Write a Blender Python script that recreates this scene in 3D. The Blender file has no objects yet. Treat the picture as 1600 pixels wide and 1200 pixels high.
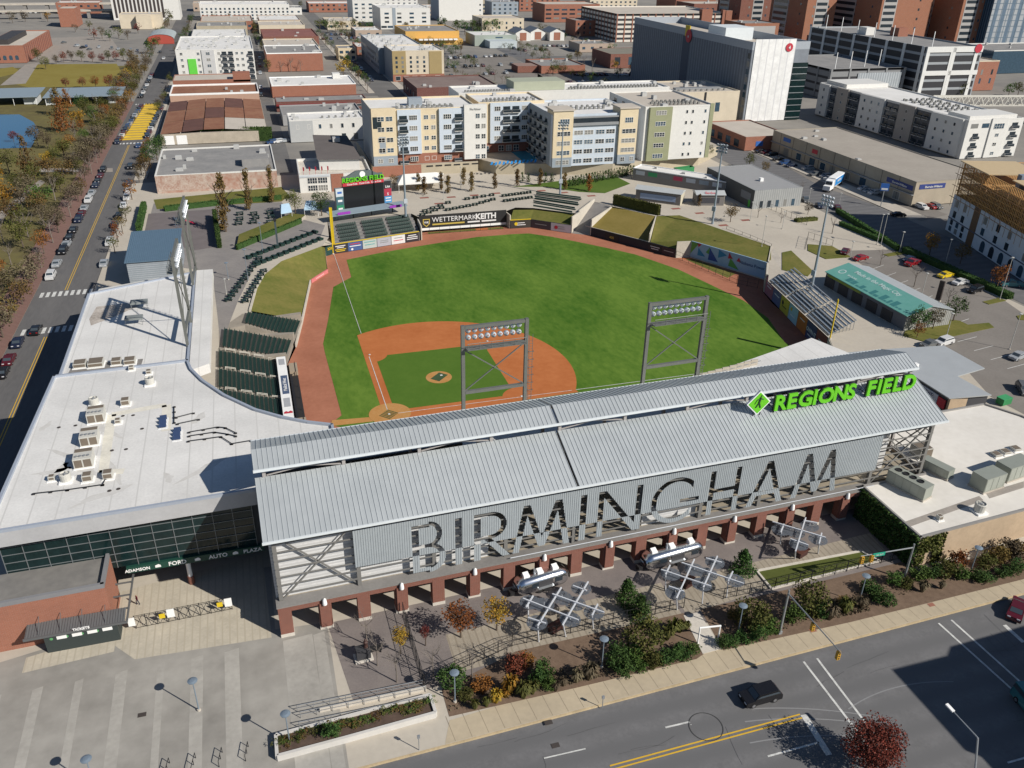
# Aerial view of a downtown ballpark. World: home plate at the origin, +X along the first-base line,
# +Y along the third-base line, z = 0 at the concourse / plaza, the playing field 5 m lower.
import bpy, math, random
from math import sin, cos, pi, radians as R, hypot, atan2
from mathutils import Vector, Matrix
from mathutils.geometry import tessellate_polygon
V = Vector
rnd = random.Random(7)
SC = bpy.context.scene
COL = SC.collection

# ------------------------------------------------------------------ camera (surveyed from the ball field)
FPX, YAW, TH, ROLL = 1315.681, 0.3030238, 0.4894335, 0.0197763
CAM = V((-19.6255, -142.7872, 77.9932))
Fw = V((sin(YAW)*cos(TH), cos(YAW)*cos(TH), -sin(TH)))
r0 = V((cos(YAW), -sin(YAW), 0)); u0 = r0.cross(Fw)
Rt = r0*cos(ROLL) + u0*sin(ROLL); Up = u0*cos(ROLL) - r0*sin(ROLL)
def P(u, v, z=0.0):
    """survey point: photo pixel (1600x1200) -> world point at height z"""
    d = Fw + Rt*((u-800)/FPX) - Up*((v-600)/FPX)
    return CAM + d*((z-CAM.z)/d.z)
def PX(p):
    d = V(p)-CAM; w = d.dot(Fw)
    return 800+FPX*d.dot(Rt)/w, 600-FPX*d.dot(Up)/w
def HT(top, base, zb=0.0):
    """height of a vertical edge whose foot is seen at base and whose top is seen at top"""
    b = P(base[0], base[1], zb); lo, hi = 0.0, 140.0
    for _ in range(40):
        m = (lo+hi)/2
        if PX((b.x, b.y, zb+m))[1] > top[1]: lo = m
        else: hi = m
    return lo
def PV(u, v, o, ang):
    """photo pixel on the vertical plane through o with heading ang -> (distance along it, height)"""
    d = Fw + Rt*((u-800)/FPX) - Up*((v-600)/FPX); nx, ny = -sin(ang), cos(ang)
    t = ((o[0]-CAM.x)*nx+(o[1]-CAM.y)*ny)/(d.x*nx+d.y*ny); p = CAM+d*t
    return (p.x-o[0])*cos(ang)+(p.y-o[1])*sin(ang), p.z
cd = bpy.data.cameras.new('camera'); cam = bpy.data.objects.new('camera', cd); COL.objects.link(cam)
cd.sensor_width = 36; cd.lens = FPX/1600*36; cd.clip_start = 1; cd.clip_end = 12000
cam.matrix_world = Matrix(((Rt.x, Up.x, -Fw.x, CAM.x), (Rt.y, Up.y, -Fw.y, CAM.y), (Rt.z, Up.z, -Fw.z, CAM.z), (0, 0, 0, 1)))
SC.camera = cam

# ------------------------------------------------------------------ light
SUN_EL = R(35.3); SUN_AZ = R(-46.9)             # azimuth measured from +X
w = bpy.data.worlds.new('World'); SC.world = w; w.use_nodes = True
nt = w.node_tree; bg = nt.nodes['Background']
sky = nt.nodes.new('ShaderNodeTexSky'); sky.sky_type = 'NISHITA'; sky.sun_disc = False
sky.sun_elevation = SUN_EL; sky.sun_rotation = pi/2 - SUN_AZ
sky.ozone_density = 3.5; sky.dust_density = .3
nt.links.new(sky.outputs[0], bg.inputs[0]); bg.inputs[1].default_value = 0.06
ld = bpy.data.lights.new('sun', 'SUN'); ld.energy = 5.0; ld.angle = R(0.5); ld.color = (1, 0.945, 0.855)
sun = bpy.data.objects.new('sun', ld); COL.objects.link(sun)
sd = V((cos(SUN_EL)*cos(SUN_AZ), cos(SUN_EL)*sin(SUN_AZ), sin(SUN_EL)))
sun.rotation_euler = sd.to_track_quat('Z', 'Y').to_euler(); sun.location = (200, -300, 300)
SC.view_settings.view_transform = 'Standard'; SC.view_settings.look = 'None'
SC.view_settings.exposure = 0.14; SC.view_settings.gamma = 1

# ------------------------------------------------------------------ materials
MC = {}
def mat(name, c, rough=.75, metal=0., var=.18, sc=.35, c2=None, sc2=3.0, spec=.4, stretch=None, rot=0, objvar=0, bump=0, emit=0, thr=None):
    """procedural surface: two octaves of noise vary the base colour"""
    if name in MC: return MC[name]
    m = bpy.data.materials.new(name); m.use_nodes = True; MC[name] = m
    nt = m.node_tree; L = nt.links; b = nt.nodes['Principled BSDF']
    c = tuple(c)
    b.inputs['Roughness'].default_value = rough; b.inputs['Metallic'].default_value = metal
    b.inputs['Specular IOR Level'].default_value = spec
    geo = nt.nodes.new('ShaderNodeNewGeometry'); vec = geo.outputs['Position']
    if stretch:
        mp = nt.nodes.new('ShaderNodeMapping'); mp.inputs['Scale'].default_value = stretch; mp.inputs['Rotation'].default_value = (0, 0, rot)
        L.new(vec, mp.inputs['Vector']); vec = mp.outputs[0]
    n1 = nt.nodes.new('ShaderNodeTexNoise'); n1.inputs['Scale'].default_value = sc; n1.inputs['Detail'].default_value = 6; n1.inputs['Roughness'].default_value = .65
    n2 = nt.nodes.new('ShaderNodeTexNoise'); n2.inputs['Scale'].default_value = sc2; n2.inputs['Detail'].default_value = 3
    L.new(vec, n1.inputs['Vector']); L.new(vec, n2.inputs['Vector'])
    ad = nt.nodes.new('ShaderNodeMath'); ad.operation = 'MULTIPLY_ADD'; ad.inputs[1].default_value = .45
    L.new(n2.outputs[0], ad.inputs[0]); L.new(n1.outputs[0], ad.inputs[2])
    mr = nt.nodes.new('ShaderNodeMapRange'); lo, hi = thr or (.45, 1.0)
    mr.inputs[1].default_value = lo; mr.inputs[2].default_value = hi
    L.new(ad.outputs[0], mr.inputs[0])
    mx = nt.nodes.new('ShaderNodeMix'); mx.data_type = 'RGBA'
    a_ = c2 if c2 else tuple(x*(1+var) for x in c)
    d_ = c if c2 else tuple(x*(1-var) for x in c)
    mx.inputs[6].default_value = (*d_, 1); mx.inputs[7].default_value = (*a_, 1)
    L.new(mr.outputs[0], mx.inputs[0]); out = mx.outputs[2]
    if objvar:
        oi = nt.nodes.new('ShaderNodeObjectInfo'); hs = nt.nodes.new('ShaderNodeHueSaturation')
        m1 = nt.nodes.new('ShaderNodeMapRange'); m1.inputs[3].default_value = 1-objvar; m1.inputs[4].default_value = 1+objvar
        m2 = nt.nodes.new('ShaderNodeMapRange'); m2.inputs[3].default_value = .5-objvar*.05; m2.inputs[4].default_value = .5+objvar*.05
        L.new(oi.outputs['Random'], m1.inputs[0]); L.new(oi.outputs['Random'], m2.inputs[0])
        L.new(m1.outputs[0], hs.inputs['Value']); L.new(m2.outputs[0], hs.inputs['Hue']); L.new(out, hs.inputs['Color']); out = hs.outputs[0]
    L.new(out, b.inputs['Base Color'])
    if bump:
        bp = nt.nodes.new('ShaderNodeBump'); bp.inputs['Strength'].default_value = bump; bp.inputs['Distance'].default_value = .1
        L.new(n2.outputs[0], bp.inputs['Height']); L.new(bp.outputs[0], b.inputs['Normal'])
    return m
def brick(name, c1, c2, mortar=(.32, .28, .25), bw=.5, rh=.16):
    if name in MC: return MC[name]
    m = mat(name, c1); nt = m.node_tree; L = nt.links; b = nt.nodes['Principled BSDF']
    geo = nt.nodes.new('ShaderNodeNewGeometry'); sp = nt.nodes.new('ShaderNodeSeparateXYZ'); L.new(geo.outputs['Position'], sp.inputs[0])
    s = nt.nodes.new('ShaderNodeMath'); s.operation = 'ADD'; L.new(sp.outputs[0], s.inputs[0]); L.new(sp.outputs[1], s.inputs[1])
    cb = nt.nodes.new('ShaderNodeCombineXYZ'); L.new(s.outputs[0], cb.inputs[0]); L.new(sp.outputs[2], cb.inputs[1])
    bt = nt.nodes.new('ShaderNodeTexBrick'); bt.inputs['Color1'].default_value = (*c1, 1); bt.inputs['Color2'].default_value = (*c2, 1)
    bt.inputs['Mortar'].default_value = (*mortar, 1); bt.inputs['Scale'].default_value = 1; bt.inputs['Mortar Size'].default_value = .012
    bt.inputs['Brick Width'].default_value = bw; bt.inputs['Row Height'].default_value = rh
    L.new(cb.outputs[0], bt.inputs['Vector'])
    old = b.inputs['Base Color'].links[0].from_socket
    mx = nt.nodes.new('ShaderNodeMix'); mx.data_type = 'RGBA'; mx.inputs[0].default_value = .5
    L.new(old, mx.inputs[6]); L.new(bt.outputs[0], mx.inputs[7]); L.new(mx.outputs[2], b.inputs['Base Color'])
    b.inputs['Roughness'].default_value = .85
    return m
def wave(name, c1, c2, period, axis='X', rough=.5, metal=0., sharp=(.35, .65), sub=.12):
    """parallel bands (mowing, board joints, metal ribs) in the surface's own colour"""
    if name in MC: return MC[name]
    m = mat(name, c1, rough, metal); nt = m.node_tree; L = nt.links; b = nt.nodes['Principled BSDF']
    geo = nt.nodes.new('ShaderNodeNewGeometry'); sp = nt.nodes.new('ShaderNodeSeparateXYZ'); L.new(geo.outputs['Position'], sp.inputs[0])
    if axis == 'D':
        s = nt.nodes.new('ShaderNodeMath'); s.operation = 'ADD'; L.new(sp.outputs[0], s.inputs[0]); L.new(sp.outputs[1], s.inputs[1]); src = s.outputs[0]
    else: src = sp.outputs['XYZ'.index(axis)]
    d = nt.nodes.new('ShaderNodeMath'); d.operation = 'MULTIPLY'; d.inputs[1].default_value = 2*pi/period; L.new(src, d.inputs[0])
    q = nt.nodes.new('ShaderNodeMath'); q.operation = 'SINE'; L.new(d.outputs[0], q.inputs[0])
    mr = nt.nodes.new('ShaderNodeMapRange'); mr.inputs[1].default_value = sharp[0]*2-1; mr.inputs[2].default_value = sharp[1]*2-1; L.new(q.outputs[0], mr.inputs[0])
    mx = nt.nodes.new('ShaderNodeMix'); mx.data_type = 'RGBA'
    old = b.inputs['Base Color'].links[0].from_socket
    L.new(mr.outputs[0], mx.inputs[0]); L.new(old, mx.inputs[6]); mx.inputs[7].default_value = (*c2, 1); L.new(mx.outputs[2], b.inputs['Base Color'])
    return m
def flat(name, c, rough=.6, metal=0., var=.06): return mat(name, c, rough, metal, var, .8)

WHITE = flat('white_paint', (.78, .78, .77)); OFFW = flat('off_white', (.66, .64, .6)); BLACKM = flat('black_metal', (.02, .02, .022), .5)
STEEL = mat('galvanised_steel', (.42, .44, .46), .45, .6, .12, 1.); GREYM = flat('grey_metal', (.28, .29, .3), .5, .3)
SILVER = mat('polished_aluminium', (.72, .74, .77), .22, 1., .06, 2.)
GLASS = flat('dark_glass', (.025, .035, .045), .08, 0., .3); GLASSB = flat('blue_glass', (.05, .09, .13), .06, .2, .3)
GLASSG = flat('green_glass', (.007, .02, .021), .12, 0., .35)
TYRE = flat('tyre_rubber', (.015, .015, .016), .9); CHROME = flat('rim_alloy', (.5, .5, .52), .3, .8)
CONC = mat('concrete', (.43, .39, .335), .85, 0, .2, .25, sc2=2.5); CONCD = mat('dark_concrete', (.21, .2, .19), .85, 0, .2, .25)
CONCL = mat('pale_concrete', (.54, .5, .44), .85, 0, .16, .25)
ASPH = mat('asphalt', (.075, .075, .08), .9, 0, .22, .12, sc2=4); ASPHL = mat('worn_asphalt', (.17, .16, .155), .9, 0, .2, .1, sc2=4)
YPAINT = flat('yellow_road_paint', (.62, .38, .03)); WPAINT = mat('white_road_paint', (.55, .55, .53), .8, 0, .25, 1.5)
BRK = brick('red_brick', (.2, .072, .048), (.14, .052, .037)); BRKO = brick('orange_brick', (.3, .115, .07), (.24, .092, .056))
BRKD = brick('dark_red_brick', (.15, .05, .04), (.1, .035, .03)); BRKT = brick('tan_brick', (.42, .3, .2), (.36, .25, .17))
GRASSD = mat('dry_grass', (.085, .105, .022), .95, 0, .25, .12, (.185, .16, .05), 1.2, .1); GRASSG = mat('green_lawn', (.06, .11, .02), .95, 0, .2, .1, (.1, .15, .03), 2, .1)

# ------------------------------------------------------------------ mesh builder
class MB:
    def __init__(s): s.v = []; s.f = []; s.m = []
    def face(s, pts, m=0):
        n = len(s.v); s.v += [tuple(p) for p in pts]; s.f.append(tuple(range(n, n+len(pts)))); s.m.append(m); return s
    def raw(s, vs, fs, m=0):
        n = len(s.v); s.v += [tuple(p) for p in vs]; s.f += [tuple(i+n for i in f) for f in fs]; s.m += [m]*len(fs); return s
    def box(s, x0, y0, z0, x1, y1, z1, m=0):
        return s.raw([(x0,y0,z0),(x1,y0,z0),(x1,y1,z0),(x0,y1,z0),(x0,y0,z1),(x1,y0,z1),(x1,y1,z1),(x0,y1,z1)],
                     [(3,2,1,0),(4,5,6,7),(0,1,5,4),(1,2,6,5),(2,3,7,6),(3,0,4,7)], m)
    def cbox(s, cx, cy, z0, dx, dy, dz, m=0): return s.box(cx-dx/2, cy-dy/2, z0, cx+dx/2, cy+dy/2, z0+dz, m)
    def bar(s, a, b, w, h, m=0, up=(0, 0, 1)):
        a, b = V(a), V(b); d = (b-a).normalized(); u = V(up)
        if abs(d.dot(u)) > .98: u = V((0, 1, 0)) if abs(d.y) < .9 else V((1, 0, 0))
        r = d.cross(u).normalized(); u = r.cross(d)
        q = [r*(-w/2)+u*(-h/2), r*(w/2)+u*(-h/2), r*(w/2)+u*(h/2), r*(-w/2)+u*(h/2)]
        return s.raw([a+k for k in q]+[b+k for k in q], [(0,1,2,3),(7,6,5,4),(0,4,5,1),(1,5,6,2),(2,6,7,3),(3,7,4,0)], m)
    def tube(s, a, b, r, r2=None, n=8, m=0):
        a, b = V(a), V(b); r2 = r if r2 is None else r2; d = (b-a).normalized()
        u = V((0, 0, 1)) if abs(d.z) < .9 else V((1, 0, 0)); x = d.cross(u).normalized(); y = d.cross(x)
        vs = [a+(x*cos(2*pi*i/n)+y*sin(2*pi*i/n))*r for i in range(n)]+[b+(x*cos(2*pi*i/n)+y*sin(2*pi*i/n))*r2 for i in range(n)]
        return s.raw(vs, [(i, (i+1) % n, n+(i+1) % n, n+i) for i in range(n)]+[tuple(range(n-1, -1, -1)), tuple(range(n, 2*n))], m)
    def prism(s, poly, z0, z1, m=0, mt=None, bottom=True):
        p = [(q[0], q[1]) for q in poly]; n = len(p)
        if sum(p[i][0]*p[(i+1) % n][1]-p[(i+1) % n][0]*p[i][1] for i in range(n)) < 0: p = p[::-1]
        vs = [(x, y, z0) for x, y in p]+[(x, y, z1) for x, y in p]
        s.raw(vs, [(i, (i+1) % n, n+(i+1) % n, n+i) for i in range(n)], m)
        tr = tessellate_polygon([[V((x, y, 0)) for x, y in p]])
        def ccw(t):
            a, b, c = (p[i] for i in t); return t if (b[0]-a[0])*(c[1]-a[1])-(b[1]-a[1])*(c[0]-a[0]) > 0 else t[::-1]
        s.raw([(x, y, z1) for x, y in p], [tuple(ccw(t)) for t in tr], m if mt is None else mt)
        if bottom: s.raw([(x, y, z0) for x, y in p], [tuple(ccw(t)[::-1]) for t in tr], m)
        return s
    def lathe(s, prof, n=12, c=(0, 0, 0), m=0):
        vs = [(c[0]+r*cos(2*pi*i/n), c[1]+r*sin(2*pi*i/n), c[2]+z) for r, z in prof for i in range(n)]
        return s.raw(vs, [(k*n+i, k*n+(i+1) % n, (k+1)*n+(i+1) % n, (k+1)*n+i) for k in range(len(prof)-1) for i in range(n)], m)
    def sheet(s, polys, z=None, m=0):
        """flat polygon (first) with holes (rest), facing up"""
        loops = [[V((q[0], q[1], 0)) for q in pl] for pl in polys]; fl = [q for l in loops for q in l]
        zz = [(q[2] if z is None else z) for pl in polys for q in pl]
        fs = []
        for t in tessellate_polygon(loops):
            a, b, c = (fl[i] for i in t); fs.append(tuple(t) if (b.x-a.x)*(c.y-a.y)-(b.y-a.y)*(c.x-a.x) > 0 else tuple(t[::-1]))
        return s.raw([(q.x, q.y, k) for q, k in zip(fl, zz)], fs, m)
    def xf(s, M):
        s.v = [tuple(M @ V(q)) for q in s.v]; return s
    def mesh(s, name, mats, smooth=False):
        me = bpy.data.meshes.new(name); me.from_pydata(s.v, [], s.f)
        for k in (mats if isinstance(mats, (list, tuple)) else [mats]): me.materials.append(k)
        if any(s.m): me.polygons.foreach_set('material_index', s.m)
        if smooth: me.polygons.foreach_set('use_smooth', [True]*len(s.f))
        me.update(); return me
    def ob(s, name, mats, parent=None, loc=None, smooth=False): return link(name, s.mesh(name, mats, smooth), parent, loc)
def link(name, me, parent=None, loc=None, rot=None, scale=None):
    o = bpy.data.objects.new(name, me); COL.objects.link(o)
    if parent: o.parent = parent
    if loc is not None: o.location = loc
    if rot: o.rotation_euler = rot
    if scale: o.scale = scale
    return o
def tag(o, label, cat, group=None):
    o['label'] = label; o['category'] = cat
    if group: o['group'] = group
    return o
def thing(name, label, cat, loc=(0, 0, 0), rz=0, group=None):
    o = bpy.data.objects.new(name, None); COL.objects.link(o); o.location = loc; o.rotation_euler = (0, 0, rz)
    o.empty_display_size = .5
    return tag(o, label, cat, group)
def struct(name, mb, mats, kind='structure'):
    o = mb.ob(name, mats); o['kind'] = kind; return o
def stuff(o): o['kind'] = 'stuff'; return o
KIDS = {}
def kids(o):
    return o.children
def dup(root, loc, rz=None, label=None, group=None, scale=None, swap=None):
    """copy a thing with its parts and sub-parts; swap replaces one material by another on the copied parts"""
    def one(o, par):
        c = o.copy(); COL.objects.link(c)
        if par: c.parent = par
        if swap and c.type == 'MESH':
            for i, sl in enumerate(c.material_slots):
                if sl.material in swap:
                    sl.link = 'OBJECT'; sl.material = swap[sl.material]
        for k in SRC[o.name]: one(k, c)
        return c
    c = one(root, None); c.location = loc
    if rz is not None: c.rotation_euler = (0, 0, rz)
    if scale: c.scale = (scale,)*3 if not hasattr(scale, '__len__') else scale
    if label: c['label'] = label
    if group: c['group'] = group
    return c
SRC = {}
def proto(root):
    """remember the family of a thing that will be copied"""
    def walk(o):
        SRC[o.name] = list(o.children)
        for k in o.children: walk(k)
    walk(root); return root
TXT = {}
def text_mb(body, size, depth=.03, bold=0., shear=0., align='CENTER', spacing=1.0):
    """lettering as mesh data in the XZ plane, facing -Y, baseline at z = 0"""
    k = (body, size, depth, bold, shear, align, spacing)
    if k not in TXT:
        cu = bpy.data.curves.new('lettering', 'FONT'); cu.body = body; cu.size = size; cu.extrude = depth/2; cu.offset = bold; cu.shear = shear
        cu.align_x = align; cu.resolution_u = 3; cu.space_character = spacing
        o = bpy.data.objects.new('lettering', cu); COL.objects.link(o)
        dg = bpy.context.evaluated_depsgraph_get(); me = o.evaluated_get(dg).to_mesh()
        TXT[k] = ([(v.co.x, -v.co.z, v.co.y) for v in me.vertices], [tuple(p.vertices) for p in me.polygons])
        o.evaluated_get(dg).to_mesh_clear(); bpy.data.objects.remove(o); bpy.data.curves.remove(cu)
    mb = MB(); mb.raw(*TXT[k]); return mb
ORD = 'first second third fourth fifth sixth seventh eighth ninth tenth eleventh twelfth thirteenth fourteenth fifteenth sixteenth seventeenth eighteenth nineteenth twentieth'.split()
def nth(i):
    if i < 20: return ORD[i]
    t = ['twenty', 'thirty', 'forty', 'fifty', 'sixty'][(i+1)//10-2]
    return t+'-'+ORD[i % 10] if (i+1) % 10 else {'twenty': 'twentieth', 'thirty': 'thirtieth', 'forty': 'fortieth', 'fifty': 'fiftieth', 'sixty': 'sixtieth'}[t]
def px(pts, z=0.0): return [tuple(P(u, v, z)) for u, v in pts]
# ================================================================== GROUND, STREETS, FIELD
FZ = -5.0; SZ = -.15          # field level, street level
def strip(a, b, w, z, m=None):
    a, b = V((a[0], a[1], 0)), V((b[0], b[1], 0)); d = (b-a).normalized(); n = V((-d.y, d.x, 0))*(w/2)
    return [tuple(a+n)[:2]+(z,), tuple(b+n)[:2]+(z,), tuple(b-n)[:2]+(z,), tuple(a-n)[:2]+(z,)]
HOLE = [(-31.2, -31), (-31.2, 28), (-30.0, 38.6), (-24.6, 45.5), (-22.2, 61.5), (-20.2, 70.4), (-15.2, 79.9), (-3.6, 89.8), (-1, 97), (.2, 113.2),
        (26.5, 114.6), (28, 110.4), (56.5, 110.4), (60.5, 113.4), (66, 111.5), (77.5, 102.6), (88, 114.4), (92, 107.2), (101, 94), (109, 93), (121, 58.6),
        (112.6, 46.2), (107, 37.5), (104.8, 34.3), (98.7, -.3), (96, -6), (76, -31)]
GEXT = 5200
gm = mat('city_ground', (.17, .163, .155), .95, 0, .3, .012, (.29, .27, .24), .09, .2)
g = MB()
g.sheet([[(-GEXT, -1200), (GEXT, -1200), (GEXT, GEXT), (-GEXT, GEXT)], [(-31.3, -32), (-31.3, 114.7), (121.2, 114.7), (121.2, -32)]], SZ-.1)
struct('ground', g, gm)
# raised slab of the ballpark block with the bowl cut out of it
ANG = R(1.4)
def cy(x): return -81.45+.0262*(x+16.6)            # kerb line of the front street
slab = MB(); blk = [(-60.2, cy(-60)), (235, cy(235)), (150, -30), (149.5, 20), (152, 60), (158, 168), (-15, 178), (-60.2, 178)]
blk = [(-60.2, cy(-60)), (157, cy(157)), (157, 168), (-14, 172), (-60.2, 172)]
slab.sheet([blk, HOLE], 0)
for i in range(len(blk)):
    a, b = blk[i], blk[(i+1) % len(blk)]; slab.face([(a[0], a[1], SZ-.2), (b[0], b[1], SZ-.2), (b[0], b[1], 0), (a[0], a[1], 0)])
lcp = MB(); lcp.sheet([px([(238, 412), (228, 362), (240, 318), (440, 316), (462, 340), (508, 352), (500, 372), (440, 398), (400, 412), (372, 470), (345, 540), (332, 425)])], .016); struct('left_concourse_paving', lcp, mat('paving_mauve', (.19, .178, .175), .9, 0, .15, .15, (.27, .25, .235), 1.5, .1))
struct('concourse', slab, mat('concourse_concrete', (.4, .36, .305), .88, 0, .2, .07, (.5, .455, .385), 1.2, .1))
# streets
road = MB(); road.sheet([[(-400, cy(-400)), (700, cy(700)), (700, -135), (-400, -135)]], SZ-.05)
struct('front_street', road, wave('street_asphalt', (.142, .14, .143), (.124, .123, .126), 3.5, 'Y', .88, sharp=(.1, .95)))
road = MB(); road.sheet([[(-73.5, -81), (-60.2, -81), (-60, 900), (-73.5, 900)]], SZ-.05)
struct('park_street', road, mat('park_street_asphalt', (.1, .098, .1), .88, 0, .2, .1, (.155, .15, .148), 2., .1, stretch=(1, .2, 1)))
road = MB(); road.sheet([[(157.2, cy(157)), (178, cy(178)), (181, 260), (192, 620), (176, 620), (163, 260)]], SZ-.05)
struct('warehouse_street', road, MC['street_asphalt'])
road = MB()
road.sheet([[(-14.5, 176), (-5.5, 176), (-4.5, 1000), (-14, 1000)]], SZ-.05); road.sheet([[(50, 301), (65, 302), (64, 1400), (53, 1400)]], SZ-.05)
road.sheet([[(-60, 404), (-14.2, 404), (-14.2, 414), (-60, 414)], ], SZ-.05); road.sheet([[(-4.8, 344), (50, 344), (50, 336), (-4.8, 336)]], SZ-.05)
road.sheet([[(30, 288), (163, 284), (163, 301), (30, 301)]], SZ-.045); road.sheet([[(112, 301), (126, 301), (128, 900), (116, 900)]], SZ-.045)
road.sheet([[(-400, 900), (900, 860), (900, 885), (-400, 925)]], SZ-.045); road.sheet([[(126, 470), (600, 455), (600, 470), (126, 486)]], SZ-.045)
struct('side_streets', road, mat('side_street_asphalt', (.14, .135, .13), .9, 0, .25, .05))
# road paint
pm = MB(); z = SZ-.03
def cross(a, b, n, L, w, along): ...
for y0 in (68.2, 46.0):                                # two ladder crosswalks on the park street
    for k in range(9): pm.box(-72.2+k*1.35, y0, z, -71.45+k*1.35, y0+3.2, z+.004)
for y0 in (238, 330.5): 
    for k in range(9): pm.box(-72.2+k*1.35, y0, z, -71.45+k*1.35, y0+2.6, z+.004)
def ln(a, b, w, mb=None): (mb or pm).face(strip(a, b, w, z+.004))
for a, b, w_ in [((1256, 1032), (1362, 1170), .28), ((1277, 1027), (1385, 1170), .28), ((1467, 972), (1585, 1078), .28), ((1487, 967), (1602, 1070), .28),
                 ((1256, 1115), (1296, 1178), .75), ((1200, 1180), (1280, 1158), .22), ((1040, 1135), (1078, 1126), .22), ((850, 1183), (915, 1168), .16), ((1575, 1190), (1610, 1180), .22),
                 ((1570, 975), (1600, 1002), .55), ((1080, 1130), (1080, 1131), .1)]:
    ln(P(*a), P(*b), w_)
for k in range(5): ln((-66.8, -60+k*0), (-66.8, -60.1), .1)
o = struct('street_markings', pm, WPAINT)
cm = MB(); rc = random.Random(31)
for k in range(24):                                    # tar-sealed cracks and joints of the front street
    x, y = rc.uniform(-12, 75), 0; y = cy(x)-rc.uniform(.8, 22); a_ = rc.choice((0.03, .03, 1.5))+rc.uniform(-.12, .12)
    for j in range(rc.randint(3, 8)):
        x2, y2 = x+cos(a_)*rc.uniform(.5, 1.6), y+sin(a_)*rc.uniform(.5, 1.6); cm.face(strip((x, y), (x2, y2), rc.uniform(.02, .05), z-.003)); x, y, a_ = x2, y2, a_+rc.uniform(-.12, .12)
struct('road_cracks', cm, flat('tar_seal', (.075, .075, .078)))
wm_ = MB()
for (cx_, cy_, r_, a0_, a1_) in ((18, -132, 47, 60, 78), (20, -131, 44, 62, 82), (22, -135, 45, 70, 86), (46, -112, 24, 72, 108)):
    pts_ = [(cx_+r_*cos(R(a0_+(a1_-a0_)*i/14)), cy_+r_*sin(R(a0_+(a1_-a0_)*i/14))) for i in range(15)]
    for a, b in zip(pts_, pts_[1:]): wm_.face(strip(a, b, .16, z-.006))
struct('tyre_tracks', wm_, flat('tyre_scuff', (.22, .22, .225), .9))
ym = MB()
for off in (-.25, .25):
    a, b = P(955, 1199), P(1253, 1118); ym.face([(p[0], p[1]+off, z+.004) for p in (a, b)]+[(p[0], p[1]+off+.18, z+.004) for p in (b, a)])
    ym.box(-66.9+off, -80, z, -66.75+off, 44, z+.004); ym.box(-66.9+off, 72, z, -66.75+off, 236, z+.004)
struct('centre_lines', ym, YPAINT)
# painted street mural: yellow field with grey words
mu = MB(); mu.sheet([[(-70.6, 246), (-62.6, 246), (-59.8, 333), (-67.6, 333)]], z+.004)
mural = struct('street_mural', mu, wave('mural_paint', (.68, .44, .03), (.2, .17, .1), 5.4, 'Y', .9, sharp=(.86, .95)))
# pavements
bm_ = brick('brick_paving', (.2, .115, .095), (.16, .09, .075), (.2, .15, .13), .9, .9)
pv = MB(); pv.prism([(-80, -80), (-73.6, -80), (-73.6, 340), (-80, 340)], SZ-.1, -.02); struct('brick_pavement', pv, bm_)
pv = MB(); pv.prism([(-60.1, 178), (-57, 178), (-57, 404), (-60.1, 404)], SZ-.1, -.02); pv.prism([(-57, 178), (-56, 178), (-56, 190), (-57, 190)], SZ-.1, -.02)
pv.prism([(46.5, 345), (49.8, 345), (49.8, 640), (46.5, 640)], SZ-.1, -.02); pv.prism([(65, 302), (69, 302), (69, 640), (65, 640)], SZ-.1, -.02)
pv.prism([(180, 72), (187, 72), (189, 200), (182, 200)], SZ-.1, -.02)
struct('far_pavements', pv, CONC)
# kerb of the front street and expansion joints of its pavement
kb = MB(); kb.prism([(-60, cy(-60)-.22), (157, cy(157)-.22), (157, cy(157)), (-60, cy(-60))], SZ-.2, .012); struct('kerb', kb, mat('kerb_concrete', (.46, .36, .22), .9, 0, .25, .6))
sw = MB(); sw.sheet([[(-7.2, cy(-7)+.05), (156, cy(156)+.05), (156, -76), (77.5, -76.6), (61.5, -75.2), (38, -75.4), (12, -76.8), (-6, -78.2)]], .012)
struct('pavement', sw, mat('pavement_concrete', (.38, .32, .235), .88, 0, .22, .15, (.5, .42, .3), 1.5, .1))
jt = MB()
for k in range(48):
    x = -6+k*1.9
    jt.face(strip((x, cy(x)+.1), (x-.3, cy(x)+3.6+(1.6 if x > 20 else 0)), .05, .018))
struct('pavement_joints', jt, mat('joint', (.22, .18, .13), .9))
# plaza at the gate: broad light and dark bands of concrete, ribbed strip along the building
pz = MB(); pz.sheet([[(-60, cy(-60)+.2), (-17.6, cy(-17)+.2), (-17.6, -59), (-24, -58.5), (-24, -46), (-44, -46), (-43, -52.5), (-60, -56)]], .006)
struct('gate_plaza', pz, mat('plaza_grey', (.22, .208, .188), .9, 0, .2, .09, (.37, .352, .32), .5, .1))
pz = MB()
for i, (x, w_) in enumerate([(-55, 1.2), (-50.6, 1.1), (-46.2, .9), (-41.6, 1.3), (-37.2, .8), (-33.1, 1.4), (-29.1, 1.7), (-21.2, 3.6), (-18.6, 1.4)]):
    pz.face([(x-w_/2, cy(x)+.4, .012), (x+w_/2, cy(x)+.4, .012), (x+w_/2-.2, -60.5, .012), (x-w_/2-.2, -60.8, .012)])
struct('plaza_bands', pz, mat('plaza_band', (.28, .266, .242), .9, 0, .2, .12, (.43, .41, .372), 1.5, .1))
pz = MB(); pz.sheet([[(-43, -52.2), (-44, -46), (-25, -43), (-24.5, -59.8), (-40.5, -59), (-43, -56)]], .014)
pz.sheet([[(-53, -57.7), (-53, -55.2), (-43, -53.2), (-43, -57)]], .014)
struct('gate_apron', pz, wave('ribbed_concrete', (.45, .405, .325), (.4, .355, .28), .9, 'X', .9, sharp=(.85, .95)))
pz = MB(); pz.sheet([[(-17.6, -59.2), (64, -56.4), (63.4, -71.8), (-11, -73.2), (-16, -72.6)]], .014)
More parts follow.
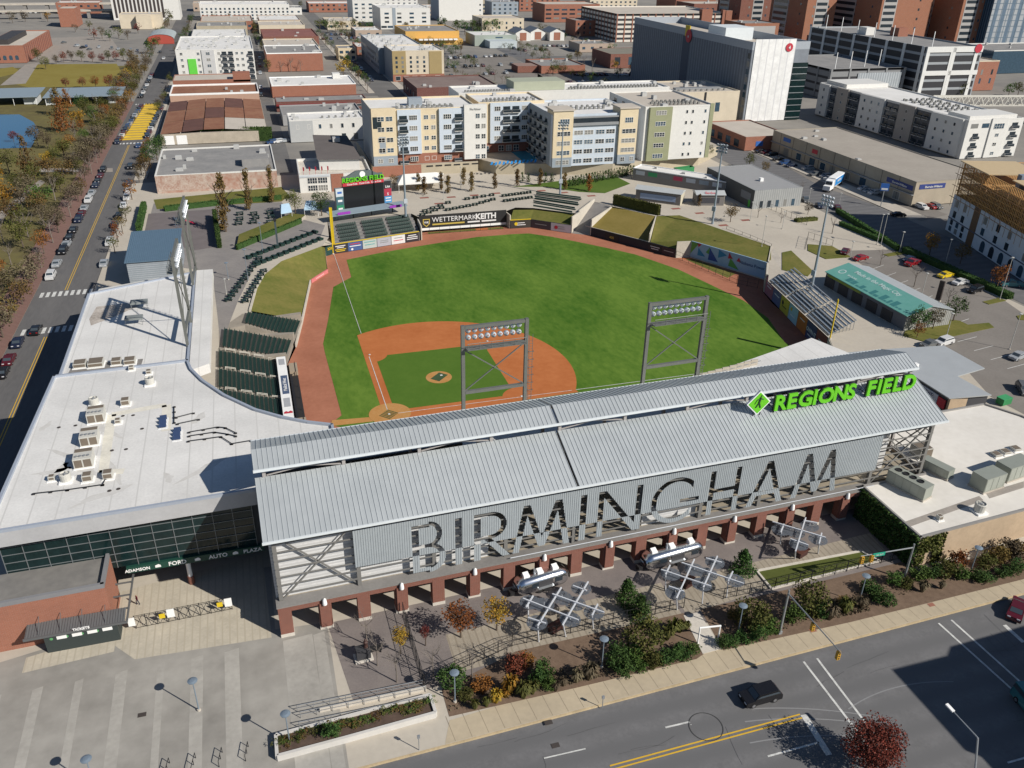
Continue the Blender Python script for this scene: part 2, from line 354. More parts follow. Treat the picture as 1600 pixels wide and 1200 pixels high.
struct('food_court', pz, mat('paver_mauve', (.16, .14, .135), .9, 0, .15, .2, (.235, .205, .19), 4, .1))
pz = MB(); pz.sheet([[(-3.5, -65.3), (27, -63.8), (27, -71), (-3.6, -71.6)]], .02); pz.sheet([[(27.6, -64.3), (62, -62.3), (61.6, -66.3), (27.6, -70.4)]], .02)
struct('food_court_boards', pz, wave('board_paving', (.31, .27, .215), (.24, .205, .16), .9, 'X', .9, sharp=(.8, .95)))

# ------------------------------------------------------------------ playing field
FIELD = [(-15.4, 1.8), (-15.6, -12), (-13, -24), (-2, -31), (76, -31), (96, -6), (98.9, -.4), (102.4, 9.4), (103.4, 16.1), (104.9, 30.7), (107.0, 39), (112.2, 46.4), (100.5, 68.6),
         (96.2, 69.1), (91, 76.9), (79.5, 94.6), (88.4, 107), (85.6, 109), (74.3, 98.2), (63.8, 107.2), (57, 107.5), (56.6, 110.3), (28, 110.3), (27.2, 103),
         (26.4, 102.6), (-.2, 96.6), (-2.5, 95.2), (-3.3, 81.6), (-8.5, 74.6), (-12.6, 49), (-15.2, 35.5), (-17.6, 27), (-17.6, 3)]
fm = MB(); fm.sheet([FIELD], FZ)
struct('warning_track', fm, mat('clay_track', (.29, .115, .07), .95, 0, .15, .1, (.41, .175, .11), 1.2, .1))
s_ = 13.04
gl = px([(534, 649), (507.5, 550), (505, 537), (513, 499), (521, 448.5), (549, 433), (541.5, 406), (590, 396), (640, 387), (690, 379), (745, 370.5), (800, 366), (826, 364.8), (862, 370), (900, 377.5), (946, 387), (992, 397.5), (1014, 405), (1060, 421), (1100, 440), (1162, 470), (1200, 497), (1226, 535)], FZ)
gl = [(p[0], p[1]) for p in gl]+[(96, 2.5), (90, -1.5), (60, -7), (36, -11), (20, -10), (4.2, -12), (-11.6, -1.0)]
gm_ = MB(); gm_.sheet([gl], FZ+.03)
gmat = mat('turf', (.043, .112, .011), .95, 0, .2, .075, (.118, .2, .03), 1.1, .1, stretch=(1, .5, 1), rot=R(35), thr=(.52, .92))
struct('outfield_grass', gm_, gmat)
th = [2*pi*i/96 for i in range(96)]
a0 = atan2(38.9-s_, -s_); a1 = atan2(-s_, 38.9-s_)
arc = [(s_+28.96*cos(t), s_+28.96*sin(t)) for t in [a1+(a0-a1)*i/60 for i in range(61)]]
di = MB(); di.sheet([[(-1.1, -2.5)]+[(arc[0][0]+.2, -1.1)]+arc+[(-1.1, arc[-1][1]-.6), ]], FZ+.05)
dirtm = mat('infield_dirt', (.37, .112, .034), .95, 0, .13, .1, (.48, .17, .06), .9, .15)
struct('infield_dirt', di, dirtm)
# infield grass square with rounded corners at the bases
b = 27.43; q = []
def co(cx, cy_, r, t0, t1, n=8): return [(cx+r*cos(t0+(t1-t0)*i/n), cy_+r*sin(t0+(t1-t0)*i/n)) for i in range(n+1)]
q = [(1.3, 4.2), (4.2, 1.3)]
q += [(b-4.6, 1.3)]+co(b, 0, 4.2, R(163), R(107), 6)+[(b-1.3, 4.6)]
q += [(b-1.3, b-4.6)]+co(b, b, 4.0, R(253), R(197), 6)+[(b-4.6, b-1.3)]
q += [(4.6, b-1.3)]+co(0, b, 4.2, R(-17), R(-73), 6)+[(1.3, b-4.6)]
ig = MB(); ig.sheet([q], FZ+.07); struct('infield_grass', ig, mat('infield_turf', (.066, .135, .018), .95, 0, .12, .2, (.088, .16, .024), 1, .1))
cl = MB(); ring = lambda cx, cy_, r: [(cx+r*cos(t), cy_+r*sin(t)) for t in th]
cl.sheet([ring(0.2, 0.2, 4.1)], FZ+.08); cl.sheet([ring(12.72, 12.72, 2.75)], FZ+.09)
cl.sheet([[(-11.4, -1.6), (-3.4, -1.9), (-3.4, -.2), (-11.0, .6)]], FZ+.06)
struct('home_circle', cl, mat('mound_clay', (.42, .2, .06), .95, 0, .12, .5, (.47, .26, .1), 2, .1))
tp = MB(); M_ = Matrix.Translation((12.9, 12.9, 0)) @ Matrix.Rotation(R(45), 4, 'Z')
tb = MB(); tb.box(-1.8, -1.1, FZ+.1, 1.6, 1.1, FZ+.12); tb.xf(M_); tp.raw(tb.v, tb.f)
struct('mound_cover', tp, mat('cover_green', (.04, .075, .03), .9))
fl = MB()
fl.sheet([strip((-.05, 1.5), (-.05, 26.4), .14, 0)], FZ+.09); fl.sheet([strip((-.05, 38.9), (-.05, 96.4), .11, 0)], FZ+.1)
fl.sheet([strip((1.5, -.05), (38, -.05), .14, 0)], FZ+.09); fl.sheet([strip((38.9, -.05), (98.5, -.05), .16, 0)], FZ+.1)
fl.cbox(12.9+.5, 12.9+.5, FZ+.12, .5, .5, .04)
for bx, by in ((b-.2, .2), (b, b), (.2, b-.2), (0, 0)): fl.cbox(bx, by, FZ+.09, .42, .42, .06)
struct('foul_lines', fl, WPAINT)
bb = MB()                                              # striped board over the batter's area
for k in range(6):
    t_ = MB(); t_.box(-1.5+k*.5, -1.3, FZ+.09, -1.2+k*.5, 1.3, FZ+.11); t_.xf(Matrix.Rotation(R(45), 4, 'Z')); bb.raw(t_.v, t_.f)
struct('batter_boards', bb, mat('board_olive', (.1, .1, .03), .9))

pi_ = MB()
for u, v in ((663, 309), (705, 308), (741, 305), (775, 302), (846, 298), (881, 301), (924, 306), (686, 318), (1056, 326), (1093, 333), (1130, 352), (1165, 344)): c = P(u, v); pi_.box(c.x-1.5, c.y-.8, 0, c.x+1.5, c.y+.8, .012)
struct('paving_insets', pi_, mat('inset_clay', (.26, .1, .075), .9))
# ------------------------------------------------------------------ bowl: banks, retaining walls, terraces
def slope(name, pts, m): mb = MB(); mb.sheet([pts]); return struct(name, mb, m)
slope('lawn_bank', [(-24, 47, .03), (-22.2, 61.5, .03), (-20.2, 70.2, .03), (-15.3, 79.8, .03), (-3.9, 89.4, .03), (-2.6, 94.6, -2.2), (-3.5, 82.0, -4.0), (-8.8, 74.0, -4.1), (-13.2, 48.6, -4.1)], GRASSD)
slope('lawn_bank', [(57, 107.7, -2.3), (63.8, 107.4, -2.3), (74.2, 98.6, -2.3), (77.3, 102.4, -.5), (66, 111.3, -.5), (59.5, 112.5, -.5)], GRASSD)
slope('lawn_bank', [(79.7, 94.8, -2.3), (91.2, 77.2, -2.3), (100.9, 93.6, .02), (91.8, 107, .02)], mat('golden_lawn', (.17, .135, .035), .95, 0, .2, .12, (.24, .185, .06), 1.5, .1))
slope('lawn_bank', [(91.6, 76.9, -2.3), (96.4, 69.3, -2.4), (100.5, 68.9, -.05), (112.2, 46.9, -.05), (114.5, 48.4, .02), (121, 58.6, .02), (109, 93, .02), (101.4, 93.6, .02)], GRASSD)
ww = MB()
def wall(a, b, z0, z1, t=.3, mb=None): (mb or ww).bar((a[0], a[1], (z0+z1)/2), (b[0], b[1], (z0+z1)/2), t, z1-z0)
wall((-15.2, 35.4), (-12.8, 48.6), FZ, -4.0); wall((-12.8, 48.6), (-8.6, 74.4), FZ, -3.9)
wall((-24.1, 46.8), (-13.0, 48.5), -4.9, -3.9, .25); wall((-24.3, 47), (-22.4, 61.5), -.9, .35, .5); wall((-22.4, 61.5), (-20.3, 70.3), -.9, .3, .5)
ww.face([(-2.4, 95.2, FZ), (-3.4, 81.8, FZ), (-3.4, 81.8, -4), (-2.5, 95, -2.2)])
ww.face([(-.2, 97, FZ), (.2, 113.2, FZ), (.2, 113.2, 0), (-3.8, 89.8, 0), (-.2, 96.8, -2.2)])
wall((27.3, 103), (27.8, 111.5), FZ, -.6, .35); wall((57, 107.6), (56.6, 113), FZ, -.6, .35)
wall((74.4, 98.4), (78.3, 102.6), FZ, .3, .4); wall((78.3, 102.6), (88.2, 114.2), FZ, .9, .4); wall((79.6, 94.8), (92, 107.2), FZ, .25, .4)
wall((78.4, 96.6), (91.2, 77.2), -2.4, -2.2, .2); wall((91.3, 77.2), (101.1, 93.6), -2.6, .15, .3)
wall((96.3, 69.2), (100.5, 68.7), FZ, -.05, .3); wall((107.2, 38.6), (112.3, 46.4), FZ, .1, .5); wall((112.8, 47), (121, 58.6), -.8, .25, .3)
ww.face([(112.2, 46.4, FZ), (100.5, 68.6, FZ), (100.5, 68.6, -.05), (112.2, 46.4, -.05)][::-1])
for a, b_ in (((-31.2, -31), (-31.2, 28)), ((-2, -31), (76, -31)), ((76, -31), (96, -6)), ((96, -6), (98.7, -.3))): wall(a, b_, FZ, 0, .2)
struct('retaining_walls', ww, mat('cast_concrete', (.5, .46, .39), .85, 0, .15, .4))
rp = MB(); rp.face([(74.6, 98.2, FZ+.02), (79.6, 94.7, FZ+.02), (92, 107, -.02), (88.2, 114.2, -.02)]); struct('tunnel_ramp', rp, CONCD)
lw = MB(); lw.face([(112.4, 46.2, -.02), (107.2, 38.2, -.02), (113.5, 36, .02), (121.2, 58.6, .02), ]); struct('stair_landing', lw, CONC)
# seating terraces on the third-base side: 14 steps down towards the field
NR = 14; XB, XF = -31.0, -19.8
tr = MB()
for i in range(NR):
    x0 = XB+(XF-XB)*i/NR; x1 = XB+(XF-XB)*(i+1)/NR
    tr.box(x0, -25, FZ, x1, 26.5, -.29*i-.02)
def row_line(i, sec):                                  # end points of seat row i in an angled section
    (a, b, c, d) = sec; t = (i+.5)/NR
    return V(a).lerp(V(b), t), V(d).lerp(V(c), t)
S2 = ((-30.4, 27.6), (-17.6, 27.4), (-15.6, 36.6), (-30, 38)); S1 = ((-25.6, 39.2), (-15.2, 37.6), (-12.9, 47.2), (-24.6, 46))
for sec in (S2, S1):
    for i in range(NR):
        a, b_, c, d = [V(k) for k in sec]; t0, t1 = i/NR, (i+1)/NR
        p = [a.lerp(b_, t0), a.lerp(b_, t1), d.lerp(c, t1), d.lerp(c, t0)]
        tr.prism([(k.x, k.y) for k in p], FZ, -.29*i-.02)
tr.prism([(-31, 26.5), (-30.4, 27.6), (-30, 38), (-25.6, 39.2), (-24.6, 46), (-26, 46), (-31.2, 38)], FZ, .01)
tr.prism([(-30, 38), (-15.6, 36.6), (-15.2, 37.6), (-25.6, 39.2)], FZ, -2.2); tr.prism([(-24.6, 46), (-12.9, 47.2), (-12.9, 48.5), (-24.2, 47)], FZ, -2.0)
tr.prism([(-30.9, 26.5), (-17.6, 26.5), (-17.6, 27.4), (-30.4, 27.6)], FZ, -2.2)
struct('seating_terrace', tr, mat('terrace_tan', (.27, .24, .2), .9, 0, .2, .4))
# left-field seating terrace and centre-field terraces
tr = MB()
for i in range(6):
    y0 = 98.2+i*2.3; tr.prism([(.3, y0-1.2), (26.6, y0+4.6), (26.8, y0+7), (.4, y0+1.2)], FZ, -2.3+i*.36)
tr.prism([(.2, 110), (26.5, 114.6), (26, 116.5), (.2, 113.5)], FZ, -.02)
struct('left_field_terrace', tr, CONCD)
# ================================================================== STADIUM BUILDINGS
CA = R(1.3); CO = (-23.3, -60.2, 0)
ROOF = mat('seam_metal_roof', (.42, .45, .465), .42, .35, .1, .06, (.54, .57, .58), .5, .1)
CORR = flat('corrugated_screen', (.4, .44, .465), .45, .25)
GIRT = flat('steel_frame_grey', (.2, .195, .185), .6, .2)
cano = thing('grandstand_canopy', 'long grandstand with two-tier grey ribbed metal roof, cut-out letter screen and brick arcade', 'grandstand', CO, CA)
def LC(x, y, z): return Matrix.Translation(CO) @ Matrix.Rotation(CA, 4, 'Z') @ V((x, y, z))
def ribbed(name, x0, x1, prof, t=.12, rib=.61, parent=cano):
    """sheet roof with real standing seams; prof = [(y, z), ...] from eave to ridge"""
    mb = MB()
    for (ya, za), (yb, zb) in zip(prof, prof[1:]):
        mb.raw([(x0,ya,za),(x1,ya,za),(x1,yb,zb),(x0,yb,zb),(x0,ya,za-t),(x1,ya,za-t),(x1,yb,zb-t),(x0,yb,zb-t)],
               [(0,1,2,3),(7,6,5,4),(0,4,5,1),(2,6,7,3),(1,5,6,2),(3,7,4,0)])
        n = V((0, -(zb-za), yb-ya)).normalized()
        n = n if n.z > 0 else -n
        k = int((x1-x0)/rib)
        for i in range(k+1):
            x = x0+.05+i*(x1-x0-.1)/k
            mb.bar(V((x, ya, za))+n*.03, V((x, yb, zb))+n*.03, .05, .07, up=n)
    return mb.ob(name, ROOF, parent)
LOW = [(-.45, 15.4), (8.0, 18.9)]; UPF = [(7.5, 20.35), (10.4, 21.55)]; UPB = [(10.4, 21.55), (15.6, 19.7)]
XM = 38.75
for a, b in ((-.55, XM), (XM+.28, 98.2)):
    ribbed('lower_roof', a, b, LOW); ribbed('upper_roof', a, b, UPF+UPB[1:])
mb = MB()
mb.box(-.6, -.62, 15.12, 98.3, -.42, 15.42); mb.box(-.6, 7.3, 20.05, 98.3, 7.5, 20.38); mb.box(-.6, 15.55, 19.45, 98.3, 15.75, 19.72)
mb.ob('gutter', flat('gutter_white', (.62, .66, .68), .5), cano)
colx = [.6+9.69*k for k in range(11)]
for i, x in enumerate(colx):
    mb = MB(); mb.box(x-.25, 1.1, 4.95, x+.25, 1.6, 15.6); mb.ob('column', GIRT, cano)
    mb = MB(); mb.bar((x, 0, 15.1), (x, 8.2, 18.6), .3, .5); mb.bar((x, 7.6, 19.9), (x, 10.4, 21.1), .3, .45); mb.bar((x, 10.4, 21.1), (x, 15.6, 19.3), .3, .45)
    mb.bar((x, 8.1, 5), (x, 8.1, 20.2), .42, .42); mb.bar((x, 14.4, 5), (x, 14.4, 19.7), .42, .42); mb.ob('roof_truss', flat('truss_grey', (.33, .31, .3)), cano)
    if i < 10 and i not in (1, 8):
        x2 = colx[i+1]
        if i in (0, 9) or i % 2 == 0:
            mb = MB(); mb.bar((x+.3, 8.1, 19.0), (x2-.3, 8.1, 20.2), .14, .14); mb.bar((x+.3, 8.1, 20.2), (x2-.3, 8.1, 19.0), .14, .14); mb.ob('clerestory_brace', flat('truss_grey', (.33, .31, .3)), cano)
for i in (0, 9):
    a, b = colx[i], colx[i+1]
    mb = MB(); mb.bar((a+.2, 1.2, 5.1), (b-.2, 1.2, 14.6), .18, .18); mb.bar((a+.2, 1.45, 14.6), (b-.2, 1.45, 5.1), .18, .18); mb.ob('cross_brace', GIRT, cano)
    mb = MB(); mb.bar((a if i == 0 else b, 1.6, 14.2), (a if i == 0 else b, 8.1, 5.2), .18, .18); mb.ob('cross_brace', GIRT, cano)
for k in range(7):
    zz = 6.1+k*1.27
    mb = MB(); mb.box(.4, 1.0, zz-.07, 97.7, 1.14, zz+.07); mb.box(.5, 1.6, zz-.06, .62, 8.1, zz+.06); mb.box(97.5, 1.6, zz-.06, 97.62, 8.1, zz+.06); mb.ob('girt', GIRT, cano)
# ---- screen of corrugated strips: letters are cut out of the band above zsplit and solid below it
def band(x0, z0, x1, z1, wd): return ('s', x0, z0, x1, z1, wd)         # sloping stroke, wd = horizontal width
ZB, ZT = 5.5, 12.95; Hh = ZT-ZB
def arcs(cx, cz, rx, rz, wd, t0, t1): return ('a', cx, cz, rx, rz, wd, t0, t1)
def rect(x0, z0, x1, z1): return ('r', x0, z0, x1, z1)
zm = ZB+Hh*.54
LET = []
LET += [rect(17.1, ZB, 18.0, ZT), rect(17.9, ZT-.55, 19.4, ZT), rect(17.9, zm-.28, 19.4, zm+.28), rect(17.9, ZB, 19.4, ZB+.55), arcs(19.3, (ZT+zm)/2, 1.7, (ZT-zm)/2+.3, .7, -90, 90), arcs(19.3, (ZB+zm)/2, 2.1, (zm-ZB)/2+.3, .75, -90, 90)]
LET += [rect(22.7, ZB, 23.6, ZT)]
LET += [rect(25.2, ZB, 26.1, ZT), rect(26.0, ZT-.6, 27.6, ZT), rect(26.0, zm-.8, 27.6, zm-.2), arcs(27.5, (ZT+zm-.8)/2, 2.1, (ZT-zm+.8)/2, .75, -90, 90), band(26.4, zm-.6, 29.1, ZB, 1.0)]
LET += [band(30.5, ZB, 31.9, ZT, .85), band(37.7, ZB, 36.4, ZT, .85), band(31.9, ZT, 34.1, ZB+.4, .9), band(34.1, ZB+.4, 36.3, ZT, .9)]
LET += [rect(39.9, ZB, 40.8, ZT)]
LET += [rect(42.5, ZB, 43.35, ZT), rect(48.15, ZB, 49.0, ZT), band(42.5, ZT, 47.9, ZB, 1.1)]
LET += [arcs(54.2, (ZB+ZT)/2, 3.75, Hh/2+.05, .8, 38, 318), rect(54.9, 8.6, 57.9, 9.25), ]
LET += [rect(59.4, ZB, 60.25, ZT), rect(63.5, ZB, 64.35, ZT), rect(60.2, zm-.32, 63.6, zm+.32)]
LET += [band(65.9, ZB, 68.5, ZT, .9), band(71.05, ZB, 68.5, ZT, .9), rect(67.0, 7.2, 70.9, 7.8)]
LET += [band(73.5, ZB, 75.0, ZT, .85), band(80.4, ZB, 79.0, ZT, .85), band(75.0, ZT, 77.0, ZB+.5, .9), band(77.0, ZB+.5, 79.0, ZT, .9)]
def spans(x):
    out = []
    for L in LET:
        if L[0] == 'r':
            if L[1] <= x <= L[3]: out.append((L[2], L[4]))
        elif L[0] == 's':
            _, x0, z0, x1, z1, wd = L
            # x between xc(z) and xc(z)+wd where xc runs x0..x1
            if abs(x1-x0) < 1e-6: continue
            ta, tb = (x-x0)/(x1-x0), (x-wd-x0)/(x1-x0); lo, hi = min(ta, tb), max(ta, tb); lo, hi = max(lo, 0), min(hi, 1)
            if lo < hi: out.append(tuple(sorted((z0+(z1-z0)*lo, z0+(z1-z0)*hi))))
        else:
            _, cx, cz, rx, rz, wd, t0, t1 = L
            dx = x-cx
            if abs(dx) >= rx: continue
            zo = rz*math.sqrt(1-(dx/rx)**2); ri, rzi = rx-wd, rz-wd*.85
            zi = rzi*math.sqrt(1-(dx/ri)**2) if abs(dx) < ri else 0.0
            for a, b in ((zi, zo), (-zo, -zi)):
                m = (a+b)/2; th_ = math.degrees(atan2(m/rz, dx/rx)) % 360
                lo, hi = t0 % 360, t1 % 360
                ok = (lo <= th_ <= hi) if lo < hi else (th_ >= lo or th_ <= hi)
                if ok: out.append((cz+a, cz+b))
    out.sort(); res = []
    for a, b in out:
        if res and a <= res[-1][1]+.01: res[-1] = (res[-1][0], max(b, res[-1][1]))
        else: res.append((a, b))
    return res
LB = [15, 22, 24.4, 30.25, 39.2, 41.6, 49.7, 58.6, 65.1, 72.7, 99]; MIDS = [34.5, 45.6, 61.9, 69, 77]
scr = MB(); lets = [MB() for _ in range(10)]; dx = .1; x = 9.9; i = 0
while x < 87.9:
    xc = x+dx/2; zs = 8.25-(x-9.9)*.006; top = 13.95
    yy = .70 if i % 3 else .66
    sp = spans(xc); gaps = []; z0 = zs
    for a, b in sp:
        if b <= zs: continue
        if a > z0: gaps.append((z0, a))
        z0 = max(z0, b)
    if z0 < top: gaps.append((z0, top))
    for a, b in gaps: scr.box(x, yy, a, x+dx, yy+.05, b)
    for a, b in sp:
        if a < zs: lets[max(0, sum(1 for e in LB if e <= xc)-1)].box(x, yy, a, x+dx, yy+.05, min(b, zs))
    x += dx; i += 1
scr.ob('letter_screen', CORR, cano); [l_.ob('letter_foot', CORR, cano) for l_ in lets]
# ---- brick arcade
ar = MB(); cp = MB()
for k in range(19):
    x = 4.845*k
    if x > 88: break
    pr_ = MB(); pr_.box(x, 0, .5, x+1.6, 1.3, 4.35)
    if k % 2 == 1: pr_.box(x+.15, -.22, .5, x+1.45, 0, 4.3)
    po = pr_.ob('brick_pier', BRK, cano)
    bs = MB(); bs.box(x-.04, -.05, 0, x+1.64, 1.35, .5); bs.ob('pier_base', CONCL, po)
ar.box(0, .02, 4.0, 88.6, .8, 4.78); cp.box(-.1, -.1, 4.78, 88.6, 1.0, 4.95)
ar.ob('arcade_beam', BRK, cano)
cp.box(-.1, 1.0, 4.8, 88.6, 1.75, 4.9); cp.ob('arcade_ledge', CONCD, cano)
for k in range(9):
    mb = MB(); mb.lathe([(0, 1.0), (.22, .8), (.3, .2), (.3, 0)], 10, (4.845*(2*k+1)+.8, -.3, 4.25)); mb.ob('lamp_hood', WHITE, cano, smooth=True)
rl = MB(); rl.tube((30, .1, 5.35), (88, .1, 5.35), .06); rl.ob('rail', flat('rail_grey', (.5, .52, .55)), cano)
# ---- inside: deck, side and back walls
mb = MB(); mb.box(0, 1.75, 4.5, 98, 15.2, 4.86); mb.ob('deck', mat('deck_tan', (.3, .26, .2), .8), cano)
wallm = wave('siding_white', (.6, .6, .6), (.5, .5, .5), .5, 'Z', .6)
mb = MB(); mb.box(.0, 1.95, 4.87, 27.5, 2.2, 14.6); mb.ob('suite_wall', wallm, cano)
mb = MB(); mb.box(50, 1.95, 4.87, 58.5, 2.2, 7.6); mb.ob('suite_wall', wallm, cano)
mb = MB(); mb.box(77, 4.4, 4.87, 93, 4.7, 14.9); mb.ob('suite_wall', wallm, cano)
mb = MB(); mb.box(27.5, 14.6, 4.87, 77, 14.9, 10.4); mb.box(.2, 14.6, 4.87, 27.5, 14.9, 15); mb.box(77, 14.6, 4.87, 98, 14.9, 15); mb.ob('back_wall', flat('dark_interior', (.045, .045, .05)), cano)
mb = MB(); mb.box(0, 15.2, 0, 98, 15.6, 4.5); mb.ob('concourse_wall', CONCD, cano)
# ---- rooftop sign
GRN = flat('sign_green', (.12, .48, .012), .6); 
sg = thing('rooftop_sign', 'lime green word sign with diamond emblem on the lower canopy roof', 'sign', LC(0, 5.3, 0), CA)
xx = 71.2
WORDS = 'REGIONS FIELD'
adv = {'R': 2.05, 'E': 1.85, 'G': 2.35, 'I': .95, 'O': 2.45, 'N': 2.35, 'S': 1.85, 'F': 1.75, 'L': 1.7, 'D': 2.1, ' ': 1.55}
tot = sum(adv[c] for c in WORDS); k_ = 24.6/tot
for ch in WORDS:
    if ch != ' ':
        t = text_mb(ch, 3.35, .3, .1, .0, 'LEFT'); t2 = MB(); t2.raw(t.v, t.f); t2.xf(Matrix.Translation((xx, 0, 18.3)))
        lo = t2.ob('sign_letter', [GRN], sg)
        bk = text_mb(ch, 3.35, .3, .16, 0, 'LEFT'); b2 = MB(); b2.raw(bk.v, bk.f); b2.xf(Matrix.Translation((xx, .25, 18.27))); b2.ob('letter_back', BLACKM, lo)
        for q_ in (.25, adv[ch]*k_*.7):
            lg = MB(); lg.box(xx+q_, .1, 17.3, xx+q_+.1, .2, 18.6); lg.bar((xx+q_, .2, 18.4), (xx+q_, 2.2, 18.6), .07, .07); lg.ob('letter_leg', BLACKM, lo)
    xx += adv[ch]*k_
def diamond(r, y0, y1, cx, cz):
    mb = MB(); a = [(cx, cz+r), (cx-r, cz), (cx, cz-r), (cx+r, cz)]
    vs = [(x, y0, z) for x, z in a]+[(x, y1, z) for x, z in a]
    return mb.raw(vs, [(0,1,2,3),(7,6,5,4)]+[(i, 4+i, 4+(i+1) % 4, (i+1) % 4) for i in range(4)])
dm = diamond(1.95, 0, .3, 68.6, 19.95).ob('diamond_border', WHITE, sg); diamond(1.72, -.04, .02, 68.6, 19.95).ob('diamond_face', GRN, dm)
pl = MB()                                             # small swinging batter emblem
for a, b, r_ in [((68.75, 20.9), (68.6, 20.1), .16), ((68.6, 20.1), (68.9, 19.2), .11), ((68.6, 20.1), (68.15, 19.3), .11), ((68.7, 20.7), (68.2, 20.5), .08), ((68.2, 20.5), (67.9, 19.9), .06), ((68.7, 20.7), (69.25, 20.5), .08)]:
    pl.tube((a[0], -.06, a[1]), (b[0], -.06, b[1]), r_, n=6)
pl.lathe([(0, .15), (.15, 0), (0, -.15)], 8, (68.85, -.06, 21.1)); pl.ob('player_emblem', flat('emblem_dark', (.02, .06, .02)), dm)
for x in (68.0, 69.1): lg = MB(); lg.box(x, .1, 17.2, x+.1, .2, 18.6); lg.ob('diamond_leg', BLACKM, dm)

# ---- light frames
def light_frame(label, p0, p1, z0, z1, face):
    a, b = V((p0[0], p0[1], 0)), V((p1[0], p1[1], 0)); d = b-a; Lx = d.length; rz = atan2(d.y, d.x)
    t = thing('light_tower', label, 'light tower', (a.x, a.y, z0), rz, 'field light frames'); H = z1-z0
    for x in (0, Lx):
        mb = MB(); mb.box(x-.24, -.24, 0, x+.24, .24, H); mb.ob('leg', STEELG, t)
    for zz in (H-.3, H-3.4, 2.9):
        mb = MB(); mb.box(.28, -.22, zz-.22, Lx-.28, .22, zz+.22); mb.ob('cross_beam', STEELG, t)
    mb = MB(); mb.bar((.2, .05, 3.1), (Lx-.2, .05, H-3.6), .14, .14); mb.bar((.2, -.1, H-3.6), (Lx-.2, -.1, 3.1), .14, .14); mb.ob('cross_brace', STEELG, t)
    mb = MB(); mb.box(.3, -face*.9-.45, H-3.2, Lx-.3, -face*.9+.45, H-3.12); mb.tube((.3, -face*1.3, H-2.2), (Lx-.3, -face*1.3, H-2.2), .04, n=6)
    for i in range(6): x = .4+i*(Lx-.8)/5; mb.tube((x, -face*1.3, H-3.1), (x, -face*1.3, H-2.2), .04, n=6)
    mb.ob('catwalk', STEELG, t)
    lad = MB()
    for x in (Lx+.45, Lx+.95): lad.box(x-.03, -.03, 0, x+.03, .03, H-2.5)
    for i in range(int((H-3)/.4)): lad.box(Lx+.45, -.02, .3+i*.4, Lx+.95, .02, .34+i*.4)
    for i in range(int((H-5)/1.2)): lad.box(Lx+.3, -.4, 2+i*1.2, Lx+1.05, -.36, 2.06+i*1.2); lad.box(Lx+.3, -.4, 2+i*1.2, Lx+.34, .0, 2.06+i*1.2); lad.box(Lx+1.03, -.4, 2+i*1.2, Lx+1.07, .0, 2.06+i*1.2)
    lad.ob('ladder', STEELG, t)
    for r_ in range(2):
        for i in range(9):
            x = .9+i*(Lx-1.8)/8; zz = H-.95-r_*1.05
            mb = MB(); mb.lathe([(.1, -.25), (.28, -.12), (.42, .3), (.4, .32)], 10); mb.xf(Matrix.Translation((x, face*.35, zz)) @ Matrix.Rotation(R(face*-115), 4, 'X'))
            mb.ob('floodlight', LAMPW, t, smooth=True)
    return t
STEELG = mat('tower_steel', (.17, .175, .16), .55, .35, .12, .6); LAMPW = flat('lamp_reflector', (.62, .66, .7), .25, .3)
light_frame('steel light frame over the canopy, left of the pair above home plate', (4.4, -43.5), (13.4, -43.3), 19.3, 32.3, 1)
light_frame('steel light frame over the canopy, nearer the green rooftop sign', (31.9, -42.9), (41.0, -42.6), 19.3, 32.5, 1)
light_frame('steel light frame at the edge of the low white roof, nearest the condenser racks', (-34.9, 6.5), (-34.6, 16.8), 10.9, 28.0, -1)
light_frame('steel light frame at the edge of the low white roof beside the blue shed', (-34.8, 37.1), (-34.5, 46.9), 9.1, 27.8, -1)

# ---- white-roofed club building on the left
WR = wave('white_membrane', (.62, .61, .59), (.53, .52, .5), 3.05, 'X', .7, sharp=(.985, .998))
for n_ in WR.node_tree.nodes:
    if n_.type == 'TEX_NOISE' and n_.inputs['Scale'].default_value < 1: n_.inputs['Scale'].default_value = .09
WRB = mat('white_membrane_dull', (.5, .49, .46), .7, 0, .12, .25, (.6, .59, .56), 1.2, .1)
COPE = flat('coping_blue_grey', (.36, .4, .47), .5, .2)
conc_ = [(-33.9, -6.2), (-33.2, -9.8), (-31.3, -14.5), (-28, -20.4), (-23.6, -26.2), (-20, -29.4), (-16.4, -31.9), (-12.9, -33.7)]
mainp = [(-55.6, -48.6), (-24.6, -47.8), (-12.9, -46.2)]+conc_[::-1]+[(-54.4, -6.8)]
club = thing('club_building', 'wide white flat-roofed club building with glass front beside the canopy', 'building', (0, 0, 0))
def roofed(parent, poly, z0, z1, wallm_, roofm, par=.35, pw=.4, copm=None, name='roof'):
    mb = MB(); mb.prism(poly, z0, z1-.02); mb.ob('wall', wallm_, parent)
    r_ = MB(); r_.sheet([poly], z1); ro = r_.ob(name, roofm, parent)
    pr = MB()
    for i in range(len(poly)):
        a, b = V((*poly[i], z1+par/2)), V((*poly[(i+1) % len(poly)], z1+par/2)); d = (b-a).normalized(); nn = V((d.y, -d.x, 0))
        pr.bar(a-d*.0-nn*(pw/2), b+d*.0-nn*(pw/2), pw, par+.04)
    pr.ob('parapet', copm or COPE, parent); return ro
FASC = mat('fascia_grey', (.42, .42, .43), .55, .1, .1, .3)
roofed(club, mainp, 11.9, 14.0, FASC, WR)
mb = MB(); mb.prism([(-54.6, -46.9), (-25.2, -46.9), (-14, -45.8), (-16, -33), (-33.5, -12), (-34.5, -7), (-54, -7.2)], 4.9, 11.88); mb.ob('upper_floor', flat('floor_dark', (.05, .055, .06)), club)
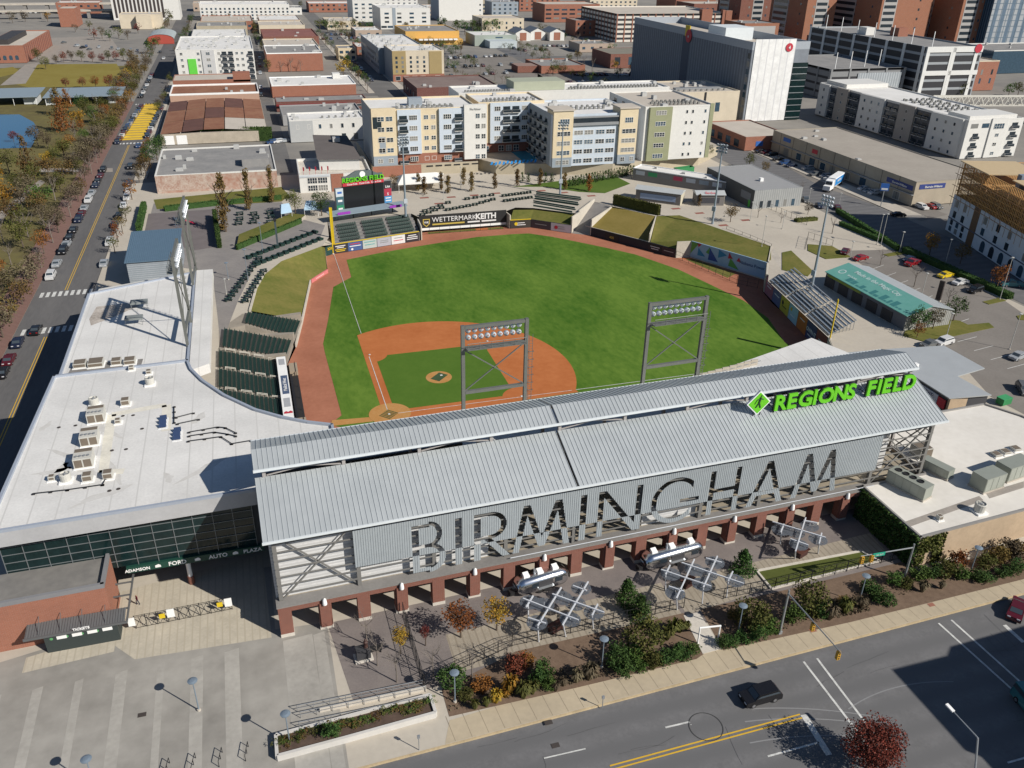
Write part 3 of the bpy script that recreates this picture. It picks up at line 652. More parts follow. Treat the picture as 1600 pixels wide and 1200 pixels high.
mb = MB(); mb.prism([(-55, -44), (-45, -44), (-44, -30), (-26, -30), (-16, -33), (-33.5, -12), (-34.5, -7), (-54, -7.2)], 0, 4.88); mb.ob('ground_floor', CONCD, club)
gl_ = MB(); gl_.box(-55, -47.02, 4.95, -25.2, -46.95, 11.85); gw = gl_.ob('glass_wall', GLASSG, club)
mu_ = MB()
for k in range(13): mu_.box(-55+k*2.48, -47.14, 4.95, -54.93+k*2.48, -47.0, 11.85)
for zz in (5.9, 7.1, 8.3, 9.5, 10.7): mu_.box(-55, -47.12, zz, -25.2, -47.02, zz+.06)
mu_.ob('mullions', flat('mullion_grey', (.2, .22, .23), .4, .3), gw)
bd = MB(); bd.box(-41.6, -47.45, 4.0, -24.4, -46.9, 4.95); bdo = bd.ob('sign_band', flat('band_green', (.012, .055, .04), .5), club)
for t, x, s in (('ADAMSON', -40.3, .62), ('FORD', -35.4, .85), ('AUTO', -30.3, .85), ('PLAZA', -25.9, .8)):
    m_ = text_mb(t, s, .05, .012); q = MB(); q.raw(m_.v, m_.f); q.xf(Matrix.Translation((x, -47.5, 4.2))); q.ob('sign_lettering', WHITE, bdo)
for x in (-37.8, -32.9, -28.1):
    q = MB(); q.raw([(x-.35, -47.5, 4.25), (x+.35, -47.5, 4.25), (x+.35, -47.5, 4.55), (x+.1, -47.5, 4.75), (x-.35, -47.5, 4.6)], [(0,1,2,3,4)]); q.ob('sign_emblem', WHITE, bdo)
cb = MB(); cb.tube((-34.3, -46.6, .3), (-34.3, -46.6, 4.0), .32, n=14); cb.ob('entrance_column', WHITE, club); cb = MB(); cb.tube((-34.3, -46.6, 0), (-34.3, -46.6, 1.3), .42, n=14); cb.ob('column_base', BRK, club)
# roof seams and stains as physical patches
sm_ = MB()
for a, b in (((-44.2, -22), (-43.6, -38)), ((-44.2, -22), (-36.6, -21)), ((-36.6, -21), (-36.2, -29)), ((-44.2, -38), (-41, -38.4))): sm_.face([(p[0], p[1], 14.012) for p in strip(a, b, 1.3, 0)])
rn2 = random.Random(6)
for u, v in ((171, 767), (185, 764), (175, 704), (197, 702), (192, 650), (208, 649), (222, 670), (118, 665), (92, 668)):
    c = P(u, v, 14.0); mb = MB(); mb.lathe([(.28, .03), (0, .06)], 10, (c.x, c.y, 14.0)); mb.ob('roof_drain', flat('iron', (.06, .05, .045)), club)
for k in range(16):
    c = P(rn2.uniform(60, 330), rn2.uniform(640, 800), 14.0); a_ = rn2.uniform(0, 3.1); L_ = rn2.uniform(1.5, 6); pts_ = []
    for i in range(14): t = 2*pi*i/14; rx, ry = L_*rn2.uniform(.6, 1.1), rn2.uniform(.25, .9); pts_.append((c.x+rx*cos(t)*cos(a_)-ry*sin(t)*sin(a_), c.y+rx*cos(t)*sin(a_)+ry*sin(t)*cos(a_)))
    if all(-54 < p_[0] < -26 and -47 < p_[1] < -9 for p_ in pts_): mb = MB(); mb.sheet([pts_], 14.006); mb.ob('roof_stain', mat('membrane_stain', (.49, .475, .45), .8, 0, .1, .8, (.6, .59, .57), 2, .05), club)
sm_.ob('roof_walkway', mat('walk_pad', (.66, .63, .55), .8), club)
# lower roof to the north, with the raised strip along the field side
low = thing('lower_club_roof', 'lower white flat-roofed wing running along the park street', 'building')
LP = [(-55.2, -6.4), (-34.4, -5.6), (-34.4, 45.8), (-55.4, 37.6)]
roofed(low, LP, 0, 11.0, mat('club_side_wall', (.3, .3, .3)), WR, .3, .45)
st_ = [(-34.3, -4.5), (-31, -2.5), (-30.9, 45.8), (-34.3, 45.9)]
mb = MB(); mb.prism(st_, 9.6, 11.35); mb.ob('roof_strip', WR, low)
lo2 = [(-55.2, 37.9), (-34.6, 46.1), (-34.6, 52), (-54.6, 45.5)]
mb = MB(); mb.prism(lo2, 0, 9.1, 0); mb.ob('end_roof', WRB, low)
mb = MB(); mb.prism([(-53.9, .2), (-42.4, -.4), (-42.2, 3.0), (-53.6, 3.4)], 11.01, 11.05); wl = mb.ob('plant_well', mat('gravel_grey', (.2, .19, .18)), low)
bc = MB(); bc.sheet([[(-52.8, 20.6), (-49, 24), (-44.8, 28.8), (-47.6, 30.6), (-52.9, 30.2), (-53.5, 24)]], 11.012); bc.ob('roof_stain', mat('ponding_stain', (.25, .22, .19), .9, 0, .3, .5, (.55, .5, .45), 2, .12), low)

# ---- rooftop plant
def ac_unit(loc, rz, label, s=1., group=None):
    t = thing('rooftop_unit', label, 'air conditioner', loc, rz, group)
    mb = MB(); mb.box(-1.45*s, -1.7*s, .15, 1.45*s, 1.7*s, 2.0*s); mb.ob('casing', flat('hvac_beige', (.5, .49, .45)), t)
    for x in (-.7*s, .7*s):
        mb = MB(); mb.box(x-.58*s, -1.74*s, .35*s, x+.58*s, -1.69*s, 1.75*s); mb.ob('grille', flat('grille_brown', (.16, .13, .1)), t)
    mb = MB(); mb.box(-1.3*s, .55*s, 2.0*s, 1.35*s, 1.55*s, 2.06*s); mb.ob('top_grille', flat('grille_brown', (.16, .13, .1)), t)
    for i in range(4):
        mb = MB(); mb.lathe([(.18, 0), (.2, .12), (0, .12)], 10, (-.95*s+i*.62*s, -.9*s, 2.0*s)); mb.ob('fan_cap', GREYM, t)
    mb = MB(); mb.box(-1.6*s, -1.85*s, 0, 1.6*s, 1.85*s, .15); mb.ob('plinth', WHITE, t)
    return t
for (u, v), lb in (((152, 655), 'farthest'), ((142, 690), 'middle'), ((133, 724), 'nearest')):
    p = P(u, v, 14.0); ac_unit((p.x, p.y, 14.0), R(2), s=.8, label=lb+' of three big beige rooftop units in a row on the club roof')
def fan_unit(loc, label, r=.8, h=1.2, cat='roof fan'):
    t = thing('roof_fan', label, cat, loc)
    mb = MB(); mb.box(-r, -r, 0, r, r, .25); mb.ob('plinth', WHITE, t)
    mb = MB(); mb.lathe([(r*.85, .25), (r*.9, h), (r*.75, h+.08), (r*.7, h-.1), (0, h-.12)], 16); mb.ob('shroud', flat('hvac_beige', (.5, .49, .45)), t, smooth=False)
    mb = MB(); mb.lathe([(0, h+.1), (r*.25, h+.05), (r*.25, h-.1)], 10); mb.bar((-r*.75, 0, h), (r*.75, 0, h), .07, .07); mb.bar((0, -r*.75, h), (0, r*.75, h), .07, .07); mb.ob('fan_guard', GREYM, t); return t
for (u, v), lb, z_ in (((148, 633), 'round roof fan behind the row of big beige units', 14), ((104, 752), 'round roof fan at the near end of the beige units, left one', 14), ((235, 601), 'round grey roof fan standing alone near the bend of the parapet', 14)):
    p = P(u, v, z_); fan_unit((p.x, p.y, z_), lb)
def box_vent(loc, label, w=1.5, h=1.1):
    t = thing('roof_vent', label, 'roof vent', loc)
    mb = MB(); mb.box(-w/2, -w/2, .12, w/2, w/2, h); mb.ob('casing', flat('hvac_beige', (.5, .49, .45)), t)
    mb = MB(); mb.box(-w/2+.12, -w/2+.12, h, w/2-.12, w/2-.12, h+.04); mb.box(-w/2+.1, -w/2-.03, .3, w/2-.1, -w/2, h-.12); mb.ob('louvre', flat('grille_brown', (.16, .13, .1)), t)
    mb = MB(); mb.box(-w/2-.2, -w/2-.2, 0, w/2+.2, w/2+.2, .12); mb.ob('plinth', WHITE, t); return t
for (u, v), lb in (((138, 750), 'square louvred vent between two fans at the near end of the beige units'), ((170, 746), 'square louvred vent with a pipe, right of the near roof fans'), ((197, 632), 'square louvred vent right of the farthest beige unit'), ((233, 584), 'small cowl vent near the roof step, right one'), ((206, 578), 'small cowl vent near the roof step, left one'), ((185, 661), 'small vent right of the farthest beige unit, near a drain'), ((82, 750), 'small vent on the club roof left of the round fans')):
    p = P(u, v, 14.0); box_vent((p.x, p.y, 14.0), lb, 1.2 if 'square' in lb else .8, 1.0 if 'square' in lb else .7)
pn = MB()
for j, (u, v) in enumerate(((256, 656), (255, 662), (255, 668), (278, 675), (277, 681), (277, 687))):
    p = P(u, v, 14.0); t = thing('roof_panel', ('%s dark tilted panel of the %s rack on the club roof' % (('far', 'middle', 'near')[j % 3], ('left', 'right')[j//3])), 'panel', (p.x, p.y, 14.0), R(2)); t.scale = (.75, .62, .8)
    mb = MB(); mb.face([(-.65, -.45, .3), (.65, -.45, .3), (.65, .45, .85), (-.65, .45, .85)]); mb.face([(-.65, -.45, .26), (-.65, .45, .81), (.65, .45, .81), (.65, -.45, .26)]); mb.ob('panel', flat('panel_navy', (.03, .05, .11), .3), t)
    mb = MB()
    for x in (-.6, .55): mb.box(x, -.4, 0, x+.05, -.35, .3); mb.box(x, .35, 0, x+.05, .4, .8)
    mb.box(-.9, -.8, 0, .9, .8, .05); mb.ob('stand', WHITE, t)
pipes = [([(272, 635), (272, 660)], 'black roof pipe running away from the panel racks'), ([(275, 652), (302, 645)], 'short black roof pipe to the first small vent'), ([(277, 662), (310, 655)], 'black roof pipe to the second small vent'),
         ([(295, 675), (340, 667), (352, 668), (368, 676)], 'farthest of three long black roof pipes'), ([(295, 681), (335, 675), (355, 678), (368, 681)], 'middle one of three long black roof pipes'), ([(294, 689), (345, 682), (362, 693), (392, 688)], 'nearest of three long black roof pipes'),
         ([(52, 771), (105, 765), (160, 757), (165, 748)], 'long black roof pipe along the near edge of the club roof')]
for pts, lb in pipes:
    mb = MB(); q = px(pts, 14.18)
    for a, b in zip(q, q[1:]): mb.tube(a, b, .07, n=6)
    for a, b in zip(q, q[1:]):
        n_ = max(1, int((V(b)-V(a)).length/1.6))
        for k in range(n_+1): c = V(a).lerp(V(b), k/n_); mb.cbox(c.x, c.y, 14.0, .4, .3, .14)
    tag(mb.ob('roof_pipe', BLACKM), lb, 'pipe')
for (u, v), lb in (((219, 481), 'grey condenser rack on legs on the low roof, far one'), ((211, 506), 'grey condenser rack on legs on the low roof, near one')):
    p = P(u, v, 11); t = thing('condenser_rack', lb, 'condenser', (p.x, p.y, 11))
    mb = MB(); mb.box(-1.6, -.9, 1.1, 1.6, .9, 1.5); mb.ob('coil', mat('coil_grey', (.2, .22, .22)), t)
    mb = MB()
    for x in (-1.5, 1.4):
        for y in (-.8, .75): mb.box(x, y, 0, x+.08, y+.08, 1.1)
    mb.ob('legs', GREYM, t)
for k, (u, v, w_) in enumerate(((125, 575, 2.0), (150, 573, 2.4), (182, 571, 1.6), (203, 570, 1.8))):
    p = P(u, v, 11.1); box_vent((p.x, p.y+.8, 11.05), 'pale unit in the sunken plant row behind the roof step, %s from the street' % nth(k), w_, .9)

# ---- brick ticket building
tb_ = thing('ticket_building', 'red brick ticket block with flat roof at the plaza corner', 'building')
TBP = [(-64, -53.6), (-43.2, -53.0), (-43.2, -47.0), (-64, -47.2)]
mb = MB(); mb.prism(TBP, 0, 6.8); mb.ob('wall', BRKO, tb_)
mb = MB(); mb.sheet([[(-64, -53.3), (-43.6, -52.7), (-43.6, -47.0), (-64, -47.2)]], 6.82); mb.ob('roof', mat('flat_roof_grey', (.15, .145, .14), .9, 0, .2, .3, (.23, .22, .205), 1, .1), tb_)
mb = MB(); mb.bar((-64, -53.42, 7.1), (-43.2, -52.85, 7.1), .4, .62); mb.bar((-43.4, -53.0, 7.1), (-43.4, -46.95, 7.1), .4, .62); mb.ob('parapet', flat('parapet_grey', (.2, .2, .21)), tb_)
aw = MB()
def awn(x0, x1, yb, yf, zb, zf):
    aw.raw([(x0, yb, zb), (x1, yb, zb), (x1, yf, zf), (x0, yf, zf), (x0, yb, zb-.1), (x1, yb, zb-.1), (x1, yf, zf-.1), (x0, yf, zf-.1)], [(3,2,1,0),(4,5,6,7),(2,3,7,6),(0,1,5,4),(1,2,6,5),(3,0,4,7)])
    for k in range(int((x1-x0)/.3)): aw.bar((x0+.15+k*.3, yb, zb+.03), (x0+.15+k*.3, yf, zf+.03), .05, .08)
awn(-52.5, -41.4, -53.2, -55.4, 3.35, 3.05); aw.ob('awning', flat('awning_grey', (.16, .165, .17), .5, .3), tb_)
mb = MB(); mb.box(-52.6, -55.62, 2.85, -41.1, -55.42, 3.15); mb.box(-41.25, -55.5, 2.85, -41.05, -45.5, 3.12)
for y in (-53, -50.5, -48): mb.box(-43.2, y, 2.9, -41.1, y+.12, 3.1)
for x in (-51, -48.6, -46.2, -43.6): mb.tube((x, -55.2, 3.1), (x, -53.3, 4.4), .04, n=6)
mb.ob('awning_frame', flat('frame_grey', (.14, .145, .15), .5, .3), tb_)
mb = MB(); mb.box(-50.6, -55.1, 0, -42.4, -53.0, 2.75); ct = mb.ob('ticket_counter', flat('counter_dark', (.035, .045, .045)), tb_)
for k in range(4):
    mb = MB(); mb.box(-49.2+k*1.7, -55.16, 1.9, -48.1+k*1.7, -55.1, 2.35); mb.ob('window_sign', WHITE, ct)
    mb = MB(); mb.lathe([(0, .02), (.2, 0)], 10); mb.xf(Matrix.Translation((-49.8+k*1.7, -55.12, 2.1)) @ Matrix.Rotation(R(90), 4, 'X')); mb.ob('window_mark', flat('mark_green', (.1, .3, .12)), ct)
m_ = text_mb('TICKETS', .5, .06, .01); q = MB(); q.raw(m_.v, m_.f); q.xf(Matrix.Translation((-46.2, -55.66, 3.2))); q.ob('awning_lettering', WHITE, tb_)

# ---- white flat roof over the first-base suites
fb = thing('first_base_suites', 'white flat suite roof on the first-base side behind the canopy', 'building')
FBP = [(-12.6, -45.2), (-12.6, -38), (20, -37.2), (44, -36.4), (47.6, -33.6), (74.4, -25.1), (77.5, -33.3), (77, -43)]
mb = MB(); mb.prism(FBP, 9.5, 13.98); mb.ob('wall', flat('suite_fascia', (.5, .5, .5)), fb); mb = MB(); mb.sheet([FBP], 14); mb.ob('roof', WR, fb)
sq = thing('equipment_screen', 'low pale equipment screen on the first-base suite roof', 'screen'); mb = MB()
for k in range(9): mb.box(45+k*1.55, -35.0+k*.33, 14.02, 46.3+k*1.55, -34.8+k*.33, 15.1)
mb.ob('panels', flat('screen_tan', (.42, .38, .32)), sq); mb = MB(); mb.bar((45, -35.2, 14.6), (59.4, -32.1, 14.6), .1, .1); mb.ob('rail', GREYM, sq)

# ---- right-hand white building with the ivy wall
rb = thing('right_white_building', 'cream building with a white flat roof and ivy-covered end at the right', 'building')
RBP = [(62.7, -70.6), (110, -67.6), (104, -47), (100.8, -41.6), (90, -41.9), (74.5, -44.2), (74.6, -57.4), (62.8, -57.6)]
roofed(rb, RBP, 0, 5.2, mat('stucco_tan', (.42, .32, .22), .9, 0, .15, .4), mat('roof_cream', (.6, .57, .52), .75, 0, .1, .15, (.72, .69, .64), 1, .08), .25, .3, flat('coping_dark', (.25, .24, .23)))
rn = random.Random(3)
def hedge_mesh(name, length, dep, h, n, leaf, mats, seed=1, top=True):
    r_ = random.Random(seed); mb = MB()
    for _ in range(n):
        x, y, z_ = r_.uniform(0, length), r_.uniform(0, dep), r_.uniform(.05, h)
        s = r_.choice((0, 1, 2, 2))
        if s == 0: y = r_.choice((0, dep))+r_.uniform(-.1, .1)
        elif s == 1: x = r_.choice((0, length))+r_.uniform(-.1, .1)
        else: z_ = h+r_.uniform(-.2, .12)
        leafq(mb, (x, y, z_), leaf*r_.uniform(.6, 1.3), r_, r_.randrange(len(mats)))
    mb.box(.05, .05, 0, length-.05, dep-.05, h-.12)
    return mb.mesh(name, mats)
def leafq(mb, p, s, r_, m=0):
    a = V((r_.gauss(0, 1), r_.gauss(0, 1), r_.gauss(0, 1))); a.normalize() if a.length > .01 else None
    b = a.cross(V((r_.gauss(0, 1), r_.gauss(0, 1), r_.gauss(0, 1)))); b = b.normalized() if b.length > .01 else V((0, 0, 1)); p = V(p)
    c = (a*s*.55); d = (b*s*.42)
    mb.face([p-c, p+d*.9, p+c, p-d], m)
def foliage(name, c, c2, var=.25): return mat(name, c, .75, 0, .2, .6, c2, 4, .15, objvar=var)
LEAFS = {'dark': [foliage('leaf_dark', (.022, .05, .014), (.05, .095, .024)), foliage('leaf_dark_light', (.04, .078, .02), (.075, .125, .03))],
         'olive': [foliage('leaf_olive', (.05, .06, .015), (.09, .095, .025)), foliage('leaf_olive_light', (.07, .075, .02), (.12, .115, .03))],
         'yellow': [foliage('leaf_yellow', (.25, .13, .015), (.36, .2, .025)), foliage('leaf_yellow_green', (.19, .13, .02), (.28, .19, .03))],
         'orange': [foliage('leaf_orange', (.17, .068, .018), (.26, .11, .026)), foliage('leaf_rust', (.14, .055, .018), (.22, .09, .025))],
         'red': [foliage('leaf_red', (.11, .025, .02), (.19, .04, .028)), foliage('leaf_maroon', (.07, .025, .02), (.12, .035, .025))],
         'brown': [foliage('leaf_brown', (.075, .06, .04), (.125, .1, .062)), foliage('leaf_tan', (.1, .08, .05), (.15, .12, .075))],
         'bronze': [foliage('leaf_bronze', (.085, .06, .02), (.14, .095, .03)), foliage('leaf_copper', (.11, .07, .025), (.16, .1, .035))],
         'green': [foliage('leaf_green', (.04, .08, .018), (.075, .12, .028)), foliage('leaf_green_light', (.055, .1, .022), (.1, .15, .035))]}
BARK = mat('bark', (.11, .085, .065), .95); BARKG = mat('grey_bark', (.17, .145, .125), .95)
def ivy(mb, a, b, z0, z1, n, leaf, r_, out=.12):
    a, b = V(a), V(b); d = (b-a); nn = V((d.y, -d.x, 0)).normalized()
    for _ in range(n):
        t = r_.random(); q = a+d*t+nn*(out*r_.random()); leafq(mb, (q.x, q.y, r_.uniform(z0, z1)), leaf*r_.uniform(.6, 1.3), r_, r_.randrange(2))
mb = MB(); ivy(mb, (62.55, -58, 0), (62.55, -70.7, 0), 0, 5.4, 3200, .42, rn, .3)
iv = mb.ob('ivy_cover', LEAFS['dark']); tag(iv, 'dark ivy covering the end wall beside the food court', 'ivy')
mb = MB(); ivy(mb, (62.6, -70.75, 0), (65.5, -70.6, 0), 2.6, 5.3, 380, .4, rn); ivy(mb, (65.5, -70.6, 0), (67.2, -70.5, 0), .3, 5.4, 420, .4, rn, .3); ivy(mb, (62.6, -70.75, 0), (64.2, -70.65, 0), .5, 3, 150, .4, rn)
tag(mb.ob('ivy_cover', LEAFS['olive']), 'yellow-green ivy on the sunny front corner of the cream building', 'ivy')
def big_unit(u, v, L_, W_, H_, rz, label, fans=0):
    p = P(u, v, 5.2); t = thing('rooftop_unit', label, 'air conditioner', (p.x, p.y, 5.2), rz)
    mb = MB(); mb.box(-L_/2, -W_/2, .25, L_/2, W_/2, H_); mb.ob('casing', flat('hvac_sage', (.3, .32, .28), .5, .2), t)
    mb = MB(); mb.box(-L_/2-.1, -W_/2-.1, 0, L_/2+.1, W_/2+.1, .25); mb.ob('plinth', CONC, t)
    for k in range(int(L_//1.3)):
        mb = MB(); mb.box(-L_/2+.1+k*1.3, -W_/2-.03, .4, -L_/2+1.25+k*1.3, -W_/2, H_-.15); mb.ob('access_panel', flat('hvac_sage_panel', (.34, .36, .32), .5, .2), t)
    for k in range(fans):
        mb = MB(); mb.lathe([(.5, 0), (.5, .12), (.42, .12), (.4, .02), (0, .02)], 12, (-L_/2+1.0+k*1.2, .1, H_)); mb.ob('fan', BLACKM, t)
    return t
big_unit(1418, 765, 6.2, 2.2, 2.3, R(-72), 'sage green rooftop unit with a line of black fans, nearest the ivy wall', 4)
big_unit(1462, 738, 4.6, 1.7, 1.7, R(-72), 'small sage rooftop unit standing by the canopy end column')
big_unit(1540, 760, 4.4, 2.6, 2.6, R(8), 'sage rooftop unit in front, its long shadow to the left')
big_unit(1580, 742, 5.4, 2.6, 2.6, R(8), 'larger sage rooftop unit behind, at the right edge')
for k, (u, v) in enumerate(((1556, 712), (1570, 708), (1586, 703))):
    p = P(u, v, 5.2); box_vent((p.x, p.y, 5.2), 'low square vent in the row of three on the cream building, %s from the left' % nth(k), 1.3, .5)
p = P(1529, 800, 5.2); fan_unit((p.x, p.y, 5.2), 'domed roof fan alone near the front edge of the cream building', .9, 1.5)
p = P(1467, 812, 5.2); box_vent((p.x, p.y, 5.2), 'tiny cowl vent near the front left corner of the cream building', .7, .8)
p = P(1437, 712, 5.2); box_vent((p.x, p.y, 5.2), 'boxy sage vent seen through the canopy end bracing', 2.4, 1.9)
mb = MB(); mb.face([(p.x, p.y, 5.22) for p in (P(1415, 815, 5.2), P(1530, 775, 5.2), P(1537, 782, 5.2), P(1422, 823, 5.2))]); mb.face([(p.x, p.y, 5.22) for p in (P(1540, 770, 5.2), P(1600, 752, 5.2), P(1600, 762, 5.2), P(1546, 779, 5.2))])
mb.ob('roof_patch', mat('roof_patch_grey', (.3, .27, .24), .9), rb)

# ---- grey shop roof behind the cream building
gs = thing('team_store', 'grey flat metal-roofed store with a sign wall behind the canopy end', 'store')
GP = [(100.7, -17.4), (112.1, -18.9), (112.4, -29.6), (104.6, -31), (105.2, -38.9), (96.6, -37.9), (96.5, -28), (86.5, -16.2)]
mb = MB(); mb.prism(GP, 4.85, 5.05); mb.ob('roof', mat('pale_metal_roof', (.42, .44, .45), .5, .2, .06, .3), gs)
mb = MB(); mb.prism([(97.0, -37.4), (105, -38.4), (104.4, -31), (104, -19), (88, -17), (96.9, -28)], 0, 4.83); mb.ob('wall', flat('store_wall_dark', (.06, .062, .07)), gs)
mb = MB(); mb.box(96.98, -37.9, 0, 105.1, -37.42, 4.8); mb.ob('front_wall', mat('stucco_tan', (.42, .32, .22)), gs)
mb = MB(); mb.box(96.78, -35.2, 2.4, 96.95, -28.6, 4.2); so = mb.ob('wall_sign', flat('sign_pale', (.5, .52, .58)), gs)
mb = MB(); mb.box(96.74, -37.2, 2.2, 96.95, -35.3, 4.1); mb.ob('red_sign', flat('sign_red', (.45, .03, .05)), gs)
for t, zz, s in (('MAGIC FOOD', 3.4, .75), ('COURT', 2.6, .75)):
    m_ = text_mb(t, s, .04); q = MB(); q.raw(m_.v, m_.f); q.xf(Matrix.Translation((96.75, -31.8, zz)) @ Matrix.Rotation(R(-90), 4, 'Z')); q.ob('sign_lettering', flat('lettering_blue', (.06, .08, .16)), so)
mb = MB(); mb.cbox(99.5, -25.5, 5.05, .8, .8, .7); mb.ob('roof_vent', WHITE, gs)
for y in (-19.3, -22): mb = MB(); mb.box(111.8, y, 0, 112, y+.2, 4.85); mb.ob('post', GREYM, gs)
# ---- blue-grey shed
sh = thing('blue_shed', 'blue-grey metal shed behind the low white wing', 'shed')
e0, e1, r1, r0_ = P(190, 414, 6.5), P(281, 401, 6.5), P(283, 355, 7.6), P(207, 363, 7.6)
for a in (e0, e1): pass
x0, x1 = (e0.x+r0_.x)/2, (e1.x+r1.x)/2; y0, y1 = (e0.y+e1.y)/2, (r0_.y+r1.y)/2
mb = MB(); mb.raw([(x0, y0, 6.5), (x1, y0, 6.5), (x1, y1, 7.6), (x0, y1, 7.6), (x0, y0, 6.3), (x1, y0, 6.3), (x1, y1, 7.4), (x0, y1, 7.4)], [(0,1,2,3),(7,6,5,4),(0,4,5,1),(1,5,6,2),(2,6,7,3),(3,7,4,0)])
for k in range(28): x = x0+.2+k*(x1-x0-.4)/27; mb.bar((x, y0, 6.53), (x, y1, 7.63), .06, .08)
mb.ob('roof', flat('shed_roof_blue', (.12, .19, .26), .5, .2), sh)
mb = MB(); mb.box(x0+.4, y0+.4, 0, x1-.4, y1-.4, 6.3); mb.ob('wall', wave('shed_siding', (.3, .33, .36), (.22, .25, .28), .5, 'Z', .6), sh)
# ================================================================== BALLPARK FITTINGS
# ---- generic building kit
WM = {}
BLIND = flat('window_blind', (.2, .2, .19), .3); wr_ = random.Random(77)
def win_mesh(style, w_, h_):
    vr = wr_.choice((0, 0, 1, 1, 2)); k = (style, round(w_, 2), round(h_, 2), vr)
    if k in WM: return WM[k]
    mb = MB(); fr, gl = (0, 1)
    if style == 'arch':
        pts = [(-w_/2, 0), (w_/2, 0)]+[(w_/2*cos(t), h_-w_/2+w_/2*sin(t)) for t in [i*pi/8 for i in range(9)]]
        mb.raw([(x, -.03, z_) for x, z_ in pts], [tuple(range(len(pts)))], 1)
    elif style == 'slot' or style == 'dark': mb.box(-w_/2, -.03, 0, w_/2, 0, h_, 1)
    else:
        t = min(.1, w_*.1)
        mb.box(-w_/2+t, -.04, t, w_/2-t, 0, h_-t, 1)
        mb.box(-w_/2, -.09, 0, w_/2, 0, t); mb.box(-w_/2, -.09, h_-t, w_/2, 0, h_); mb.box(-w_/2, -.09, t, -w_/2+t, 0, h_-t); mb.box(w_/2-t, -.09, t, w_/2, 0, h_-t)
        n_ = {'plain': 1, 'pair': 2, 'triple': 3, 'quad': 4}.get(style, 1)
        for i in range(1, n_): x = -w_/2+w_*i/n_; mb.box(x-t*.6, -.08, t, x+t*.6, -.04, h_-t)
        if style in ('triple', 'quad', 'pair'): mb.box(-w_/2+t, -.075, h_*.45, w_/2-t, -.04, h_*.45+.07)
    WM[k] = mb.mesh('window', [OFFW, (GLASS, GLASSB, BLIND)[vr]]); return WM[k]
class Bld:
    def __init__(s, name, label, cat, fl, fr, bl, h, wall, roof, z0=0., par=.6, group=None, ang=None, cope=None, W=None, D=None, at=None):
        if at: a, b, c, ang = V((at[0], at[1], h)), V((at[0]+1, at[1], h)), V((at[0], at[1]+1, h)), ang or 0.0
        else: a, b, c = P(fl[0], fl[1], h), P(fr[0], fr[1], h), P(bl[0], bl[1], h)
        s.ang = atan2(b.y-a.y, b.x-a.x) if ang is None else ang
        ux = V((cos(s.ang), sin(s.ang), 0)); uy = V((-sin(s.ang), cos(s.ang), 0))
        s.W = (b-a).dot(ux) if W is None else W; s.D = (c-a).dot(uy) if D is None else D; s.h = h; s.z0 = z0
        s.T = thing(name, label, cat, (a.x, a.y, z0), s.ang, group); H = h-z0; s.H = H; s.n = 0; s.extra = []; s.o = (a.x, a.y)
        W, D = s.W, s.D
        mb = MB(); t = .35
        mb.box(0, 0, 0, W, D, H-par)
        s.wall = mb.ob('wall', wall, s.T)
        mb = MB(); mb.face([(t, t, H-par+.02), (W-t, t, H-par+.02), (W-t, D-t, H-par+.02), (t, D-t, H-par+.02)]); s.roof = mb.ob('roof', roof, s.T)
        if par > 0:
            mb = MB(); z1 = H-par
            mb.box(-.03, -.03, z1, W+.03, t, H); mb.box(-.03, D-t, z1, W+.03, D+.03, H); mb.box(-.03, t, z1, t, D-t, H); mb.box(W-t, t, z1, W+.03, D-t, H)
            mb.ob('parapet', cope or wall, s.T)
    def M(s, face, st, z):
        if face == 'F': return Matrix.Translation((st, 0, z))
        if face == 'R': return Matrix.Translation((s.W, st, z)) @ Matrix.Rotation(pi/2, 4, 'Z')
        if face == 'L': return Matrix.Translation((0, s.D-st, z)) @ Matrix.Rotation(-pi/2, 4, 'Z')
        return Matrix.Translation((s.W-st, s.D, z)) @ Matrix.Rotation(pi, 4, 'Z')
    def win(s, face, st, z, w_, h_, style='plain', off=0.):
        me = win_mesh(style, w_, h_); M_ = s.M(face, st, z) @ Matrix.Translation((0, -off, 0))
        if s.n < 98: o = link('window', me, s.T); o.matrix_local = M_; s.n += 1
        else: s.extra.append((me, M_))
    def grid(s, face, cols, rows, w_, h_, style='plain', off=0.):
        for z in rows:
            for c in cols: s.win(face, c, z, w_, h_, style, off)
    def seg(s, face, x0, x1, z0, z1, m, out=.6, cols=(), rows=(), w_=2.2, h_=1.6, style='triple'):
        s.bay(face, x0, x1, z0, z1, m, out)
        if cols: s.grid(face, cols, rows, w_, h_, style, out)
    def panel(s, face, x0, x1, z0, z1, m, proud=.05, name='wall_panel'):
        mb = MB(); mb.box(x0, -proud, z0, x1, 0.0, z1)
        mb.xf(s.M(face, 0, 0)); return mb.ob(name, m, s.T)
    def bay(s, face, x0, x1, z0, z1, m, out=1., name='bay'):
        """projecting bay of the facade"""
        return s.panel(face, x0, x1, z0, z1, m, out, name)
    def balcony(s, face, st, z, w_, deep=1.2, off=0.):
        mb = MB(); mb.box(-w_/2, -deep, -.12, w_/2, 0, .02, 0); mb.box(-w_/2, -deep, .95, w_/2, -deep+.06, 1.05, 1); mb.box(-w_/2, -deep+.02, .1, w_/2, -deep+.05, .95, 2)
        mb.box(-w_/2, -deep, .02, -w_/2+.05, 0, 1.05, 1); mb.box(w_/2-.05, -deep, .02, w_/2, 0, 1.05, 1); mb.box(-w_/2+.2, -.03, .05, w_/2-.2, 0, 2.2, 2)
        k = ('balc', round(w_, 2), round(deep, 2))
        if k not in WM: WM[k] = mb.mesh('balcony', [OFFW, GREYM, GLASS])
        o = link('balcony', WM[k], s.T); o.matrix_local = s.M(face, st, z) @ Matrix.Translation((0, -off, 0))
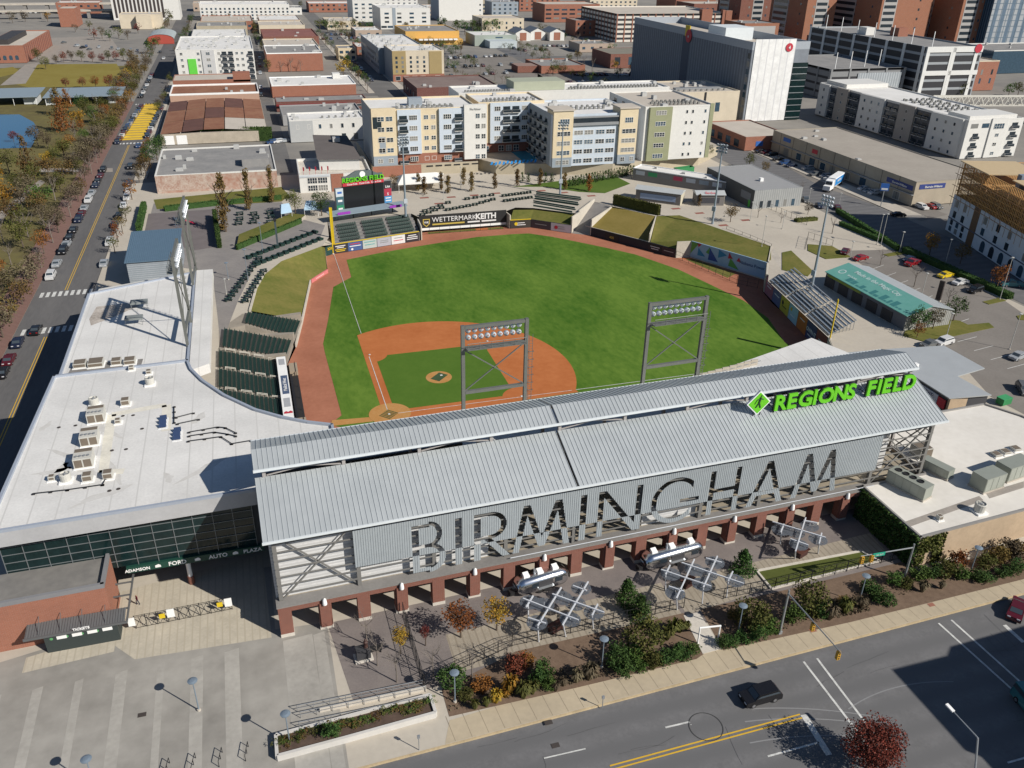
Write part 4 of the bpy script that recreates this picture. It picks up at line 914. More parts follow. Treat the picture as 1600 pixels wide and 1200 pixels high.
    def box(s, name, x0, y0, z0, x1, y1, z1, m):
        mb = MB(); mb.box(x0, y0, z0, x1, y1, z1); return mb.ob(name, m, s.T)
    def units(s, n, seed, sz=(1.2, 2.4), hh=(.7, 1.6), m=None, area=None):
        r_ = random.Random(seed); x0, y0, x1, y1 = area or (1.5, 1.5, s.W-1.5, s.D-1.5); zr = s.H-.58
        for i in range(n):
            a, b, c = r_.uniform(*sz), r_.uniform(*sz), r_.uniform(*hh); x, y = r_.uniform(x0, x1), r_.uniform(y0, y1)
            mb = MB(); mb.cbox(x, y, zr, a, b, c); mb.cbox(x, y, zr+c, a*.8, b*.8, .1); mb.ob('rooftop_unit', m or UNITM, s.T)
    def rows(s, x0, x1, y, n):
        """row of small condensers along the roof"""
        for i in range(n):
            x = x0+(x1-x0)*i/max(1, n-1)
            if 'cond' not in WM:
                mb = MB(); mb.box(-.4, -.4, 0, .4, .4, .8); mb.lathe([(.3, .8), (.3, .9), (0, .88)], 8); WM['cond'] = mb.mesh('condenser', UNITD)
            o = link('condenser', WM['cond'], s.T, (x, y, s.H-.58))
    def sign(s, face, body, st, z, size, m, proud=.14, bold=.01):
        t = text_mb(body, size, .06, bold); q = MB(); q.raw(t.v, t.f); q.xf(s.M(face, st, z) @ Matrix.Translation((0, -proud, 0))); return q.ob('sign_lettering', m, s.T)
    def done(s):
        if s.extra:
            mb = MB(); mats = [OFFW, GLASS]
            for me, M_ in s.extra:
                n0 = len(mb.v); mb.v += [tuple(M_ @ v.co) for v in me.vertices]
                for p_ in me.polygons: mb.f.append(tuple(n0+i for i in p_.vertices)); mb.m.append(p_.material_index)
            stuff(mb.ob('windows', mats, s.T))
        return s
UNITM = flat('rooftop_grey', (.42, .42, .41)); UNITD = flat('condenser_dark', (.2, .2, .19))
def lettering(parent, body, size, loc, rz, m, bold=.01, depth=.06, tilt=None):
    t = text_mb(body, size, depth, bold); q = MB(); q.raw(t.v, t.f); M_ = Matrix.Translation(loc) @ Matrix.Rotation(rz, 4, 'Z')
    if tilt is not None: M_ = M_ @ Matrix.Rotation(tilt, 4, 'X')
    q.xf(M_); return q.ob('lettering', m, parent)

# ---- outfield walls with advertising
PADG = flat('pad_green', (.012, .05, .045), .6); PADN = flat('pad_navy', (.018, .022, .035), .6)
def adwall(name, label, a, b, z0, z1, ads, cap=None, t=.3, group='outfield wall sections'):
    a, b = V((a[0], a[1], 0)), V((b[0], b[1], 0)); d = b-a; Lx = d.length; rz = atan2(d.y, d.x)
    T = thing(name, label, 'outfield wall', (a.x, a.y, z0), rz, group); H = z1-z0
    mb = MB(); mb.box(0, 0, 0, Lx, t, H); mb.ob('wall', PADN, T)
    if cap: mb = MB(); mb.box(-.02, -.1, H, Lx+.02, t+.05, H+.14); mb.ob('cap', cap, T)
    n_ = len(ads)
    for i, ad in enumerate(ads):
        if ad is None: continue
        x0, x1 = Lx*i/n_+.08, Lx*(i+1)/n_-.08; c = flat('ad_%02d%02d%02d' % tuple(int(q*99) for q in ad[0]), ad[0])
        mb = MB(); mb.box(x0, -.05, .12, x1, 0, H-.12); o = mb.ob('advert', c, T)
        for (tx, zz, sz, cm) in ad[1]:
            if tx == '-':                                # unreadable small print: a thin bar
                q = MB(); q.box((x0+x1)/2-(x1-x0)*sz/2, -.075, H*zz, (x0+x1)/2+(x1-x0)*sz/2, -.05, H*zz+.22); q.ob('small_print', cm, T).parent = o
            elif tx == 'o':
                q = MB(); q.lathe([(0, .0), (H*sz, .0)], 14); q.xf(Matrix.Translation((x0+(x1-x0)*.27, -.08, H*zz)) @ Matrix.Rotation(R(90), 4, 'X')); q.ob('logo_disc', cm, T).parent = o
            else:
                m_ = text_mb(tx, sz, .03, .015); q = MB(); q.raw(m_.v, m_.f); q.xf(Matrix.Translation(((x0+x1)/2, -.08, H*zz))); q.ob('lettering', cm, T).parent = o
    return T
YEL = flat('yellow_paint', (.62, .45, .02), .5); REDP = flat('sign_red', (.45, .03, .05)); BLUEP = flat('sign_blue', (.03, .12, .4)); WL = flat('lettering_white', (.7, .7, .7)); GLD = flat('lettering_gold', (.5, .38, .08))
adwall('outfield_wall', 'left field wall with six colourful adverts under a yellow cap', (-.2, 96.55), (26.4, 102.55), FZ, -2.15, [
    ((.03, .03, .035), [('-', .72, .7, WL), ('-', .55, .5, WL), ('-', .35, .75, YEL), ('-', .18, .6, YEL)]), ((.05, .1, .25), [('-', .72, .7, REDP), ('-', .5, .8, WL), ('o', .22, .12, WL)]),
    ((.4, .46, .44), [('-', .7, .8, flat('teal', (.08, .3, .3))), ('-', .4, .7, flat('teal', (.08, .3, .3)))]), ((.36, .37, .42), [('-', .6, .6, GREYM), ('-', .4, .6, GREYM)]),
    ((.62, .62, .62), [('-', .66, .6, GREYM), ('-', .38, .7, REDP)]), ((.03, .025, .03), [('-', .7, .6, WL), ('-', .5, .8, WL), ('-', .3, .8, WL)])], YEL)
adwall('outfield_wall', 'short dark bullpen-side wall with a white and gold advert and yellow cap', (57, 107.45), (63.8, 107.15), FZ, -2.3, [((.04, .035, .03), [('o', .55, .2, YEL), ('-', .6, .4, WL), ('-', .36, .5, WL)])], YEL)
adwall('outfield_wall', 'dark centre field wall with a pink and white clinic advert beside the tunnel', (63.8, 107.15), (74.2, 98.2), FZ, -2.3, [((.05, .04, .05), [('-', .5, .6, GREYM)]), ((.45, .42, .47), [('o', .5, .22, REDP), ('-', .6, .35, GREYM), ('-', .36, .4, GREYM)])])
adwall('outfield_wall', 'long black right-centre wall right of the tunnel with a gold number', (79.6, 94.6), (91.05, 77.05), FZ, -2.35, [None, ((.02, .02, .022), [('400', .3, 1.1, GLD)]), None, None])
adwall('outfield_wall', 'black right-centre wall with two white word adverts', (91.05, 77.05), (96.2, 69.1), FZ, -2.35, [((.025, .025, .03), [('-', .6, .7, WL), ('-', .36, .55, WL)]), ((.05, .03, .04), [('-', .5, .7, flat('lettering_pale', (.4, .38, .38)))])])
adwall('outfield_wall', 'tall right field wall below the bleachers with pink, navy, yellow, blue and orange adverts', (107.0, 38.2), (98.95, .2), FZ, -.1, [
    ((.3, .12, .16), [('-', .5, .5, WL), ('-', .66, .6, WL)]), ((.1, .13, .25), [('-', .5, .6, WL)]), ((.5, .42, .05), [('o', .5, .12, BLACKM), ('-', .3, .5, BLACKM)]), ((.32, .5, .58), [('o', .6, .1, YEL), ('-', .3, .5, WL)]),
    ((.45, .14, .03), [('-', .6, .5, WL)]), ((.05, .06, .14), [('OWN IT', .4, 1.4, WL), ('-', .22, .6, WL)]), ((.2, .05, .05), [('-', .5, .5, WL)])])
pd = thing('wall_pad', 'faded red pad on the low wall at the left field bend', 'wall pad', (-8.4, 74.6, FZ), atan2(81.6-74.6, 5.1)); mb = MB(); mb.box(0, -.12, 0, 8.6, .28, 1.0); po_ = mb.ob('pad', flat('pad_red', (.55, .17, .17)), pd)
mb = MB(); mb.box(2.2, -.15, .4, 6.4, -.12, .62); mb.ob('small_print', flat('pad_white', (.6, .4, .4)), po_)
cw = thing('corner_wall', 'blue-green corner wall with a yellow distance number beside the left foul pole', 'wall', (-2.4, 95.2, FZ), atan2(1.4, 2.2)); mb = MB(); mb.box(0, 0, 0, 2.6, .25, 2.9); mb.ob('wall', PADG, cw); lettering(cw, '320', 1.1, (1.4, -.08, 1.6), 0, YEL)
for nm, lb, p, z0, z1, rz in (('foul_pole', 'yellow foul pole in the left field corner', (-.25, 96.5), FZ, 8.9, R(-12)), ('foul_pole', 'yellow foul pole at the end of the right field bleachers', (98.6, -.9), 0, 9.4, R(55))):
    t = thing(nm, lb, 'foul pole', (p[0], p[1], z0), rz, 'foul poles'); H = z1-z0
    mb = MB(); mb.tube((0, 0, 0), (0, 0, H), .16, n=10); mb.ob('pole', YEL, t)
    mb = MB(); mb.box(.16, -.03, H*.22, .75, .03, H); mb.ob('screen', YEL, t)
    mb = MB(); mb.lathe([(.3, 0), (.3, .3), (0, .3)], 10); mb.ob('foot', CONCL, t)
# bullpen banners and fences
bw = thing('banner_wall', 'long black banner wall with big white lettering over the left bullpen', 'banner', (28.0, 110.15, -3.6)); mb = MB(); mb.box(0, 0, 0, 28.4, .25, 4.0); mb.ob('wall', flat('banner_black', (.02, .02, .022)), bw)
mb = MB(); mb.box(0, -.2, -.7, 28.4, .1, -.02); mb.ob('white_base', WHITE, bw)
lettering(bw, 'WETTERMARK', 2.2, (11.3, -.08, 1.75), 0, WL, .0); lettering(bw, 'KEITH', 2.5, (21.6, -.08, 1.7), 0, WL, .09)
for a, b, m_ in ((4.2, 14.6, GLD), (15.6, 19.6, WL), (20.2, 25, WL)): mb = MB(); mb.box(a, -.1, .75, b, 0, 1.2); mb.ob('small_print', m_, bw)
mb = MB(); mb.raw([(1.2, -.1, 2.9), (1.2, -.1, 1.3), (2.3, -.1, .35), (3.4, -.1, 1.3), (3.4, -.1, 2.9)], [(0, 1, 2, 3, 4)]); sh_ = mb.ob('shield', GLD, bw)
mb = MB(); mb.raw([(1.45, -.13, 2.65), (1.45, -.13, 1.4), (2.3, -.13, .7), (3.15, -.13, 1.4), (3.15, -.13, 2.65)], [(0, 1, 2, 3, 4)]); sh2 = mb.ob('shield_face', flat('banner_black', (.02, .02, .022)), bw); sh2.parent = sh_; lettering(bw, 'WK', .9, (2.3, -.16, 1.5), 0, WL, .02).parent = sh_
ap = thing('banner_wall', 'sky blue banner wall with green, blue and red triangles over the right bullpen', 'banner', (100.6, 68.4, FZ+.4), atan2(46.6-68.4, 112.1-100.6)); Lb = hypot(46.6-68.4, 11.5)
mb = MB(); mb.box(0, -.06, 0, Lb, .2, 4.7); mb.ob('wall', flat('banner_sky', (.3, .46, .62)), ap)
for pts, c in (([(.1, .9), (.1, 4.6), (2.6, 4.5)], (.12, .3, .06)), ([(2.0, 4.6), (3.6, 4.6), (2.6, 3.4)], (.45, .03, .06)), ([(2.5, 1.0), (5.2, 1.2), (2.6, 3.3)], (.03, .22, .42)), ([(5.2, 2.6), (6.4, 4.4), (6.4, 2.2)], (.1, .3, .08)), ([(6.2, .6), (9.6, .7), (6.4, 4.2)], (.03, .08, .3)), ([(9.4, 2.0), (12.2, 3.4), (9.4, 4.5)], (.03, .22, .42)), ([(12.6, 2.7), (14.2, 2.9), (12.8, 4.5)], (.42, .03, .05)), ([(13.0, .6), (16.6, .2), (13.4, 3.1)], (.1, .32, .08))):
    mb = MB(); mb.raw([(x, -.09, z_) for x, z_ in pts], [(0, 1, 2)]); 
    me = mb.ob('triangle', flat('tri_%d%d%d' % tuple(int(q*99) for q in c), c), ap); me.data.flip_normals() if me.data.polygons[0].normal.y > 0 else None
lettering(ap, 'Alabama Power', 1.25, (20.4, -.1, 2.3), 0, flat('lettering_navy', (.03, .07, .2)), .0); mb = MB(); mb.raw([(15.4, -.1, 2.6), (16.8, -.1, 2.6), (16.1, -.1, 3.9)], [(0, 1, 2)]); mb.ob('logo', REDP, ap)
def fence(name, label, pts, h, zb=0., step=2.4, m=BLACKM, rails=(0.1, .95), pick=None, group='fences', cat='fence', pr=.04):
    T = thing(name, label, cat, (pts[0][0], pts[0][1], zb), 0, group); o = V((pts[0][0], pts[0][1], 0))
    for a, b in zip(pts, pts[1:]):
        a, b = V((a[0], a[1], 0))-o, V((b[0], b[1], 0))-o; d = b-a; n_ = max(1, round(d.length/step))
        for i in range(n_+1):
            c = a+d*(i/n_); mb = MB(); mb.box(c.x-pr, c.y-pr, 0, c.x+pr, c.y+pr, h); mb.ob('post', m, T)
        mb = MB()
        for r_ in rails: mb.bar((a.x, a.y, h*r_), (b.x, b.y, h*r_), pr*1.1, pr*1.3)
        if pick:
            k = int(d.length/pick)
            for i in range(k): c = a+d*((i+.5)/k); mb.box(c.x-.012, c.y-.012, h*rails[0], c.x+.012, c.y+.012, h*rails[-1])
        mb.ob('rails', m, T)
    return T
fence('bullpen_fence', 'black mesh fence in front of the left bullpen', [(27.5, 108.2), (57, 107.55)], 2.3, FZ, 3.2, rails=(.05, .5, .97))
fence('bullpen_fence', 'black mesh fence in front of the right bullpen', [(96.3, 68.9), (103.2, 46), (107, 41.6)], 2.3, FZ, 2.6, rails=(.05, .5, .97))
pg = MB(); pg.sheet([[(30.5, 108.3), (46, 108.2), (46, 109.9), (30.5, 109.9)]], FZ+.03); pg.sheet([[(50, 108), (55, 108), (55, 109.8), (50, 109.8)]], FZ+.03); pg.sheet([[(98.6, 67.2), (103.0, 50.5), (107, 53), (101.2, 66.5)]], FZ+.03); struct('bullpen_grass', pg, GRASSD)
pg = MB(); pg.sheet([[(46, 108.2), (50, 108.1), (50, 109.8), (46, 109.8)]], FZ+.035); pg.sheet([[(98, 68.3), (98.5, 67.2), (101.2, 66.6), (100.6, 68.4)], ], FZ+.035); struct('bullpen_clay', pg, dirtm)

# ---- scoreboard
SB0, SBA = (1.6, 117.6), R(12.7)
sb = thing('scoreboard', 'large dark video scoreboard with side sponsor panels and green lettering on top', 'scoreboard', (SB0[0], SB0[1], 0), SBA)
def sbq(u0, v0, u1, v1):
    s0, z1 = PV(u0, v0, SB0, SBA); s1, z0 = PV(u1, v1, SB0, SBA); return s0, s1, z0, z1
s0, s1, z0, z1 = sbq(536, 291, 601, 326)
_, zb_ = PV(537, 333, SB0, SBA); _, zt_ = PV(535, 292, SB0, SBA)
mb = MB(); mb.box(s0, 0, zb_, s1, 1.2, zt_); mb.ob('screen', flat('screen_black', (.012, .013, .016), .35), sb)
mb = MB(); mb.box(s0-2.6, .1, zb_+.2, s0-.05, 1.1, zt_-.4); mb.ob('left_panel', GREYM, sb); mb = MB(); mb.box(s1+.05, .1, zb_+1.2, s1+2.7, 1.1, zt_+.3); mb.ob('right_panel', GREYM, sb)
hh = zt_-zb_
for i, c in enumerate(((.5, .55, .58), (.05, .12, .15), (.03, .22, .12))):
    mb = MB(); mb.box(s0-2.5, -.02, zt_-.5-(i+1)*(hh-.6)/3+.08, s0-.15, .1, zt_-.5-i*(hh-.6)/3); q_ = mb.ob('sponsor_panel', flat('sp_%d' % i, c), sb)
    mb = MB(); mb.box(s0-2.0, -.05, zt_-.5-(i+.6)*(hh-.6)/3, s0-.6, -.02, zt_-.5-(i+.35)*(hh-.6)/3); mb.ob('small_print', WL if i else BLUEP, sb).parent = q_
for i, (c, tx) in enumerate((((.02, .02, .025), 'Lite'), ((.35, .03, .06), 'S'), ((.06, .25, .5), ''))):
    mb = MB(); mb.box(s1+.15, -.02, zt_+.2-(i+1)*hh/3.4+.08, s1+2.6, .1, zt_+.2-i*hh/3.4); q_ = mb.ob('sponsor_panel', flat('spr_%d' % i, c), sb)
    if tx: lettering(sb, tx, 1.1, (s1+1.35, -.06, zt_+.55-(i+1)*hh/3.4), 0, WL, .02).parent = q_
    else:
        for k in (.35, .7): mb = MB(); mb.box(s1+.5, -.05, zt_+.2-(i+1-k)*hh/3.4, s1+2.3, -.02, zt_+.5-(i+1-k)*hh/3.4); mb.ob('small_print', WL, sb).parent = q_
mb = MB(); mb.box(s0-.1, -.05, zt_, s1+.2, .9, zt_+1.0); rb_ = mb.ob('red_band', REDP, sb)
for k in range(3): lettering(sb, 'Coca-Cola', .78, (s0+(s1-s0)*(.22+.3*k), -.1, zt_+.25), 0, WL, .01).parent = rb_
lettering(sb, 'REGIONS FIELD', 2.0, (s0+(s1-s0)*.5, -.1, zt_+1.15), 0, GRN, .05, .25)
mb = MB(); mb.box(s0, .3, zt_+1.0, s1, .9, zt_+2.9); mb.raw([(s0+1.5, .3, zt_+2.9), (s1-1.5, .3, zt_+2.9), (s1-4.5, .3, zt_+4.3), (s0+4.5, .3, zt_+4.3), (s0+1.5, .9, zt_+2.9), (s1-1.5, .9, zt_+2.9), (s1-4.5, .9, zt_+4.3), (s0+4.5, .9, zt_+4.3)], [(0,1,2,3),(7,6,5,4),(2,6,7,3),(1,5,6,2),(3,7,4,0)]); mb.ob('crown_panel', flat('slate', (.1, .125, .13)), sb)
mb = MB(); mb.lathe([(0, 0), (.95, 0), (.95, .1)], 16); mb.xf(Matrix.Translation(((s0+s1)/2, .28, zt_+3.2)) @ Matrix.Rotation(R(90), 4, 'X')); mb.ob('clock', WHITE, sb)
mb = MB(); mb.box(s0+4, -.3, zb_-1.1, s0+8.5, .5, zb_-.1); mb.ob('white_panel', WHITE, sb); mb = MB(); mb.box(s0+8.6, -.3, zb_-1.1, s0+13, .5, zb_-.1); mb.ob('green_panel', flat('panel_mint', (.25, .4, .28)), sb)
for x in (s0+1, (s0+s1)/2, s1-1): mb = MB(); mb.box(x, .3, 0, x+.5, .9, zb_+.2); mb.ob('post', BLACKM, sb)
# ---- left field stand canopy
lc = thing('stand_canopy', 'thin blue-grey shade roof with purple letters over the left field stand', 'canopy', (1.0, 109.2, -.2), SBA)
mb = MB(); mb.raw([(0, 0, 2.6), (25, 0, 2.9), (25, 4.2, 3.3), (0, 4.2, 3.0), (0, 0, 2.4), (25, 0, 2.7), (25, 4.2, 3.1), (0, 4.2, 2.8)], [(0,1,2,3),(7,6,5,4),(0,4,5,1),(1,5,6,2),(2,6,7,3),(3,7,4,0)]); mb.ob('roof', flat('shade_blue', (.26, .33, .38), .5, .2), lc)
for x in (1, 8, 14, 21): mb = MB(); mb.box(x, 3, 0, x+.25, 3.25, 2.9); mb.ob('post', BLACKM, lc)
for x0 in (4.2, 21): mb = MB(); mb.box(x0-2, -.1, 2.75, x0+2, .02, 3.5); mb.ob('purple_letters', flat('purple', (.28, .04, .4)), lc)

# ---- seats
SEATM = flat('seat_green', (.012, .034, .028), .55)
sm = MB(); sm.box(-.22, -.22, .36, .2, .22, .42); sm.raw([(-.2, -.22, .4), (-.2, .22, .4), (-.32, .22, .86), (-.32, -.22, .86), (-.25, -.22, .4), (-.25, .22, .4), (-.37, .22, .86), (-.37, -.22, .86)], [(0,1,2,3),(7,6,5,4),(3,2,6,7),(0,3,7,4),(1,5,6,2)]); sm.box(-.2, -.2, 0, -.12, -.14, .38)
seat_me = sm.mesh('stadium_seat', SEATM)
allseats = MB(); nseat = 0
def seats_row(a, b, z, face, count_individual, label):
    global nseat
    d = (b-a); n_ = int(d.length/.56)
    for k in range(n_):
        p = a+d*((k+.5)/n_)
        if count_individual and nseat < 300:
            o = link('stadium_seat', seat_me, None, (p.x, p.y, z), (0, 0, face)); tag(o, label, 'seat', 'green seats on the third-base side'); nseat += 1
        else:
            M_ = Matrix.Translation((p.x, p.y, z)) @ Matrix.Rotation(face, 4, 'Z'); n0 = len(allseats.v)
            allseats.v += [tuple(M_ @ v.co) for v in seat_me.vertices]; allseats.f += [tuple(n0+i for i in p_.vertices) for p_ in seat_me.polygons]; allseats.m += [0]*len(seat_me.polygons)
secs = [(26.3, 18.6, 'x'), (17.6, 9.8, 'x'), (8.8, 1.0, 'x'), (0, -9, 'x')]
for si in (2, 1, 0, 3):
    y0, y1, _ = secs[si]
    for i in range(NR):
        x = XB+(XF-XB)*(i+.55)/NR; z_ = -.29*i-.02
        seats_row(V((x, y0, 0)), V((x, y1, 0)), z_, 0, si in (2, 1), 'dark green folding seat in the near sections behind the third-base dugout')
for sec in (S2, S1):
    for i in range(NR):
        a, b_ = row_line(i, sec); d = (b_-a).normalized(); seats_row(a+d*.5, b_-d*.5, -.29*i-.02, atan2(-d.x, d.y), False, '')
for i in range(5):                                     # left-field stand
    for x0, x1 in ((2.5, 8.5), (10.2, 17), (18.2, 25.4)):
        y = lambda x: 98.2+i*2.3+x*.225
        a, b_ = V((x0, y(x0), 0)), V((x1, y(x1), 0))
        for dy in (0, .95): seats_row(a+V((0, dy, 0)), b_+V((0, dy, 0)), -2.3+i*.36, R(-77), False, '')
so_ = stuff(allseats.ob('stadium_seats', SEATM)); tag(so_, 'rows of dark green folding seats in the other stands', 'seats')
rl_ = MB()
for y in (26.7, 17.9, 9.0, .4):
    for k in range(4):
        x = XB+1.2+k*2.8; z_ = -.29*((x-XB)/(XF-XB)*NR)
        h_ = thing('handrail', 'pale aisle handrail between seat sections, %s down in the %s aisle' % (nth(k), {26.7: 'farthest', 17.9: 'second', 9.0: 'third', .4: 'nearest'}[y]), 'handrail', (x, y-.2, z_-.6), 0, 'aisle handrails')
        mb = MB(); mb.tube((0, 0, 1.5), (1.9, 0, .95), .05, n=6); mb.tube((0, .45, 1.5), (1.9, .45, .95), .05, n=6)
        for x_ in (0, 1.9): mb.tube((x_, 0, .2), (x_, 0, 1.5-x_*.29), .05, n=6); mb.tube((x_, .45, .2), (x_, .45, 1.5-x_*.29), .05, n=6); mb.tube((x_, 0, 1.5-x_*.29), (x_, .45, 1.5-x_*.29), .05, n=6)
        mb.ob('tubes', flat('rail_cream', (.6, .57, .5)), h_)
# dugout: white printed roof, dark front
dg = thing('dugout', 'third-base dugout with a white advert-printed roof', 'dugout', (-17.9, 0, FZ))
def dq(x0, y0, x1, y1, z0, z1, m, n_): mb = MB(); mb.box(x0, y0, z0, x1, y1, z1); return mb.ob(n_, m, dg)
dq(-1.9, -6, 0, 25.6, 2.5, 2.75, WHITE, 'roof'); dq(-1.9, -6, -1.6, 26, 0, 2.5, flat('dugout_tan', (.3, .22, .15)), 'back_wall'); dq(-1.5, 8.5, -.2, 16.6, 2.76, 2.78, flat('roof_panel_navy', (.07, .1, .17)), 'dark_panel')
dq(-1.5, 21.6, -.3, 24.4, 2.76, 2.78, flat('roof_panel_grey', (.35, .36, .38)), 'grey_panel'); dq(-1.5, 3.2, -.3, 6.8, 2.76, 2.78, flat('roof_panel_grey', (.35, .36, .38)), 'grey_panel')
mb = MB(); mb.raw([(-1.7, .6, 2.77), (-.1, .6, 2.77), (-.1, 1.2, 2.77), (-.5, 1.6, 2.77), (-.9, 1.2, 2.77), (-1.3, 1.6, 2.77), (-1.7, 1.2, 2.77)], [(0, 1, 2, 3, 4, 5, 6)]); mb.ob('red_mark', REDP, dg)
lettering(dg, 'Medical West', 1.0, (-.55, 12.5, 2.8), R(90), WL, .01, .02, R(-90))
mb = MB(); mb.box(-1.6, -5, .01, 2.1, 26, .03); mb.ob('floor', flat('dugout_dark', (.03, .027, .025)), dg)
for y in (-4, 1, 6, 11, 16, 21, 25.5): mb = MB(); mb.box(1.7, y, 0, 1.8, y+.1, 1.1); mb.ob('rail_post', BLACKM, dg)
mb = MB(); mb.box(1.7, -5, 1.05, 1.78, 26, 1.12); mb.box(.4, -5, .35, .9, 26, .5); mb.ob('rail_and_bench', BLACKM, dg)
for y0, y1 in ((21.4, 25.6), (1.5, -3)): 
    mb = MB(); mb.box(.5, min(y0, y1), 0, 2.2, max(y0, y1), 1.0); mb.ob('camera_pit', flat('pit_tan', (.33, .27, .2)), dg)

# ---- picnic counters and terraces on the concourse: green bench units
tb0 = thing('picnic_table', 'dark green picnic table on the left field terrace', 'picnic table', (0, 0, 0), 0, 'green picnic tables')
mb = MB(); mb.box(-.9, -.38, .72, .9, .38, .78); mb.ob('top', SEATM, tb0)
for y in (-.8, .55): mb = MB(); mb.box(-.9, y, .42, .9, y+.26, .47); mb.ob('bench', SEATM, tb0)
for x in (-.7, .6): mb = MB(); mb.box(x, -.7, 0, x+.1, .7, .72); mb.ob('trestle', SEATM, tb0)
proto(tb0); first = [True]
def table(p, rz, label, group=None, sc=1.0):
    if first[0]:
        first[0] = False; tb0.location = p; tb0.rotation_euler = (0, 0, rz); tb0['label'] = label; tb0['group'] = group or 'green picnic tables'; tb0.scale = (sc,)*3; return tb0
    return dup(tb0, p, rz, label, group, sc)
def line_tables(a, b, n_, ang, label, z=0., group=None, sc=1.0):
    for k in range(n_):
        p = P(a[0]+(b[0]-a[0])*k/max(1, n_-1), a[1]+(b[1]-a[1])*k/max(1, n_-1), z)
        table((p.x, p.y, z), ang, label % nth(k), group, sc)
line_tables((357, 470), (405, 405), 11, R(14), 'green picnic table in the upper line along the left bank, %s from near end')
line_tables((383, 472), (412, 425), 8, R(14), 'green picnic table in the lower line along the left bank, %s from near end')
line_tables((388, 404), (492, 364), 13, R(-55), 'green picnic table in the upper line beside the planter, %s from left')
line_tables((402, 414), (500, 375), 12, R(-55), 'green picnic table in the lower line above the lawn, %s from left')
for r_, (a, b, n_) in enumerate((((660, 337), (690, 326), 4), ((700, 329), (742, 321), 5), ((752, 318), (770, 313), 3), ((664, 331), (700, 318), 4), ((730, 312), (768, 306), 4), ((788, 307), (826, 302), 5), ((790, 315), (828, 310), 5))):
    line_tables(a, b, n_, R(10), 'grey-green table on the centre terrace, row %s, %%s from left' % ('one two three four five six seven'.split()[r_]))
for r_, (a, b) in enumerate((((838, 305), (908, 314)), ((836, 311), (904, 321)), ((834, 317), (899, 328)), ((834, 323), (895, 333)))):
    bt = thing('bleacher_row', 'dark green bench row left of the centre field tunnel, %s from the back' % nth(r_), 'bench', tuple(P(*a)), 0, 'bench rows by the tunnel'); q = P(*b)-P(*a); h0 = -.25*r_+.55
    mb = MB(); mb.bar((0, 0, h0), (q.x, q.y, h0), .9, .3); mb.ob('seat_deck', SEATM, bt)
    mb = MB(); mb.bar((0, .55, h0+.5), (q.x, q.y+.55, h0+.5), .12, .5); mb.ob('backrest', flat('seat_green_pale', (.05, .1, .085)), bt)
# right-field bleachers: long silver benches
for k in range(8):
    t_ = k/7; a = V((105.6+t_*7.2, 34.2+t_*1.2, .3+t_*2.2)); b = V((99.6+t_*7.2, .4+t_*1.2, .3+t_*2.2))
    bt = thing('bleacher_bench', 'long silver bleacher bench in right field, %s row from the wall' % nth(k), 'bleacher', tuple(a), 0, 'right field bleachers')
    for f0, f1 in ((0, .31), (.33, .64), (.66, 1)):
        p0, p1 = (b-a)*f0, (b-a)*f1
        mb = MB(); mb.bar(p0, p1, .32, .06); mb.ob('plank', STEEL, bt)
        mb = MB(); mb.bar(p0+V((-.5, .1, -.35)), p1+V((-.5, .1, -.35)), .5, .05); mb.ob('footboard', flat('bleacher_blue', (.12, .17, .22), .5, .3), bt)
        mb = MB()
        for f in (.05, .5, .95): c = p0+(p1-p0)*f; mb.box(c.x-.05, c.y-.05, -a.z, c.x+.05, c.y+.05, -.03)
        mb.ob('stand', GREYM, bt)

# ---- tall light poles on the concourse
def light_pole(u, v, label, H=24.5, n=(4, 3), rz=0.):
    p = P(u, v); t = thing('floodlight_pole', label, 'light pole', tuple(p), rz, 'tall floodlight poles')
    mb = MB(); mb.tube((0, 0, 0), (0, 0, H), .38, .16, 12); mb.ob('pole', flat('pole_blue_grey', (.3, .36, .42), .45, .4), t)
    mb = MB(); mb.box(-.6, -.55, 4.2, .6, -.2, 5.6); mb.ob('control_box', flat('box_grey', (.4, .44, .48)), t)
    for j in range(n[1]):
        zz = H-.3-j*.95; mb = MB(); mb.box(-1.7, -.08, zz-.06, 1.7, .08, zz+.06); mb.ob('cross_arm', GREYM, t)
        for i in range(n[0]):
            mb = MB(); mb.lathe([(.12, -.25), (.3, -.1), (.4, .28)], 10); mb.xf(Matrix.Translation((-1.4+i*2.8/(n[0]-1), -.3, zz)) @ Matrix.Rotation(R(110), 4, 'X')); mb.ob('floodlight', LAMPW, t, smooth=True)
    return t
light_pole(1267, 455, 'tall floodlight pole beside the turquoise-roofed shop', rz=R(-75)); light_pole(1113, 350, 'tall floodlight pole between the concession stands and the lawn', rz=R(-50)); light_pole(875, 305, 'tall floodlight pole in front of the yellow and blue apartments', rz=R(-10)); light_pole(634, 338, 'tall floodlight pole beside the scoreboard', rz=R(10))
def lamp(p, label, h=4.8, disc=.55, group='plaza disc lamps', m=None):
    t = thing('lamp_post', label, 'lamp post', (p[0], p[1], 0), 0, group)
    mb = MB(); mb.tube((0, 0, 0), (0, 0, h), .085, .06, 8); mb.ob('pole', m or flat('lamp_grey_blue', (.25, .31, .37), .4, .4), t)
    mb = MB(); mb.lathe([(0, h+.12), (disc*.5, h+.1), (disc, h), (disc*.95, h-.08), (.12, h-.1), (.1, h-.3), (0, h-.3)], 18); mb.ob('disc', m or flat('lamp_grey_blue', (.25, .31, .37), .4, .4), t)
    mb = MB(); mb.lathe([(.22, 0), (.2, .25), (0, .25)], 10); mb.ob('foot', CONC, t); return t
